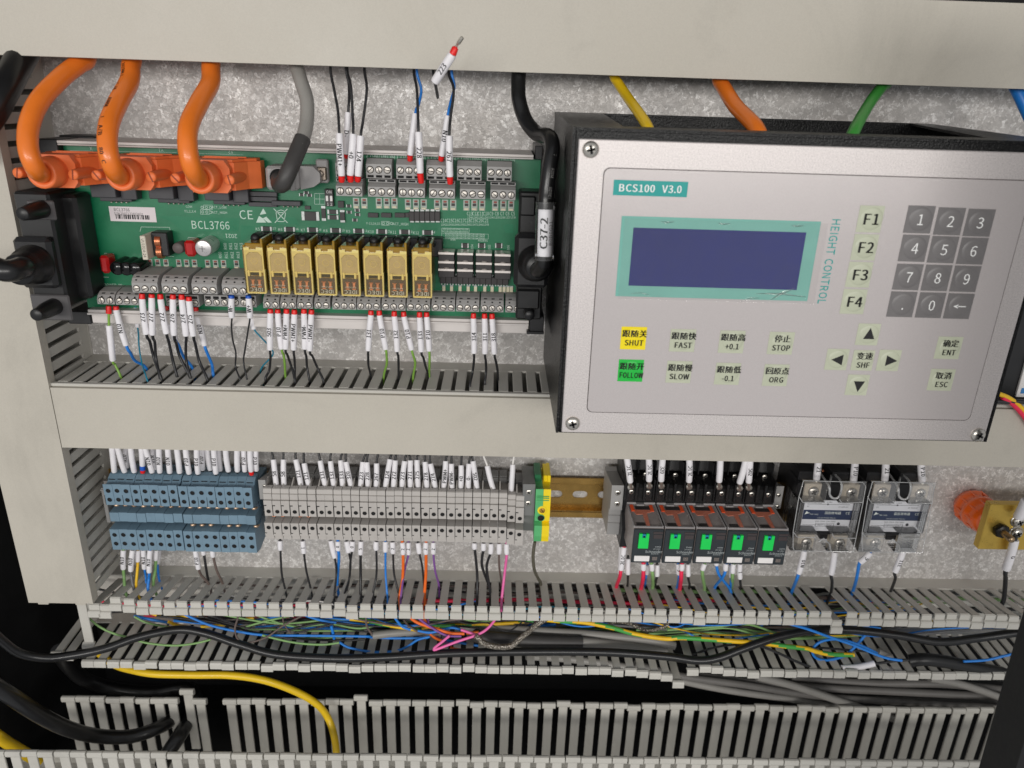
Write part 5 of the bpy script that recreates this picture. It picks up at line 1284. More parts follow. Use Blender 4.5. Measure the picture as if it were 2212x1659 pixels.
# ------------------------------------------------------------------ marked control wires
WC = {'black': (38, 38, 40), 'blue': (40, 130, 220), 'green': (128, 172, 72), 'teal': (30, 132, 160), 'orange': (246, 112, 34), 'purple': (132, 84, 158), 'pink': (240, 112, 176),
      'red': (238, 44, 82), 'brown': (104, 90, 84), 'grey': (112, 112, 114), 'yellow': (238, 190, 30), 'white': (226, 222, 218), 'pale green': (132, 172, 106), 'orange cable': (236, 120, 38)}
def wmat(c): return mat('wire_'+c.replace(' ', '_'), WC[c], .4, 0, .10, 150)
def stripe_mat():
    if 'stripe' in MATS: return MATS['stripe']
    return mat('stripe', (238, 196, 24), .4, 0, .08, 150)
ROW = {}
def pt(c, q):
    x, y, d = q
    if d == 'm': return PZ(c, x, y, -190.2)
    if d == 'l': return PZ(c, x, y, -374.0)
    if d == 'u': return P(c, x, y, 42)
    return P(c, x, y, d)
def wire(c, col, pts, sl=(1, 2), fer=None, fcol='red', txt='', tdir='up', r=0.85, rs=2.05, where='', tail=None, th=3.0, group=None, tcol=None, lug=False):
    """pts: terminal first. sl = indices of sleeve ends, fer = indices of ferrule ends"""
    Q = [Vector(pt(c, q)) for q in pts]
    last = pts[-1][2]
    if tail is None: tail = (0, -3, -14) if last in ('m', 'l') else ((0, -3, 14) if last == 'u' else None)
    if tail: Q.append(Q[-1]+Vector(tail))
    k0 = sl[1]-1 if sl else 0
    b = MB(); b.tube(Q[:k0]+spline(Q[k0:], 6), r, 8)
    key_ = (col, txt if sl else None, where)
    o = solo('wire', b, wmat(col), '', 'wire', group or 'marked wires in the terminals'); ROW.setdefault(key_, []).append((Q[k0].x, o))
    if fer:
        b = MB(); a, e_ = Q[fer[0]], Q[fer[1]]; b.tube([a, a+(e_-a)*.15, e_], [rs*.72, rs*.86, rs*.92], 10)
        m = M_RED if fcol == 'red' else M_BLUEF
        part('ferrule', b, m, o)
    if lug:
        b = MB(); a = Q[0]; e_ = Q[1]; t_ = (a-e_).normalized(); b.tube([e_, e_+t_*2, a], [1.7, 1.5, 1.2], 8); b.lathe(a, (0, 1, .1), [(-.4, 2.4), (.4, 2.4), (.41, .1)], 10); part('crimp_lug', b, M_TIN, o)
    if sl:
        a, e_ = Q[sl[0]], Q[sl[1]]
        b = MB(); t_ = (e_-a).normalized(); bow = Vector((random.uniform(-.35, .35), random.uniform(0, .5), 0))
        L_ = (e_-a).length
        cp = [a+(e_-a)*f+bow*math.sin(f*math.pi) for f in (0, .04, .25, .5, .75, .97, 1)]
        b.tube(cp, [rs*.88, rs*.98, rs, rs, rs, rs, rs*.92], 12)
        s = part('marker_sleeve', b, M_SLEEVE, o)
        if txt:
            b = MB(); m0 = a+(e_-a)*.5+bow*1.0; hh = th
            up_ = Vector((0, 0, 1))
            low, hi = (a, e_) if a.z < e_.z else (e_, a)
            if tdir == 'down': low, hi = hi, low
            dv = (hi-low)*.5
            b.text_tube(txt, m0-dv, m0+dv, rs, hh, 0, .92)
            part('lettering', b, M_INK, s)
    return o
UB = 'below the circuit board'
dT, dF = 50, 54
def wl(c, col, f, s, w_, txt='', fc='red', d0=52, **k):
    """ferrule tip and sleeve points then the free wire; depths run from the terminal to the duct"""
    pts = [(f[0], f[1], d0), (s[0], s[1], d0), (s[2], s[3], d0-2)]+list(w_)
    wire(c, col, pts, (1, 2), (0, 1), fc, txt, where=k.pop('where', UB), **k)
def fall(*xy, d=(46, 42, 38), end='m'):
    n = len(xy); o = []
    for i, (x, y) in enumerate(xy):
        o.append((x, y, end) if i == n-1 else (x, y, d[min(i, len(d)-1)]))
    return o
wire('Z4', 'green', [(318, 690, 50), (318, 785, 50), (321, 940, 50), (370, 1395, 46), (400, 1450, 44), (470, 1600, 'm')], (2, 3), (0, 1), txt='', where=UB)
wl('Z4', 'blue', (410, 692), (415, 738, 545, 1200), fall((600, 1300), (660, 1400), (800, 1492), d=(44, 34, 20)), 'N10', d0=50, r=1.05)
wire('Z4', 'teal', [(665, 700, 40), (670, 712, 40), (692, 960, 38), (703, 1050, 36), (712, 1220, 34), (745, 1420, 36), (815, 1645, 'm')], (1, 2), None, txt='+24V', where=UB, r=.55, rs=1.7)
wl('Z4', 'black', (750, 530), (750, 595, 805, 1052), fall((850, 1150), (900, 1350), (1000, 1635)), '273', d0=60, r=1.0)
wl('Z4', 'black', (875, 535), (875, 580, 885, 1060), fall((915, 1160), (930, 1360), (985, 1630)), '277', d0=60, r=1.0)
wl('Z4', 'black', (985, 535), (990, 598, 1065, 1045), fall((1095, 1150), (1150, 1400), (1205, 1610)), '272', d0=60, r=1.0)
wl('Z4', 'black', (1150, 540), (1150, 598, 1165, 1065), fall((1195, 1180), (1240, 1350), (1375, 1620)), '276', d0=60, r=1.0)
wl('Z4', 'black', (1262, 540), (1264, 603, 1320, 1075), fall((1318, 1180), (1322, 1400), (1380, 1625)), '274', d0=60, r=1.0)
wl('Z4', 'black', (1355, 570), (1360, 622, 1415, 1075), fall((1440, 1180), (1490, 1400), (1595, 1640)), '275', d0=60, r=1.0)
wl('Z4', 'blue', (1443, 705), (1445, 752, 1560, 1200), fall((1590, 1290), (1655, 1450), (1672, 1575), d=(40, 34)), 'N10', d0=44, r=1.05)
wl('Z4', 'blue', (1072, 690), (1075, 740, 1180, 1120), fall((1225, 1200), (1290, 1350), (1400, 1490), d=(38, 30)), '', d0=42, r=1.05)
wl('Z4', 'black', (1905, 550), (1910, 588, 1915, 835), fall((1908, 950), (1925, 1130), (1965, 1300), (1962, 1480), (2020, 1645), d=(46, 44, 42, 40)), 'W-', 'blue', d0=58, r=.6)
wl('Z4', 'black', (2128, 552), (2130, 588, 2148, 835), fall((2125, 1000), (2085, 1250), (2066, 1420), (2110, 1640), d=(46, 44, 42, 40)), 'W+', 'blue', d0=58, r=.6)
wire('B1', 'teal', [(1615, 360, 44), (1620, 378, 44), (1645, 470, 43), (1690, 525, 40), (1745, 585, 36), (1768, 640, 34), (1690, 737, 'm')], (1, 2), None, txt='', where=UB, r=.55)
wl('B1', 'black', (1752, 343), (1752, 368, 1750, 605), fall((1753, 650), (1745, 740), (1720, 800)), '503')
wl('B1', 'green', (1800, 345), (1800, 368, 1825, 600), fall((1838, 640), (1846, 710), (1850, 778)), 'P10', d0=50)
wl('B1', 'black', (1857, 343), (1857, 370, 1850, 600), fall((1862, 640), (1890, 720), (1908, 792)), 'PWM+')
wl('B1', 'black', (1908, 347), (1908, 375, 1903, 605), fall((1908, 660), (1911, 730), (1912, 812)), 'PWM1+', tdir='down')
wl('B1', 'black', (1970, 343), (1970, 370, 1975, 600), fall((1985, 650), (1990, 720), (2005, 802)), 'PWM-')
wl('B1', 'black', (2020, 347), (2018, 375, 2008, 610), fall((2025, 650), (2060, 730), (2097, 812)), 'PWM1-', tdir='down')
wl('B2', 'black', (192, 352), (192, 380, 175, 610), fall((174, 650), (176, 710), (192, 782)), '131')
wl('B2', 'green', (245, 352), (247, 382, 288, 602), fall((293, 640), (294, 700), (275, 782)), 'P10', d0=50)
wl('B2', 'black', (343, 357), (343, 388, 362, 615), fall((369, 650), (371, 710), (372, 792)), '132')
wl('B2', 'green', (403, 360), (405, 390, 455, 605), fall((468, 650), (479, 700), (465, 792)), 'P10', d0=50)
wl('B2', 'black', (507, 362), (507, 395, 518, 617), fall((532, 660), (546, 715), (566, 782)), '133')
wl('B2', 'green', (552, 364), (553, 392, 570, 612), fall((572, 660), (571, 710), (570, 782)), 'P10', d0=50)
wl('B2', 'black', (857, 370), (856, 402, 860, 627), fall((860, 670), (851, 750), (833, 845)), '314')
wl('B2', 'black', (928, 372), (928, 402, 930, 630), fall((936, 680), (938, 750), (930, 832)), '311')
wl('B2', 'black', (976, 373), (978, 405, 992, 632), fall((1001, 680), (1012, 740), (1015, 802)), '318')
# wires coming down from the upper duct
UT = 'above the circuit board'
def wu(c, col, tip, fer, sle, wr, txt, d0=58, **k):
    pts = [(tip[0], tip[1], d0), (fer[0], fer[1], d0+1), (sle[0], sle[1], d0)]+[(x, y, d) for x, y, d in wr]
    wire(c, col, pts, (1, 2), (0, 1), 'red', txt, 'down', where=UT, **k)
wu('D', 'black', (738, 393), (738, 380), (733, 288), ((730, 240, 52), (722, 195, 46), (714, 152, 'u')), 'PWM1+', rs=2.2)
wu('A2', 'black', (35, 1022), (36, 1000), (45, 728), ((50, 640, 46), (48, 540, 42), (30, 455, 'u')), 'D-', d0=48)
wu('A2', 'black', (62, 1178), (57, 1137), (76, 868), ((74, 760, 54), (62, 560, 48), (38, 458, 'u')), '+0', rs=2.2)
wu('A2', 'black', (106, 1176), (108, 1142), (126, 880), ((138, 800, 54), (165, 580, 48), (150, 458, 'u')), '124', rs=2.2)
wu('A2', 'blue', (445, 1042), (446, 1006), (480, 735), ((500, 680, 46), (518, 580, 42), (490, 468, 'u')), '', d0=50)
wu('A2', 'black', (518, 1186), (511, 1122), (500, 855), ((496, 720, 54), (488, 570, 48), (470, 465, 'u')), '228', rs=2.2)
wu('A2', 'blue', (645, 1042), (650, 1012), (690, 750), ((706, 670, 46), (732, 560, 42), (715, 470, 'u')), 'N10', d0=50)
wu('A2', 'black', (706, 1192), (704, 1146), (700, 880), ((708, 760, 54), (728, 580, 48), (695, 472, 'u')), '267', rs=2.2)
# the loose unconnected one in front of the upper duct cover
Q = [P('A2', 785, 242, 102), P('A2', 742, 302, 100), P('A2', 722, 350, 99), P('A2', 606, 530, 92), P('A2', 614, 570, 84), P('A2', 625, 632, 66), P('A2', 612, 560, 52), P('A2', 596, 468, 46), vadd(P('A2', 596, 468, 46), (0, -2, 12))]
b = MB(); b.tube(spline(Q[3:], 6), .9, 8); o = solo('wire', b, wmat('black'), 'loose black wire printed 223 with bare tip standing out before the upper duct', 'wire', 'marked wires in the terminals')
b = MB(); b.tube([Q[1], Q[1]+(Vector(Q[0])-Vector(Q[1]))*.3, Q[0]] if False else [Vector(Q[1]), Vector(Q[1]).lerp(Vector(Q[0]), .35), Vector(Q[1]).lerp(Vector(Q[0]), .4), Vector(Q[0])], [.6, .8, 1.1, 1.0], 8); part('pin', b, M_TIN, o)
b = MB(); b.tube([Q[1], Vector(Q[1]).lerp(Vector(Q[2]), .2), Q[2]], [.9, 1.8, 2.0], 12); part('ferrule', b, M_RED, o)
b = MB(); b.tube([Q[2], Vector(Q[2]).lerp(Vector(Q[3]), .08), Vector(Q[2]).lerp(Vector(Q[3]), .95), Q[3]], [2.0, 2.5, 2.5, 2.3], 14); s = part('marker_sleeve', b, M_SLEEVE, o)
b = MB(); b.text_tube('223', Q[3], Q[2], 2.5, 2.9, 0, .95); part('lettering', b, M_INK, s)
# sleeves above the blue blocks (wires vanish up into the middle duct)
UBL = 'above the blue terminal blocks'
def wb(c, xt, yt, xb_, yb, txt='', tdir='up', col='black', dt=36, db=34, where=UBL, up=18, wt=None, **k):
    a = Vector(P(c, xt, yt, dt))
    pts = [(xb_, yb+25, db-4), (xb_, yb, db), (xt, yt, dt)]
    if wt: pts.append((wt[0], wt[1], dt-2))
    k.setdefault('tail', (0, -3, up))
    wire(c, col, pts, (1, 2), k.pop('fer', None), txt=txt, tdir=tdir, where=where, **k)
for a in ((210, 150, 245, 440, '', 'up', 34), (285, 150, 380, 440, '', 'up', 34), (390, 150, 410, 380, 'N10', 'up', 26), (455, 150, 505, 440, '', 'up', 34), (640, 160, 735, 445, 'N10', 'down', 36), (740, 150, 775, 400, 'N10', 'down', 27),
          (820, 155, 835, 445, 'N10', 'up', 36), (935, 155, 965, 450, 'N10', 'down', 36), (1050, 155, 1092, 450, '', 'up', 36), (1165, 160, 1215, 460, 'P10', 'up', 36), (1312, 165, 1330, 460, 'P10', 'down', 36),
          (1385, 165, 1390, 410, 'P10', 'up', 27), (1450, 165, 1490, 410, '', 'up', 27), (1530, 170, 1562, 460, 'P10', 'down', 37), (1590, 170, 1618, 420, '', 'up', 30), (1685, 170, 1725, 430, '', 'up', 34),
          (1835, 175, 1840, 430, '', 'up', 34), (1920, 175, 1937, 430, 'P10', 'up', 31), (2080, 175, 2085, 420, 'P10', 'down', 31)):
    wb('Y1', a[0], a[1]-40, a[2], a[3], a[4], a[5], dt=a[6]+2, db=a[6])
P2 = [(615, 455, 34), (612, 415, 34), (610, 360, 34), (592, 110, 36)]
RB = wire('Y1', 'black', P2, (2, 3), (0, 1), 'red', where='above the blue blocks with a red and blue ferrule', tail=(0, -3, 18))
wire('Y1', 'black', [(2025, 480, 34), (2018, 432, 34), (2003, 120, 36)], (1, 2), (0, 1), 'red', where='at the right end of the blue blocks', tail=(0, -3, 18))
b = MB(); q1 = Vector(P('Y1', 612, 415, 34)); q2 = Vector(P('Y1', 610, 360, 34)); b.tube([q1, q2], 1.95, 10); part('ferrule', b, M_BLUEF, RB)
# sleeves above the grey blocks
UG = 'above the grey terminal blocks'
for xt, yt, xb_, yb, txt, dr, wx, wy in ((270, 130, 310, 485, '58', 'up', 250, 40), (400, 130, 412, 490, '58', 'up', 398, 40), (560, 130, 630, 490, '121', 'up', 558, 40), (668, 180, 735, 495, '121', 'up', 662, 40),
        (875, 145, 950, 500, '131', 'up', 855, 45), (1008, 150, 1060, 505, '132', 'up', 1018, 50), (1140, 140, 1168, 510, '133', 'up', 1165, 50), (1210, 160, 1280, 500, '320', 'up', 1208, 50), (1430, 160, 1395, 515, '223', 'up', 1468, 55),
        (1480, 165, 1495, 515, '228', 'up', 1498, 55), (1607, 180, 1600, 520, '267', 'up', 1626, 60), (1782, 125, 1718, 520, '124', 'up', 1806, 60), (1850, 140, 1825, 520, '272', 'up', 1858, 60), (1972, 150, 1935, 520, '273', 'up', 1995, 65),
        (2045, 140, 2045, 515, '271', 'up', 2022, 65), (2130, 135, 2147, 515, '275', 'up', 2152, 65)):
    wb('Y2', xt, yt, xb_, yb, txt, dr, where=UG, wt=(wx, wy-25), dt=32, db=36)
for xt, yt, xb_, yb, txt, dr, wx, wy, cl in ((52, 160, 80, 525, '278', 'up', 50, 60, 'black'), (122, 185, 190, 525, '274', 'up', 118, 60, 'black'), (320, 150, 290, 525, 'PWM+', 'up', 345, 65, 'black'), (395, 185, 405, 535, 'PWM-', 'up', 398, 65, 'black'),
        (520, 205, 513, 540, '+0', 'up', 530, 65, 'black'), (622, 185, 615, 540, '0-', 'up', 650, 70, 'black'), (672, 150, 730, 540, '502', 'down', 662, 70, 'black'), (858, 215, 945, 545, '', 'up', 805, 70, 'white'), (1190, 195, 1165, 575, '', 'up', 1210, 75, 'white')):
    wb('Y3', xt, yt, xb_, yb, txt, dr, cl, where=UG, wt=(wx, wy-25), dt=32, db=36)
# wires leaving the blue blocks downwards
LB = 'below the blue terminal blocks'
def wd(c, col, s, w_, txt='', where=LB, d=34, **k):
    pts = [(s[0], s[1]-18, d-2), (s[0], s[1], d), (s[2], s[3], d)]+list(w_)
    wire(c, col, pts, (1, 2), None, txt=txt, where=where, **k)
wd('C1', 'pale green', (800, 245, 800, 368), fall((804, 420), (812, 512), d=(34,), end='l'), 'N10', r=1.2)
wd('C1', 'grey', (860, 245, 848, 380), fall((852, 420), (868, 505), d=(34,), end='l'), 'N10', r=1.1)
wd('C1', 'yellow', (893, 245, 893, 318), fall((890, 380), (883, 495), d=(32,), end='l'), '', r=1.1, d=30)
wd('C1', 'blue', (930, 245, 937, 365), fall((945, 420), (950, 470), d=(28,), end='l'), 'N10', d=30)
wd('C1', 'blue', (974, 245, 968, 388), fall((965, 430), (960, 505), d=(34,), end='l'), 'N10', r=1.15, d=37)
wd('C1', 'pale green', (1013, 245, 1010, 308), fall((1006, 380), (994, 470), d=(32,), end='l'), '', r=1.2, d=32)
wd('C1', 'blue', (1030, 245, 1022, 330), fall((1024, 380), (1032, 440), d=(24,), end='l'), '', d=24)
wd('C1', 'brown', (1266, 250, 1287, 366), fall((1305, 410), (1352, 466), d=(32,), end='l'), 'P10', r=1.0)
wd('C1', 'black', (1318, 250, 1322, 272), fall((1335, 360), (1348, 432), d=(30,), end='l'), '', r=1.0, d=30)
wd('C1', 'brown', (1378, 250, 1382, 286), fall((1405, 380), (1442, 462), d=(30,), end='l'), '', r=1.0, d=30)
# wires leaving the grey blocks downwards; the free end is given in another crop
LG = 'below the grey terminal blocks'
def cv(c0, x, y, c1):
    X, Y = pix(c0, x, y); o = CR[c1]; return (X-o[0])*o[2], (Y-o[1])*o[2]
def wg(c, col, s, c2, w_, txt='', d=36, **k):
    a = cv(c, s[0], s[1], c2); e_ = cv(c, s[2], s[3], c2)
    pts = [(a[0], a[1]-14, d-2), (a[0], a[1], d), (e_[0], e_[1], d)]
    n = len(w_)
    for i, (x, y) in enumerate(w_): pts.append((x, y, 'l') if i == n-1 else (x, y, d-3*(i+1)))
    wire(c2, col, pts, (1, 2), None, txt=txt, where=LG, th=2.6, **k)
wg('Y2', 'black', (358, 1185, 360, 1297), 'C1', ((1826, 400), (1848, 500)))
wg('Y2', 'black', (650, 1185, 665, 1342), 'C1', ((1985, 380), (2014, 500)), '1')
wg('Y2', 'black', (1012, 1180, 1065, 1402), 'C1', ((2180, 400), (2165, 560)))
wg('Y2', 'blue', (1105, 1190, 1110, 1307), 'C1', ((2196, 300), (2186, 465)), '0', r=1.2)
wg('Y2', 'black', (1218, 1190, 1245, 1332), 'C2', ((60, 330), (50, 440), (30, 535)))
wg('Y2', 'black', (1297, 1190, 1290, 1312), 'C2', ((58, 330), (52, 430), (12, 565)), '0')
wg('Y2', 'black', (1406, 1190, 1400, 1357), 'C2', ((125, 400), (125, 532)), '5', r=1.1)
wg('Y2', 'black', (1605, 1195, 1603, 1297), 'C2', ((228, 400), (206, 532)))
wg('Y2', 'blue', (1722, 1195, 1722, 1322), 'C2', ((287, 400), (298, 540)))
wg('Y2', 'black', (1814, 1200, 1820, 1342), 'C2', ((342, 400), (372, 532)), '2')
wg('Y2', 'purple', (2020, 1205, 2022, 1357), 'C2', ((410, 380), (385, 562)), '2', d=33)
wg('Y2', 'orange', (1940, 1205, 1950, 1357), 'C2', ((398, 420), (378, 552)), '2', r=1.2)
wg('Y2', 'black', (2143, 1210, 2160, 1342), 'C2', ((525, 360), (537, 500)))
wg('Y3', 'orange', (65, 1205, 65, 1352), 'C2', ((548, 400), (540, 522)), '2', r=1.25)
wg('Y3', 'purple', (160, 1205, 160, 1347), 'C2', ((608, 380), (632, 472)), '2')
wg('Y3', 'black', (693, 1215, 695, 1282), 'C2', ((880, 400), (880, 542)), r=1.1)
wg('Y3', 'black', (810, 1215, 808, 1302), 'C2', ((912, 350), (965, 502)), r=1.1)
wg('Y3', 'black', (905, 1220, 900, 1347), 'C2', ((942, 360), (966, 522)), r=1.1)
wg('Y3', 'brown', (1012, 1220, 1010, 1347), 'C2', ((1024, 360), (1038, 462)))
wg('Y3', 'pink', (1110, 1225, 1112, 1352), 'C2', ((1058, 400), (1040, 562)), r=1.1)
# relays and solid state relays, lower side
LR = 'below the plug-in relays'
def wr(c, col, s, w_, txt='', d=40, where=LR, **k): wd(c, col, s, fall(*w_, d=(d-2, d-5), end='l'), txt, where, d, **k)
wr('C2', 'red', (1832, 225, 1812, 372), ((1805, 420), (1784, 480)), '2L1C', 42, r=1.5, rs=2.3)
wr('C2', 'black', (1815, 225, 1806, 400), ((1800, 420), (1790, 470)), '', 34)
wr('C2', 'black', (1858, 300, 1858, 400), ((1857, 420), (1855, 470)), '', 36, r=1.0)
wr('C2', 'red', (1958, 335, 1958, 372), ((1955, 430), (1944, 492)), '', 42, r=1.6, rs=2.2)
wr('C2', 'blue', (1982, 340, 1978, 400), ((1974, 430), (1972, 450)), '', 34)
wr('C2', 'pale green', (2010, 335, 2013, 376), ((2018, 420), (2018, 484)), '', 42, r=1.4)
wr('C2', 'black', (2046, 340, 2046, 412), ((2040, 440), (2034, 475)), '', 38, r=1.0)
wr('C2', 'blue', (2183, 335, 2186, 400), ((2186, 430), (2176, 482)), '6', 40)
wr('C3', 'red', (-4, 335, -8, 372), ((-10, 430), (-18, 495)), '', 44, r=1.6, rs=2.2)
wr('C3', 'black', (34, 335, 36, 412), ((38, 440), (44, 478)), '', 38, r=1.0)
wr('C3', 'pale green', (142, 335, 128, 372), ((130, 420), (142, 498)), '', 42, r=1.4)
wr('C3', 'blue', (215, 310, 218, 340), ((238, 410), (312, 512)), '', 40, r=1.2)
wr('C3', 'blue', (282, 335, 278, 374), ((262, 420), (212, 482)), '', 42, r=1.2)
wr('C3', 'blue', (312, 340, 316, 420), ((312, 450), (308, 500)), '', 34, r=1.0)
wr('C3', 'pale green', (330, 335, 324, 392), ((322, 430), (316, 485)), '', 40, r=1.4)
wr('C3', 'black', (372, 335, 372, 430), ((373, 450), (374, 488)), '1', 38, r=1.0)
LS = 'below the solid state relays'
wr('C3', 'blue', (788, 250, 752, 396), ((738, 440), (712, 504)), 'N10', 46, where=LS, r=1.3, rs=2.4)
wr('C3', 'black', (985, 258, 963, 402), ((968, 450), (962, 518)), '', 46, where=LS, r=1.2, rs=2.3)
wr('C3', 'blue', (1215, 262, 1150, 326), ((1135, 390), (1125, 440), (1106, 504)), '6', 46, where=LS, r=1.3, rs=2.4)
wr('C3', 'black', (1428, 255, 1376, 388), ((1378, 430), (1352, 504)), '311', 46, where=LS, r=1.2, rs=2.4)
wire('C3', 'black', [(2158, 150, 46), (2152, 180, 46), (2095, 372, 44), (2092, 430, 40), (2088, 500, 36), (2076, 582, 'l')], (1, 2), None, txt='G', tdir='down', r=1.7, rs=3.2, th=3.0, where='hanging from the brass bar')
wire('Y6', 'black', [(2095, 735, 46), (2110, 712, 46), (2260, 420, 50), (2300, 340, 48)], (1, 2), None, txt='', r=1.6, rs=4.0, where='rising from the brass bar to the right')
# relay tops
TR = 'above the plug-in relays'
def wt_(x0, y0, x1, y1, txt, dr='up', lugy=70, **k):
    pts = [(x1+4, y1+lugy, 51), (x1, y1, 53), (x0, y0-30, 54)]
    wire('Y4', 'black', pts, (1, 2), None, txt=txt, tdir=dr, where=TR, lug=True, rs=2.35, tail=(0, -14, 14), th=2.9, **k)
wt_(190, 115, 237, 425, '2L1C'); wt_(478, 118, 480, 410, '2L1C'); wt_(662, 122, 638, 410, '320', 'down'); wt_(1002, 128, 998, 420, '2L1C'); wt_(1406, 140, 1388, 420, ''); wt_(1738, 150, 1652, 440, ''); wt_(1792, 155, 1772, 430, '502', 'down')
TS = 'above the solid state relays'
for x0_, y0_, x1_, y1_, tx in ((500, 165, 466, 395, '21'), (975, 175, 945, 425, 'P10'), (1367, 180, 1350, 410, '21'), (1822, 195, 1838, 420, 'P10')):
    wire('Y5', 'black', [(x1_-4, y1_+90, 50), (x1_, y1_, 48), (x0_, y0_-60, 46)], (1, 2), None, txt=tx, tdir='down', where=TS, lug=True, rs=2.6, tail=(0, -8, 14), th=3.2)
b = MB()
for k in range(5):
    a = P('Y5', 890+k*30, 190+k*3, 20); c_ = P('Y5', 950+k*55, 225-k*4, 24); b.tube([a, vadd(a, (2, 2, 3)), c_], .5, 5)
solo('cable_tie', b, mat('green_tie', (20, 130, 96), .4), 'bit of green tie strip behind the left solid state relay', 'cable tie')
# bare earth braid from the earth terminal
b = MB(); b.tube(spline([P('Y3', 1475, 1200, 34), P('C2', 1243, 280, 32), P('C2', 1250, 370, 30), P('C2', 1275, 430, 26), PZ('C2', 1292, 465, -374), vadd(PZ('C2', 1292, 465, -374), (0, -2, -14))], 6), 1.3, 8)
solo('earth_braid', b, mat('dull_braid', (116, 112, 98), .45, .6, .35, 900, .6, 1500), 'twisted bare shield wire from the earth terminal into the open duct', 'shield wire')

BYW = {}
for (col, txt, where), L_ in ROW.items():
    for x, o in L_: BYW.setdefault(where, []).append((x, col, txt, o))
for where, L_ in BYW.items():
    L_.sort(key=lambda t: t[0]); n = len(L_)
    for i, (x, col, txt, o) in enumerate(L_):
        mk = 'wire' if txt is None else ('wire printed %s' % txt if txt else 'wire with blank sleeve')
        if n == 1: o['label'] = '%s %s %s' % (col, mk, where)
        else:
            pos_ = 'leftmost' if i == 0 else ('rightmost' if i == n-1 else words[i]+' from left')
            o['label'] = '%s %s, %s of those %s' % (col, mk, pos_, where)
# ------------------------------------------------------------------ cables
M_OC = mat('orange_cable_jacket', (236, 122, 36), .34, 0, .05, 60, coat=.15); M_OH = mat('orange_hood', (234, 118, 62), .45, 0, .06, 80, .05, 900)
M_GC = mat('grey_cable_jacket', (146, 143, 138), .42, 0, .06, 60); M_SHR = mat('heat_shrink', (62, 60, 59), .5, 0, .1, 100); M_GD = mat('dark_grey_cable_jacket', (112, 109, 106), .45, 0, .08, 60); M_BC = mat('black_cable_jacket', (22, 22, 23), .32, 0, .1, 60, coat=.1)
def pp(lst): return [Vector(P(c, x, y, d)) for c, x, y, d in lst]
def cab(pts, r, k=8, n=14): b = MB(); b.tube(spline(pts, k), r, n); return b
def frect(b, c, x0, y0, x1, y1, d0, d1, bev=.6, mi=0):
    b.box(px(c, x0, (y0+y1)/2, d1), px(c, x1, (y0+y1)/2, d1), d0, d1, pz(c, (x0+x1)/2, y1, d1), pz(c, (x0+x1)/2, y0, d1), bev, mi)
names = ['leftmost of the orange cables with orange plug', 'middle of the orange cables with orange plug, with black print', 'rightmost of the orange cables with orange plug']
paths = [[('A1', 560, 380, 44), ('A1', 510, 415, 50), ('A1', 400, 500, 62), ('A1', 262, 645, 80), ('A1', 192, 800, 92), ('A1', 182, 950, 99), ('A1', 222, 1075, 99), ('A1', 275, 1140, 88), ('A1', 330, 1100, 72)],
         [('A1', 858, 380, 44), ('A1', 848, 430, 48), ('A1', 838, 530, 58), ('A1', 768, 660, 76), ('A1', 708, 800, 91), ('A1', 697, 950, 99), ('A1', 730, 1080, 99), ('A1', 778, 1155, 88), ('A1', 830, 1110, 72)],
         [('A1', 1368, 390, 44), ('A1', 1366, 440, 48), ('A1', 1362, 540, 58), ('A1', 1292, 665, 75), ('A1', 1226, 810, 91), ('A1', 1216, 950, 99), ('A1', 1245, 1085, 99), ('A1', 1300, 1165, 88), ('A1', 1350, 1120, 72)]]
rings = [('A1', 270, 1125), ('A1', 780, 1140), ('A1', 1295, 1160)]
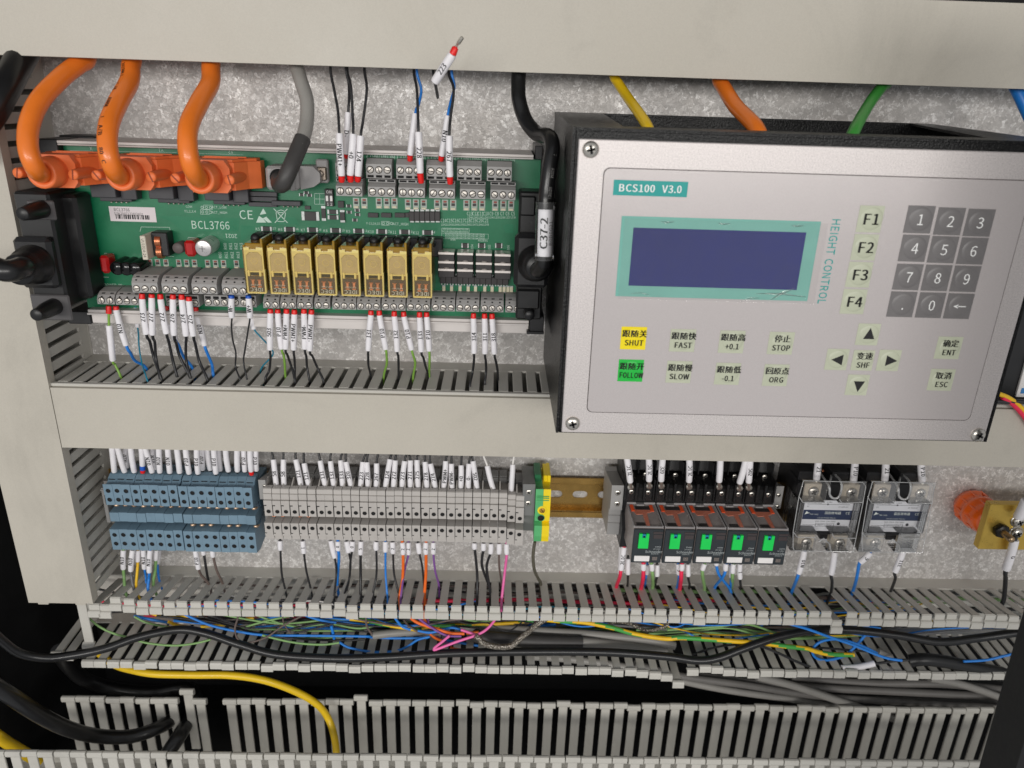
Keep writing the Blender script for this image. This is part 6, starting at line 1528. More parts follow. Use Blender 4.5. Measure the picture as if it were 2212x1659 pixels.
for k in range(3):
    c_ = Vector(P(rings[k][0], rings[k][1], rings[k][2], 86))
    t = thing('plug_cable', (c_.x, 60, c_.z), names[k], 'cable', 'orange plug cables')
    pts = pp(paths[k])
    pts = [pts[0]+Vector((0, -4, 10))]+pts
    pts[-2] = Vector((c_.x, 86, c_.z)); pts[-1] = Vector((c_.x, 70, c_.z))
    o = part('cable', cab(pts, 5.4), M_OC, t)
    # hood: body across the board, barrel towards the room, two screws
    b = MB(); X = c_.x; Z = c_.z
    b.prism_z([(X-17, 44), (X+25.5, 44), (X+25.5, 52), (X+19.5, 58), (X+14.5, 68.5), (X-12.5, 68.5), (X-13.5, 60), (X-17, 54)], Z-8.2, Z+8.0)
    b.prism_z([(X-14.5, 44), (X+23, 44), (X+23, 51), (X+17.5, 57), (X+13, 66.5), (X-11.5, 66.5), (X-12, 58), (X-14.5, 53)], Z+8.05, Z+9.6)
    b.prism_d([(X-9.5, Z-9.2), (X+11, Z-9.2), (X+13.5, Z-6), (X+13.5, Z+5), (X+10.5, Z+9.8), (X-9.5, Z+9.8)], 68.4, 74)
    part('hood', b, M_OH, t)
    b = MB(); b.box(X-8, X+14, 56.8, 57.8, Z+9.6, Z+10.2, .2); b.box(X-9, X+17, 50.5, 51.5, Z+9.6, Z+10.3, .2); part('hood_rib', b, M_OH, t)
    b = MB(); b.lathe((X, 62, Z), (0, 1, 0), [(0, 9.2), (9, 9.0), (10, 9.4), (11.5, 8.9), (12.5, 9.3), (14, 8.8), (15, 9.2), (16.5, 8.8), (24, 8.6), (24.6, 8.1), (24.6, 5.6), (20, 5.5)], 22, 0, False)
    part('cable_sleeve', b, M_OH, t)
    for sx_ in (-16.5, 15.5) if k == 0 else (-16.0, 15.5):
        b = MB(); b.lathe((X+sx_, 58, Z-.6), (0, 1, 0), [(0, 3.4), (12, 3.3), (22, 3.0), (23.4, 3.0), (24, 2.6), (24.01, .1)], 14, 0)
        a = random.uniform(1.3, 2.4); ca, sa = math.cos(a), math.sin(a)
        b.prism_d([(X+sx_+ca*2.9-sa*.4, Z-.6+sa*2.9+ca*.4), (X+sx_-ca*2.9-sa*.4, Z-.6-sa*2.9+ca*.4), (X+sx_-ca*2.9+sa*.4, Z-.6-sa*2.9-ca*.4), (X+sx_+ca*2.9+sa*.4, Z-.6+sa*2.9-ca*.4)], 81, 82.15, 1)
        part('thumb_screw', b, (M_OH, mat('orange_slot_shadow', (140, 56, 20), .6)), t)
    if k == 1:
        sp = spline(pts, 8); b = MB()
        for st, i, h in (('20276', 19, 2.0), ('VW-1', 22, 2.0), ('c', 27, 2.4), ('UL', 29, 2.4), ('AWM', 34, 2.7), ('I', 39, 2.4), ('A/B', 43, 2.7), ('80', 49, 2.5), ('C', 52, 2.5)):
            a, e_ = sp[i], sp[i+2]; b.text_tube(st, a, e_, 5.4, h, 0, 1.0, (-.25, 1, .15))
        part('lettering', b, M_INK, o)
# grey cable
t = thing('plug_cable', tuple(P('G', 850, 1000, 60)), 'grey cable with dark heat-shrink end and grey plug hood', 'cable')
sh = pp([('G', 640, 1060, 60), ('G', 660, 1230, 74), ('G', 760, 1180, 84), ('G', 900, 880, 84), ('G', 1040, 560, 79), ('G', 1235, 95, 71)])
part('heat_shrink', cab(sh, 4.9), M_SHR, t)
gc = pp([('G', 1160, 290, 75), ('G', 1238, 88, 71), ('A1', 1988, 790, 64), ('A1', 1988, 650, 57), ('A1', 1948, 520, 50), ('A1', 1925, 440, 44), ('A1', 1915, 400, 40)])
gc.append(gc[-1]+Vector((0, -4, 10)))
part('cable', cab(gc, 4.2), M_GC, t)
M_GH = mat('grey_hood', (156, 153, 152), .5, 0, .05, 100, .05, 900)
a = P('G', 330, 770, 64); c_ = P('G', 1380, 1390, 64); b = MB()
b.box(a[0]-1, c_[0]-6, 44, 64, c_[2], a[2], 1.6); b.prism_d([(c_[0]-6.2, c_[2]), (c_[0]+2, c_[2]+2), (c_[0]+6, c_[2]+5), (c_[0]+6, a[2]-4), (c_[0]+2, a[2]), (c_[0]-6.2, a[2])], 44, 58)
b.box(a[0]+14, a[0]+17, 64, 66.5, c_[2]+.2, a[2]-2, .8)
part('hood', b, M_GH, t)
b = MB(); p = P('G', 640, 1060, 64); b.lathe((p[0], 63.8, p[2]), (0, 1, 0), [(0, 6.2), (.7, 6.2), (.8, 5.4), (.3, 5.3)], 20, 0, False); b.lathe((p[0], 63.5, p[2]), (0, 1, 0), [(0, 5.4), (.6, 5.4), (.61, .1)], 20, 1); part('cable_hole', b, (M_GH, M_HOLE), t)
b = MB(); frect(b, 'G', 1560, 610, 1850, 1190, 44, 50, .8); part('flange', b, M_GH, t)
b = MB(); frect(b, 'G', 1590, 800, 1810, 1130, 48, 53, .6, 0); p = P('G', 1670, 960, 53); screw(b, p[0], 53, p[2], 2.2, 0, 1, .5, 12, 1.3, True, True); part('bracket', b, (mat('tarnished_bracket', (150, 138, 126), .3, .8, .1, 200), M_DSTEEL), t)
# left black plug
t = thing('plug_cable', tuple(P('L', 600, 900, 60)), 'black cable with black plug hood at the left end of the circuit board', 'cable')
b = MB()
x0 = px('L', 240, 800, 76); x1 = px('L', 640, 800, 76); z1 = pz('L', 500, 150, 76); z0 = pz('L', 700, 1480, 76)
b.box(x0, x1, 42, 74, z0, z1, 1.5)
b.box(x0+4, x1+8, 40, 60, z0+3, z1-3, 2)
part('hood', b, M_RUB, t)
b = MB(); frect(b, 'L', 170, 665, 600, 1240, 74.1, 82, 2.5); part('hood_block', b, M_BLACK, t)
b = MB(); frect(b, 'L', 310, 238, 620, 460, 74.1, 76, .8); part('screw_plate', b, mat('dark_grey_plate', (78, 76, 77), .5, 0, .08, 90), t)
b = MB(); frect(b, 'L', 360, 1310, 800, 1600, 74.1, 76, .8); part('screw_plate', b, mat('dark_grey_plate', (78, 76, 77), .5, 0, .08, 90), t)
for x, y, xe in ((500, 330, 240), (640, 1430, 470)):
    p = P('L', x, y, 74); b = MB(); b.lathe((p[0], 72, p[2]), (0, 1, 0), [(0, 5.4), (14, 5.0), (20, 4.2), (24, 3.8), (24.6, 3.2), (24.61, .1)], 14); part('thumb_screw', b, M_RUB, t)
p = Vector(P('L', 400, 960, 82)); b = MB(); b.lathe((p.x, 82, p.z), (0, 1, 0), [(0, 12), (3, 12), (3.6, 11.2), (5, 11.6), (5.6, 10.8), (7, 11.2), (7.6, 10.4), (9, 10.8), (9.6, 10), (16, 9.4), (18, 8.6), (18.1, .1)], 22); part('strain_relief', b, M_RUB, t)
part('cable', cab([p+Vector((0, 12, 0)), Vector(P('L', 250, 1000, 106)), Vector(P('L', 130, 1035, 114)), Vector(P('L', 0, 1020, 116)), Vector(P('L', -300, 900, 116))], 6.3, 8, 18), M_BC, t)
# right black plug with the marked cable
t = thing('plug_cable', tuple(P('N', 330, 900, 60)), 'black cable tagged C37-2 ending in black plug right of the circuit board', 'cable')
b = MB(); frect(b, 'N', 190, 125, 470, 1480, 42, 60, 1.2); frect(b, 'N', 180, 1165, 420, 1370, 60.1, 64, 1.0); frect(b, 'N', 215, 172, 380, 385, 60.1, 63, 1.0); part('hood', b, M_RUB, t)
b = MB(); frect(b, 'N', 155, 580, 520, 1150, 60.2, 71, 2.5); part('hood_block', b, M_BLACK, t)
b = MB(); p = P('N', 310, 1400, 62); b.lathe((p[0], 55, p[2]), (0, 1, 0), [(0, 3.8), (14, 3.5), (15, 2.8), (15.01, .1)], 14); part('thumb_screw', b, M_RUB, t)
p = Vector(P('N', 375, 880, 71)); b = MB(); b.lathe((p.x, 71, p.z), (.12, 1, 0), [(0, 11.5), (2, 11.5), (2.6, 10.6), (4, 11), (4.6, 10.2), (6, 10.6), (6.6, 9.6), (8, 10), (8.6, 9.0), (12, 8.0), (13, 7.2), (13.1, .1)], 22); part('strain_relief', b, M_RUB, t)
AB_A = Vector(P('N', 470, 845, 97)); AB_B = Vector(P('N', 487, 235, 95))
cpts = [p+Vector((1, 8, 0)), Vector(P('N', 400, 960, 88)), Vector(P('N', 450, 900, 95)), AB_A.lerp(AB_B, .02), AB_A.lerp(AB_B, .5), AB_A.lerp(AB_B, .98), Vector(P('N', 495, 130, 94)), Vector(P('A2', 1350, 1080, 92)), Vector(P('A2', 1368, 960, 88)), Vector(P('A2', 1345, 885, 80)), Vector(P('A2', 1270, 868, 66)), Vector(P('A2', 1195, 780, 54)), Vector(P('A2', 1152, 650, 48)), Vector(P('A2', 1147, 550, 44)), Vector(P('A2', 1150, 470, 42))]
cpts.append(cpts[-1]+Vector((0, -2, 10)))
co = part('cable', cab(cpts, 4.5, 8, 18), M_BC, t)
b = MB()
sp = spline(cpts, 8)
for st, i in (('IIDIIEI', 46), ('AWM', 53), ('S/8', 60)):
    b.text_tube(st, sp[i+3], sp[i-1], 4.5, 1.9, 0, .9, (.45, 1, .15), False)
part('lettering', b, mat('faint_cable_print', (150, 148, 146), .5), co)
A = Vector(P('N', 470, 845, 97)); B_ = Vector(P('N', 487, 235, 95))
b = MB(); b.tube([A, A.lerp(B_, .5), B_], 5.75, 20, 0, False); b.tube([A, A.lerp(B_, .012)], 5.9, 20, 0, False); b.tube([B_.lerp(A, .012), B_], 5.9, 20, 0, False); sl_ = part('clear_sleeve', b, clear_mat('clear_sleeve', (230, 230, 230), .06, .05), t)
def wrap(p0, p1, r, a0, a1, n=12, front=(0, 1, .2)):
    t_ = (p1-p0).normalized(); fr = Vector(front); fr = (fr-t_*fr.dot(t_)).normalized(); sd = fr.cross(t_)
    if sd.x < 0: sd = -sd
    v = []; f = []
    for i in range(n+1):
        a = a0+(a1-a0)*i/n
        for q in (p0, p1): v.append(tuple(q+(fr*math.cos(a)+sd*math.sin(a))*r))
    f = [(2*i, 2*i+1, 2*i+3, 2*i+2) for i in range(n)]
    return v, f
b = MB(); p0, p1 = A.lerp(B_, .07), A.lerp(B_, .88); b.add(*wrap(p0, p1, 5.25, -.98, 1.6), 0, True); lab_ = part('paper_tag', b, mat('tag_paper_white', (240, 239, 242), .5, 0, .02, 90), t)
b = MB(); b.text_tube('C37-2', p0, p1, 5.32, 4.4, 0, 1.12, (0, 1, .2), True, 1.0); b.text_tube('B0B0G21', p0, p1, 5.32, 2.4, 0, 1.0, (0, 1, .2), False, -3.4); part('lettering', b, M_INK, lab_)
# black cable behind the upper duct, top left
solo('cable', cab(pp([('A1', 200, 260, 40), ('A1', 150, 350, 50), ('A1', 100, 440, 60), ('A1', 20, 590, 74), ('A1', -90, 780, 84), ('A1', -300, 1000, 84)]), 8, 8, 16), M_BC, 'thick black cable at the top left corner before the vertical duct', 'cable')
# cables that drop into the operator panel
zt1 = HZ1+5.5+2.0
def drop(lst, last, r, m, lab):
    pts = pp(lst); pts = [pts[0]+Vector((0, -3, 12))]+pts
    q = Vector(P(*last)); pts += [q, q+(q-pts[-1]).normalized()*8+Vector((0, 0, -8)), q+(q-pts[-1]).normalized()*8+Vector((0, 2, -30))]
    return solo('cable', cab(pts, r), m, lab, 'cable', 'cables into the operator panel')
drop([('A2', 1765, 480, 42), ('A2', 1795, 540, 46), ('A2', 1855, 630, 60)], ('A2', 1985, 822, 100), 3.0, mat('yellow_cable_jacket', (232, 192, 28), .36, 0, .05, 60, coat=.1), 'yellow cable dropping into the top of the operator panel')
drop([('A3', 235, 505, 44), ('A3', 268, 570, 52), ('A3', 345, 690, 72)], ('A3', 480, 835, 100), 4.4, M_OC, 'orange cable dropping into the top of the operator panel')
drop([('A3', 1330, 525, 44), ('A3', 1285, 570, 48), ('A3', 1205, 680, 68)], ('A3', 1108, 855, 100), 3.4, mat('green_cable_jacket', (64, 150, 62), .36, 0, .05, 60, coat=.1), 'green cable dropping into the top of the operator panel')
solo('cable', cab(pp([('D', 2185, 170, 40), ('D', 2204, 205, 46), ('D', 2225, 250, 50), ('D', 2250, 300, 50)]), 4, 8), mat('wire_blue', (28, 112, 208)), 'end of a blue cable at the right edge under the upper duct', 'cable')
for col, xs in (('yellow', ((2150, 848), (2180, 860), (2205, 880), (2240, 920))), ('red', ((2165, 858), (2190, 875), (2212, 900), (2240, 940))), ('black', ((2140, 866), (2175, 868), (2210, 868), (2250, 880)))):
    solo('wire', cab([Vector(P('D', x, y, 66)) for x, y in xs], 1.6), wmat(col), '%s wire below the white and blue tag at the right edge' % col, 'wire')
# ---- open duct: heavy cables
def run(lst, r, m, lab, cat='cable', grp=None, name='cable', n=12, k=8):
    return solo(name, cab(pp(lst), r, k, n), m, lab, cat, grp)
run([('C1', -60, 760, 90), ('C1', 10, 830, 86), ('C1', 130, 915, 80), ('C1', 300, 945, 74), ('C1', 470, 928, 70), ('C1', 680, 885, 64), ('C1', 900, 810, 54), ('C1', 1150, 762, 46), ('C1', 1330, 785, 46), ('C1', 1560, 860, 50), ('C1', 1800, 925, 54), ('C1', 2180, 948, 55), ('C2', 300, 940, 55), ('C2', 700, 915, 54), ('C2', 1200, 905, 54), ('C2', 1700, 908, 54), ('C2', 2100, 935, 55), ('C3', 90, 962, 57), ('C3', 230, 945, 57), ('C3', 400, 882, 54), ('C3', 620, 810, 50), ('C3', 850, 768, 48), ('C3', 1100, 765, 48), ('C3', 1400, 800, 50), ('C3', 1660, 842, 52), ('C3', 1900, 818, 50), ('C3', 2140, 785, 50), ('C3', 2500, 740, 50)], 3.3, M_BC, 'long black cable snaking along the whole open duct')
run([('C1', -80, 1100, 120), ('C1', 60, 1185, 112), ('C1', 250, 1310, 96), ('C1', 430, 1400, 78), ('C1', 620, 1450, 62), ('C1', 840, 1455, 50), ('C1', 1020, 1400, 38), ('C1', 1130, 1330, 18), ('C1', 1190, 1250, -10), ('C1', 1150, 1180, -40)], 5.8, M_BC, 'thick black cable crossing the upright slats at the lower left', 'cable', 'thick black cables at the lower left')
run([('C1', 380, 900, 40), ('C1', 450, 1000, 20), ('C1', 560, 1090, 5), ('C1', 760, 1150, -5), ('C1', 1000, 1165, -12), ('C1', 1180, 1140, -15), ('C1', 1262, 1180, -12), ('C1', 1250, 1290, 2), ('C1', 1180, 1420, 36), ('C1', 1090, 1560, 52), ('C1', 1050, 1640, 56)], 6.2, M_BC, 'thick black cable curving in the dark behind the yellow cable', 'cable', 'thick black cables at the lower left')
run([('C1', 0, 715, -60), ('C1', 150, 705, -60), ('C1', 290, 690, -60)], 5, M_SHR, 'short grey cable in the dark at the left edge')
M_YC = mat('yellow_cable_jacket', (232, 192, 28))
run([('C1', 560, 840, 20), ('C1', 660, 930, 28), ('C1', 745, 990, 40), ('C1', 850, 1022, 48), ('C1', 1000, 1048, 52), ('C1', 1250, 1055, 52), ('C1', 1500, 1058, 52), ('C1', 1720, 1092, 50), ('C1', 1920, 1165, 46), ('C1', 2060, 1250, 44), ('C1', 2130, 1345, 44), ('C1', 2165, 1450, 52), ('C1', 2180, 1560, 62), ('C1', 2185, 1680, 68)], 3.0, M_YC, 'yellow cable arching from the open duct into the lowest duct')
run([('C1', -60, 1420, 70), ('C1', 40, 1490, 66), ('C1', 130, 1545, 62), ('C1', 260, 1620, 58)], 4.6, M_YC, 'yellow cable entering the lowest duct at the lower left corner')
GR = 'grey cables in the dark below the open duct'
for i, (lst, r, m, lab) in enumerate((
    ([('C2', 1200, 935, 26), ('C2', 1500, 955, 20), ('C2', 1900, 1015, 24), ('C2', 2212, 1095, 20), ('C3', 300, 1155, 18), ('C3', 700, 1212, 15), ('C3', 1100, 1265, 10), ('C3', 1500, 1295, 6)], 3.2, M_GC, 'pale grey cable slanting down from under the open duct'),
    ([('C2', 1900, 985, 22), ('C3', 0, 1065, 20), ('C3', 400, 1120, 18), ('C3', 900, 1195, 14), ('C3', 1500, 1235, 10), ('C3', 2100, 1265, 10)], 3.2, M_GD, 'second grey cable below the pale grey one'),
    ([('C3', 100, 1060, 14), ('C3', 500, 1110, 12), ('C3', 900, 1140, 10), ('C3', 1400, 1165, 8), ('C3', 2100, 1200, 8)], 3.4, M_GD, 'third grey cable from the bottom below the open duct'),
    ([('C3', 480, 1065, 30), ('C3', 700, 1120, 28), ('C3', 900, 1185, 24), ('C3', 1150, 1270, 18), ('C3', 1400, 1350, 10)], 3.4, M_GC, 'grey cable crossing steeply over the other grey cables'),
    ([('C3', 700, 1070, 2), ('C3', 1200, 1108, 2), ('C3', 1700, 1115, 2), ('C3', 2150, 1160, 2)], 3.6, M_GD, 'uppermost dark grey cable right of the dropped lip'),
    ([('C3', 1600, 1075, 20), ('C3', 1800, 1115, 18), ('C3', 2000, 1180, 16), ('C3', 2200, 1260, 14)], 3.4, M_GC, 'grey cable bending down beside the door post'),
    ([('C3', 600, 1180, -4), ('C3', 1200, 1215, -4), ('C3', 2150, 1228, -4)], 3.4, M_GD, 'deepest dark grey cable of the bundle'))):
    run(lst, r, m, lab, 'cable', GR)
run([('C2', 205, 800, 36), ('C2', 330, 785, 34), ('C2', 480, 778, 30), ('C2', 640, 790, 24)], 3.3, M_GC, 'short cut grey cable end beside the blue wires in the open duct')
run([('C2', 780, 742, 22), ('C2', 950, 750, 28), ('C2', 1300, 772, 32), ('C2', 1700, 800, 34), ('C2', 2000, 832, 36), ('C2', 2160, 866, 36)], 3.5, M_GC, 'grey cable above the heat-shrink in the open duct')
t = thing('cable', tuple(P('C2', 1200, 830, 38)), 'grey cable with long black heat-shrink in the middle of the open duct', 'cable')
part('heat_shrink', cab(pp([('C2', 870, 800, 36), ('C2', 930, 812, 40), ('C2', 1250, 836, 42), ('C2', 1562, 846, 42)]), 5.4), M_SHR, t)
part('cable', cab(pp([('C2', 1500, 843, 42), ('C2', 1562, 846, 42), ('C2', 1800, 868, 40), ('C2', 2000, 885, 38), ('C2', 2100, 893, 36)]), 4.4), M_GC, t)
run([('C3', 1265, 905, 40), ('C3', 1350, 942, 42)], 3.0, M_GC, 'cut grey cable end at the right of the open duct')
run([('C3', 1470, 965, 52), ('C3', 1560, 955, 54), ('C3', 1700, 970, 54), ('C3', 1850, 1000, 54), ('C3', 2100, 1050, 54), ('C3', 2300, 1080, 54)], 5.2, M_RUB, 'upper black taped bundle at the right end of the open duct')
run([('C3', 1560, 1010, 48), ('C3', 1750, 1030, 50), ('C3', 1900, 1045, 50), ('C3', 2150, 1065, 50)], 4.6, M_RUB, 'lower black taped bundle at the right end of the open duct')
# ---- loose single wires in the open duct
LW = 'loose wires in the open duct'
def loose(col, lst, lab, r=.95): return run(lst, r*.86, wmat(col), lab, 'wire', LW, 'wire', 8, 6)
def L4(c, xy, d=38): return [(c, x, y, d) for x, y in xy]
loose('blue', L4('U2', ((380, 50), (480, 100), (700, 190), (1000, 255), (1250, 285), (1600, 288), (2212, 296)), 42)+L4('U1', ((60, 305), (300, 315), (620, 310)), 36), 'longest bright blue wire of the open duct', 1.15)
loose('blue', L4('U2', ((-60, 95), (100, 130), (300, 165), (420, 200)), 30), 'short blue wire under the left slats of the open duct', 1.4)
loose('blue', L4('U2', ((1120, 210), (1300, 198), (1700, 212), (2050, 222)), 28), 'light blue wire with highlight in the middle of the open duct', 1.3)
loose('blue', L4('U2', ((1600, 80), (1750, 130), (1930, 162)), 34), 'short blue wire slanting down from the slats', 1.2)
loose('blue', L4('U2', ((1700, 95), (1900, 120), (2200, 140)), 30), 'flat blue wire close under the slats', 1.1)
loose('blue', L4('U2', ((1955, 350), (2050, 405), (2212, 440)), 44)+L4('U1', ((120, 450), (300, 440), (420, 395), (520, 330), (640, 300)), 42), 'blue wire sagging in a bow behind the black cable', 1.1)
loose('blue', L4('U2', ((1880, 190), (1895, 250), (1910, 320)), 40), 'short upright blue wire end', 1.4)
loose('blue', L4('U1', ((270, 70), (300, 120), (370, 200), (450, 230)), 46), 'blue wire coming out of a slot left of the orange wires', 1.2)
loose('blue', L4('U1', ((520, 240), (650, 258), (780, 225), (870, 212), (960, 240)), 42), 'blue wire arched over the purple wire', 1.2)
loose('blue', L4('U1', ((760, 330), (900, 350), (1040, 375), (1150, 390)), 34), 'dark blue wire below the pink wires', 1.2)
loose('pale green', [('C1', 530, 620, 52), ('C1', 560, 670, 50), ('C1', 640, 740, 48), ('C1', 740, 788, 48), ('C1', 840, 815, 46), ('C1', 950, 848, 46), ('C1', 1120, 865, 46), ('C1', 1260, 852, 46), ('C1', 1365, 826, 44)], 'pale green wire hanging from the end of the vertical duct', 1.0)
loose('pale green', L4('U2', ((-60, 100), (60, 160), (250, 200), (330, 205)), 34), 'pale green wire left of the black cable crest', 1.0)
loose('pale green', L4('U2', ((980, 220), (1200, 155), (1400, 110), (1560, 80)), 36), 'pale green wire rising to the slats', 1.0)
loose('pale green', L4('U2', ((1200, 285), (1450, 345), (1650, 372), (1820, 376), (1960, 358)), 46), 'pale green wire sagging over the lower slats', 1.0)
loose('pale green', L4('U2', ((990, 228), (1300, 226), (1700, 242), (2200, 236)), 26), 'straight pale green wire below the light blue wire', 1.0)
loose('pale green', L4('U2', ((1500, 310), (1750, 316), (2000, 300)), 36), 'short pale green wire below the longest blue wire', .9)
for i, (xy, d) in enumerate(((((70, 50), (130, 75), (200, 95)), 34), (((240, 80), (320, 105), (480, 100)), 34), (((270, 150), (360, 185), (460, 200)), 36), (((560, 85), (660, 72)), 30), (((600, 200), (720, 190), (860, 178)), 30), (((1040, 125), (1120, 118)), 24))):
    loose('yellow', L4('U2', xy, d), '%s from left of the short yellow wire glimpses in the open duct' % words[i], 1.5)
loose('brown', L4('U2', ((970, 60), (955, 130), (932, 220), (955, 315), (1030, 356), (1130, 345), (1260, 295), (1400, 195), (1620, 80)), 48), 'brown wire in a loop below the slats', .9)
loose('brown', L4('U2', ((1400, 80), (1410, 160), (1440, 215), (1480, 265)), 44), 'thin brown wire hanging from a slot', .7)
loose('black', L4('U2', ((1510, 265), (1700, 225), (1900, 175)), 42), 'thin black wire rising to the right', .9)
loose('black', L4('U2', ((1270, 290), (1600, 325), (2000, 335), (2212, 325)), 38), 'black wire below the longest blue wire', 1.1)
loose('brown', L4('U1', ((0, 40), (10, 120), (20, 200), (70, 275)), 48), 'brown wire falling to the cut grey cable end', 1.0)
loose('brown', L4('U1', ((380, 130), (430, 190), (540, 255), (680, 280), (780, 265)), 40), 'brown wire under the orange wires', 1.0)
loose('brown', L4('U1', ((820, 110), (880, 150), (960, 170)), 30), 'short brown wire right of the orange wires', .9)
loose('orange', L4('U1', ((425, 60), (440, 100), (520, 160), (700, 222), (850, 265), (980, 270)), 48), 'upper orange wire curving right in the open duct', 1.5)
loose('orange', L4('U1', ((565, -10), (575, 60), (578, 110), (600, 160)), 46), 'short orange wire hanging from a slot', 1.5)
loose('orange', L4('U1', ((640, 270), (700, 315), (780, 345)), 40), 'middle orange wire piece above the pink bend', 1.3)
loose('orange', L4('U1', ((840, 405), (890, 422), (970, 430)), 46), 'stripped orange wire end above the black cable', 1.3)
loose('orange', L4('U1', ((1000, 262), (1060, 262), (1120, 255)), 42), 'orange wire stub meeting the pink wires', 1.5)
loose('purple', L4('U1', ((490, 70), (520, 110), (650, 205), (800, 285), (950, 295)), 50), 'purple wire curving right under the orange wire', 1.1)
loose('purple', L4('U1', ((612, 100), (622, 140), (630, 170)), 44), 'short purple wire hanging from a slot', 1.1)
loose('purple', L4('U1', ((690, 285), (780, 345), (860, 375)), 36), 'lower purple wire piece', 1.0)
loose('pink', L4('U1', ((1292, 95), (1275, 140), (1200, 225), (1100, 282), (900, 350), (700, 425), (682, 422), (690, 405), (750, 358), (835, 288)), 54), 'pink wire sharply bent back on itself', 1.25)
loose('pink', L4('U1', ((945, 230), (1040, 262), (1110, 290)), 50), 'short pink wire crossing the bent pink wire', 1.3)
b = MB(); b.tube(spline(pp(L4('U1', ((1085, 290), (1120, 310), (1150, 350), (1230, 388), (1350, 402), (1440, 392), (1500, 345), (1600, 260), (1680, 190), (1745, 145), (1790, 118)), 56)), 8), 2.3, 10)
def braid_mat():
    m = bpy.data.materials.new('tinned_braid'); m.use_nodes = True; nt = m.node_tree; bs = nt.nodes['Principled BSDF']; L = nt.links.new
    g = nt.nodes.new('ShaderNodeNewGeometry'); v = nt.nodes.new('ShaderNodeTexVoronoi'); v.inputs['Scale'].default_value = 900; L(g.outputs['Position'], v.inputs['Vector'])
    cr = nt.nodes.new('ShaderNodeValToRGB'); cr.color_ramp.elements[0].color = lin((222, 216, 204))+(1,); cr.color_ramp.elements[1].color = lin((110, 102, 92))+(1,); cr.color_ramp.elements[1].position = .6
    L(v.outputs['Distance'], cr.inputs[0]); L(cr.outputs[0], bs.inputs['Base Color']); bs.inputs['Metallic'].default_value = .7; bs.inputs['Roughness'].default_value = .35
    bp = nt.nodes.new('ShaderNodeBump'); bp.inputs['Distance'].default_value = .0008; bp.inputs['Strength'].default_value = .8; L(v.outputs['Distance'], bp.inputs['Height']); L(bp.outputs[0], bs.inputs['Normal']); return m
solo('earth_braid', b, braid_mat(), 'bright tinned braid rising from the pink wires to the slats', 'shield wire')
b = MB(); b.tube(spline(pp(L4('C2', ((1720, 745), (1760, 715), (1850, 718), (1950, 760), (2000, 768), (2090, 745), (2120, 720)), 40)), 6), 1.5, 8); solo('earth_braid', b, MATS.get('braid') or bpy.data.materials['tinned_braid'], 'thin tinned braid under the slats right of the middle', 'shield wire')
def two_tone(lst, r, lab):
    sp_ = spline(pp(lst), 8); b = MB(); b.tube(sp_, r, 8)
    for i, f in enumerate(b.f):
        if len(f) == 4: b.m[i] = 1 if ((i % 8)+(i//8)//3) % 8 in (2, 3, 4) else 0
    return solo('wire', b, (wmat('yellow'), mat('wire_earth_green', (70, 160, 70), .4)), lab, 'wire', LW)
two_tone(L4('U1', ((-150, 120), (20, 140), (200, 180), (400, 212), (560, 240)), 38), 1.7, 'yellow green earth wire at the left of the orange wires')
two_tone(L4('U1', ((560, 215), (700, 195), (1100, 180), (1400, 168), (1660, 152)), 32), 1.5, 'yellow green earth wire passing behind the pink wire')
two_tone(L4('U1', ((1780, 130), (1900, 142), (2060, 152)), 46)+L4('C2', ((1580, 715), (1750, 748), (1900, 790), (2100, 820)), 48)+L4('C3', ((0, 815), (250, 832), (500, 850), (650, 868), (800, 885), (870, 905), (960, 922), (1110, 926)), 50), 1.9, 'yellow green earth wire running right over the lower slats')
loose('blue', L4('C3', ((690, 725), (800, 755), (920, 798), (1100, 860), (1300, 940), (1420, 962)), 56), 'bright blue wire slanting over the black cable at the right', 1.3)
loose('blue', L4('C3', ((1185, 795), (1110, 880), (1040, 935), (930, 960), (860, 942), (842, 890), (900, 838), (1010, 825), (1150, 862), (1260, 915)), 46), 'blue wire curled in a loop at the right of the open duct', 1.3)
loose('blue', L4('C3', ((1820, 968), (1960, 960), (2060, 938), (2160, 915)), 58), 'blue wire at the far right beside the door post', 1.2)
t = thing('wire', tuple(P('C3', 1130, 1000, 54)), 'thin black wire with blank white sleeve lying at the lower right of the open duct', 'wire', LW)
part('conductor', cab(pp(L4('C3', ((480, 860), (600, 905), (740, 970), (860, 1012), (1040, 1018), (1240, 985), (1400, 962), (1520, 958)), 54)), 1.1, 8, 8), wmat('black'), t)
b = MB(); b.tube(spline(pp(L4('C3', ((1032, 1012), (1140, 1004), (1242, 982)), 54)), 5), 2.5, 12); part('marker_sleeve', b, M_SLEEVE, t)
b = MB(); b.tube(spline(pp(L4('C3', ((1290, 1006), (1340, 1020), (1384, 1024)), 50)), 5), 2.4, 12); solo('marker_sleeve', b, M_SLEEVE, 'loose white sleeve at the lower right of the open duct', 'sleeve')
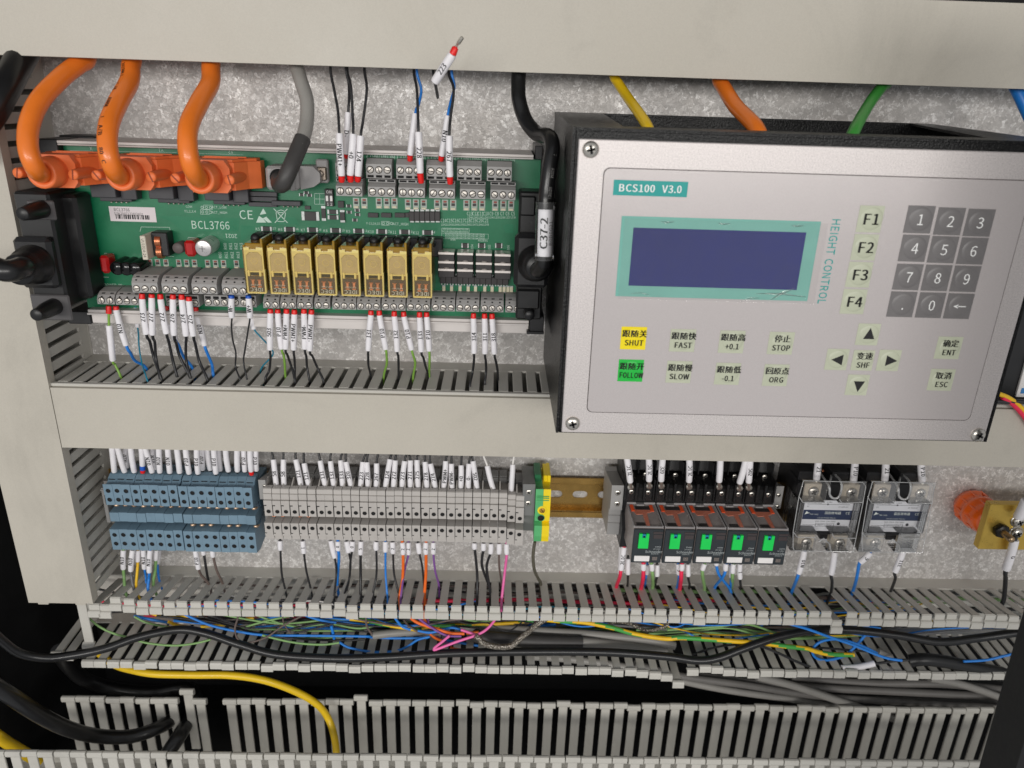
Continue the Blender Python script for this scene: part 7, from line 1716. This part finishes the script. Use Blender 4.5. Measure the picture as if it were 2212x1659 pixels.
loose('black', L4('C3', ((60, 925), (200, 880), (350, 860), (600, 865), (900, 880), (1200, 905)), 44), 'thin black wire under the earth wire at the right', 1.0)
for i, (a, c_) in enumerate((((0, 800), (1.0, .5)), ((0, 745), (1, .6)), ((80, 770), (1, .8)), ((200, 745), (1, .4)))):
    x, y = a; loose('pale green', L4('C3', ((x-300, y+20), (x, y), (x+220, y-18), (x+450, y+10+14*i), (x+620, y+45)), 30+3*i), '%s from the top of the pale green wires right of the middle' % words[i], 1.1)
loose('blue', L4('C3', ((-60, 745), (200, 738), (350, 745), (520, 732)), 26), 'blue wire close under the slats right of the middle', 1.2)
# dark tangle deep in the duct, glimpsed through the slots
rr = random.Random(5)
DK = ['black']*12+['blue']*2+['brown']*3+['red']*2+['yellow', 'grey', 'teal', 'pale green']
for i in range(44):
    col = rr.choice(DK); z = rr.uniform(-421, -382); d = rr.uniform(5, 24); x0 = rr.uniform(-335, 180); ln = rr.uniform(160, 420)
    n = 6; pts = []
    for j in range(n+1): pts.append(Vector((x0+ln*j/n, min(26, max(4.5, d+rr.uniform(-4, 4))), min(-381, max(-421.5, z+rr.uniform(-5, 5))))))
    solo('wire', cab(pts, rr.choice((1.0, 1.3, 1.6)), 4, 6), wmat(col), '%s wire deep in the tangle behind the slats of the open duct' % col, 'wire', LW)

# thin wires lying across each other in the open front half of the duct
TK = ['blue']*8+['pale green']*6+['yellow']*4+['black']*10+['brown']*6+['grey']*5+['teal']*2+['orange', 'white']
for i in range(46):
    col = rr.choice(TK); x0 = rr.uniform(-310, 150) if i < 34 else rr.uniform(60, 260); ln = rr.uniform(60, 240); z0 = rr.uniform(-402, -384); d0 = rr.uniform(24, 40); sl_ = rr.uniform(-14, 10)
    n = 5; pts = []
    for j in range(n+1):
        t = j/n; pts.append(Vector((x0+ln*t, min(48, d0+rr.uniform(-5, 5)), max(-419, min(-381, z0+sl_*t-rr.uniform(2, 14)*math.sin(t*math.pi)+rr.uniform(-2, 2))))))
    solo('wire', cab(pts, rr.choice((.6, .7, .85)), 6, 6), wmat(col), 'thin %s wire crossing others in the tangle of the open duct' % col, 'wire', LW)
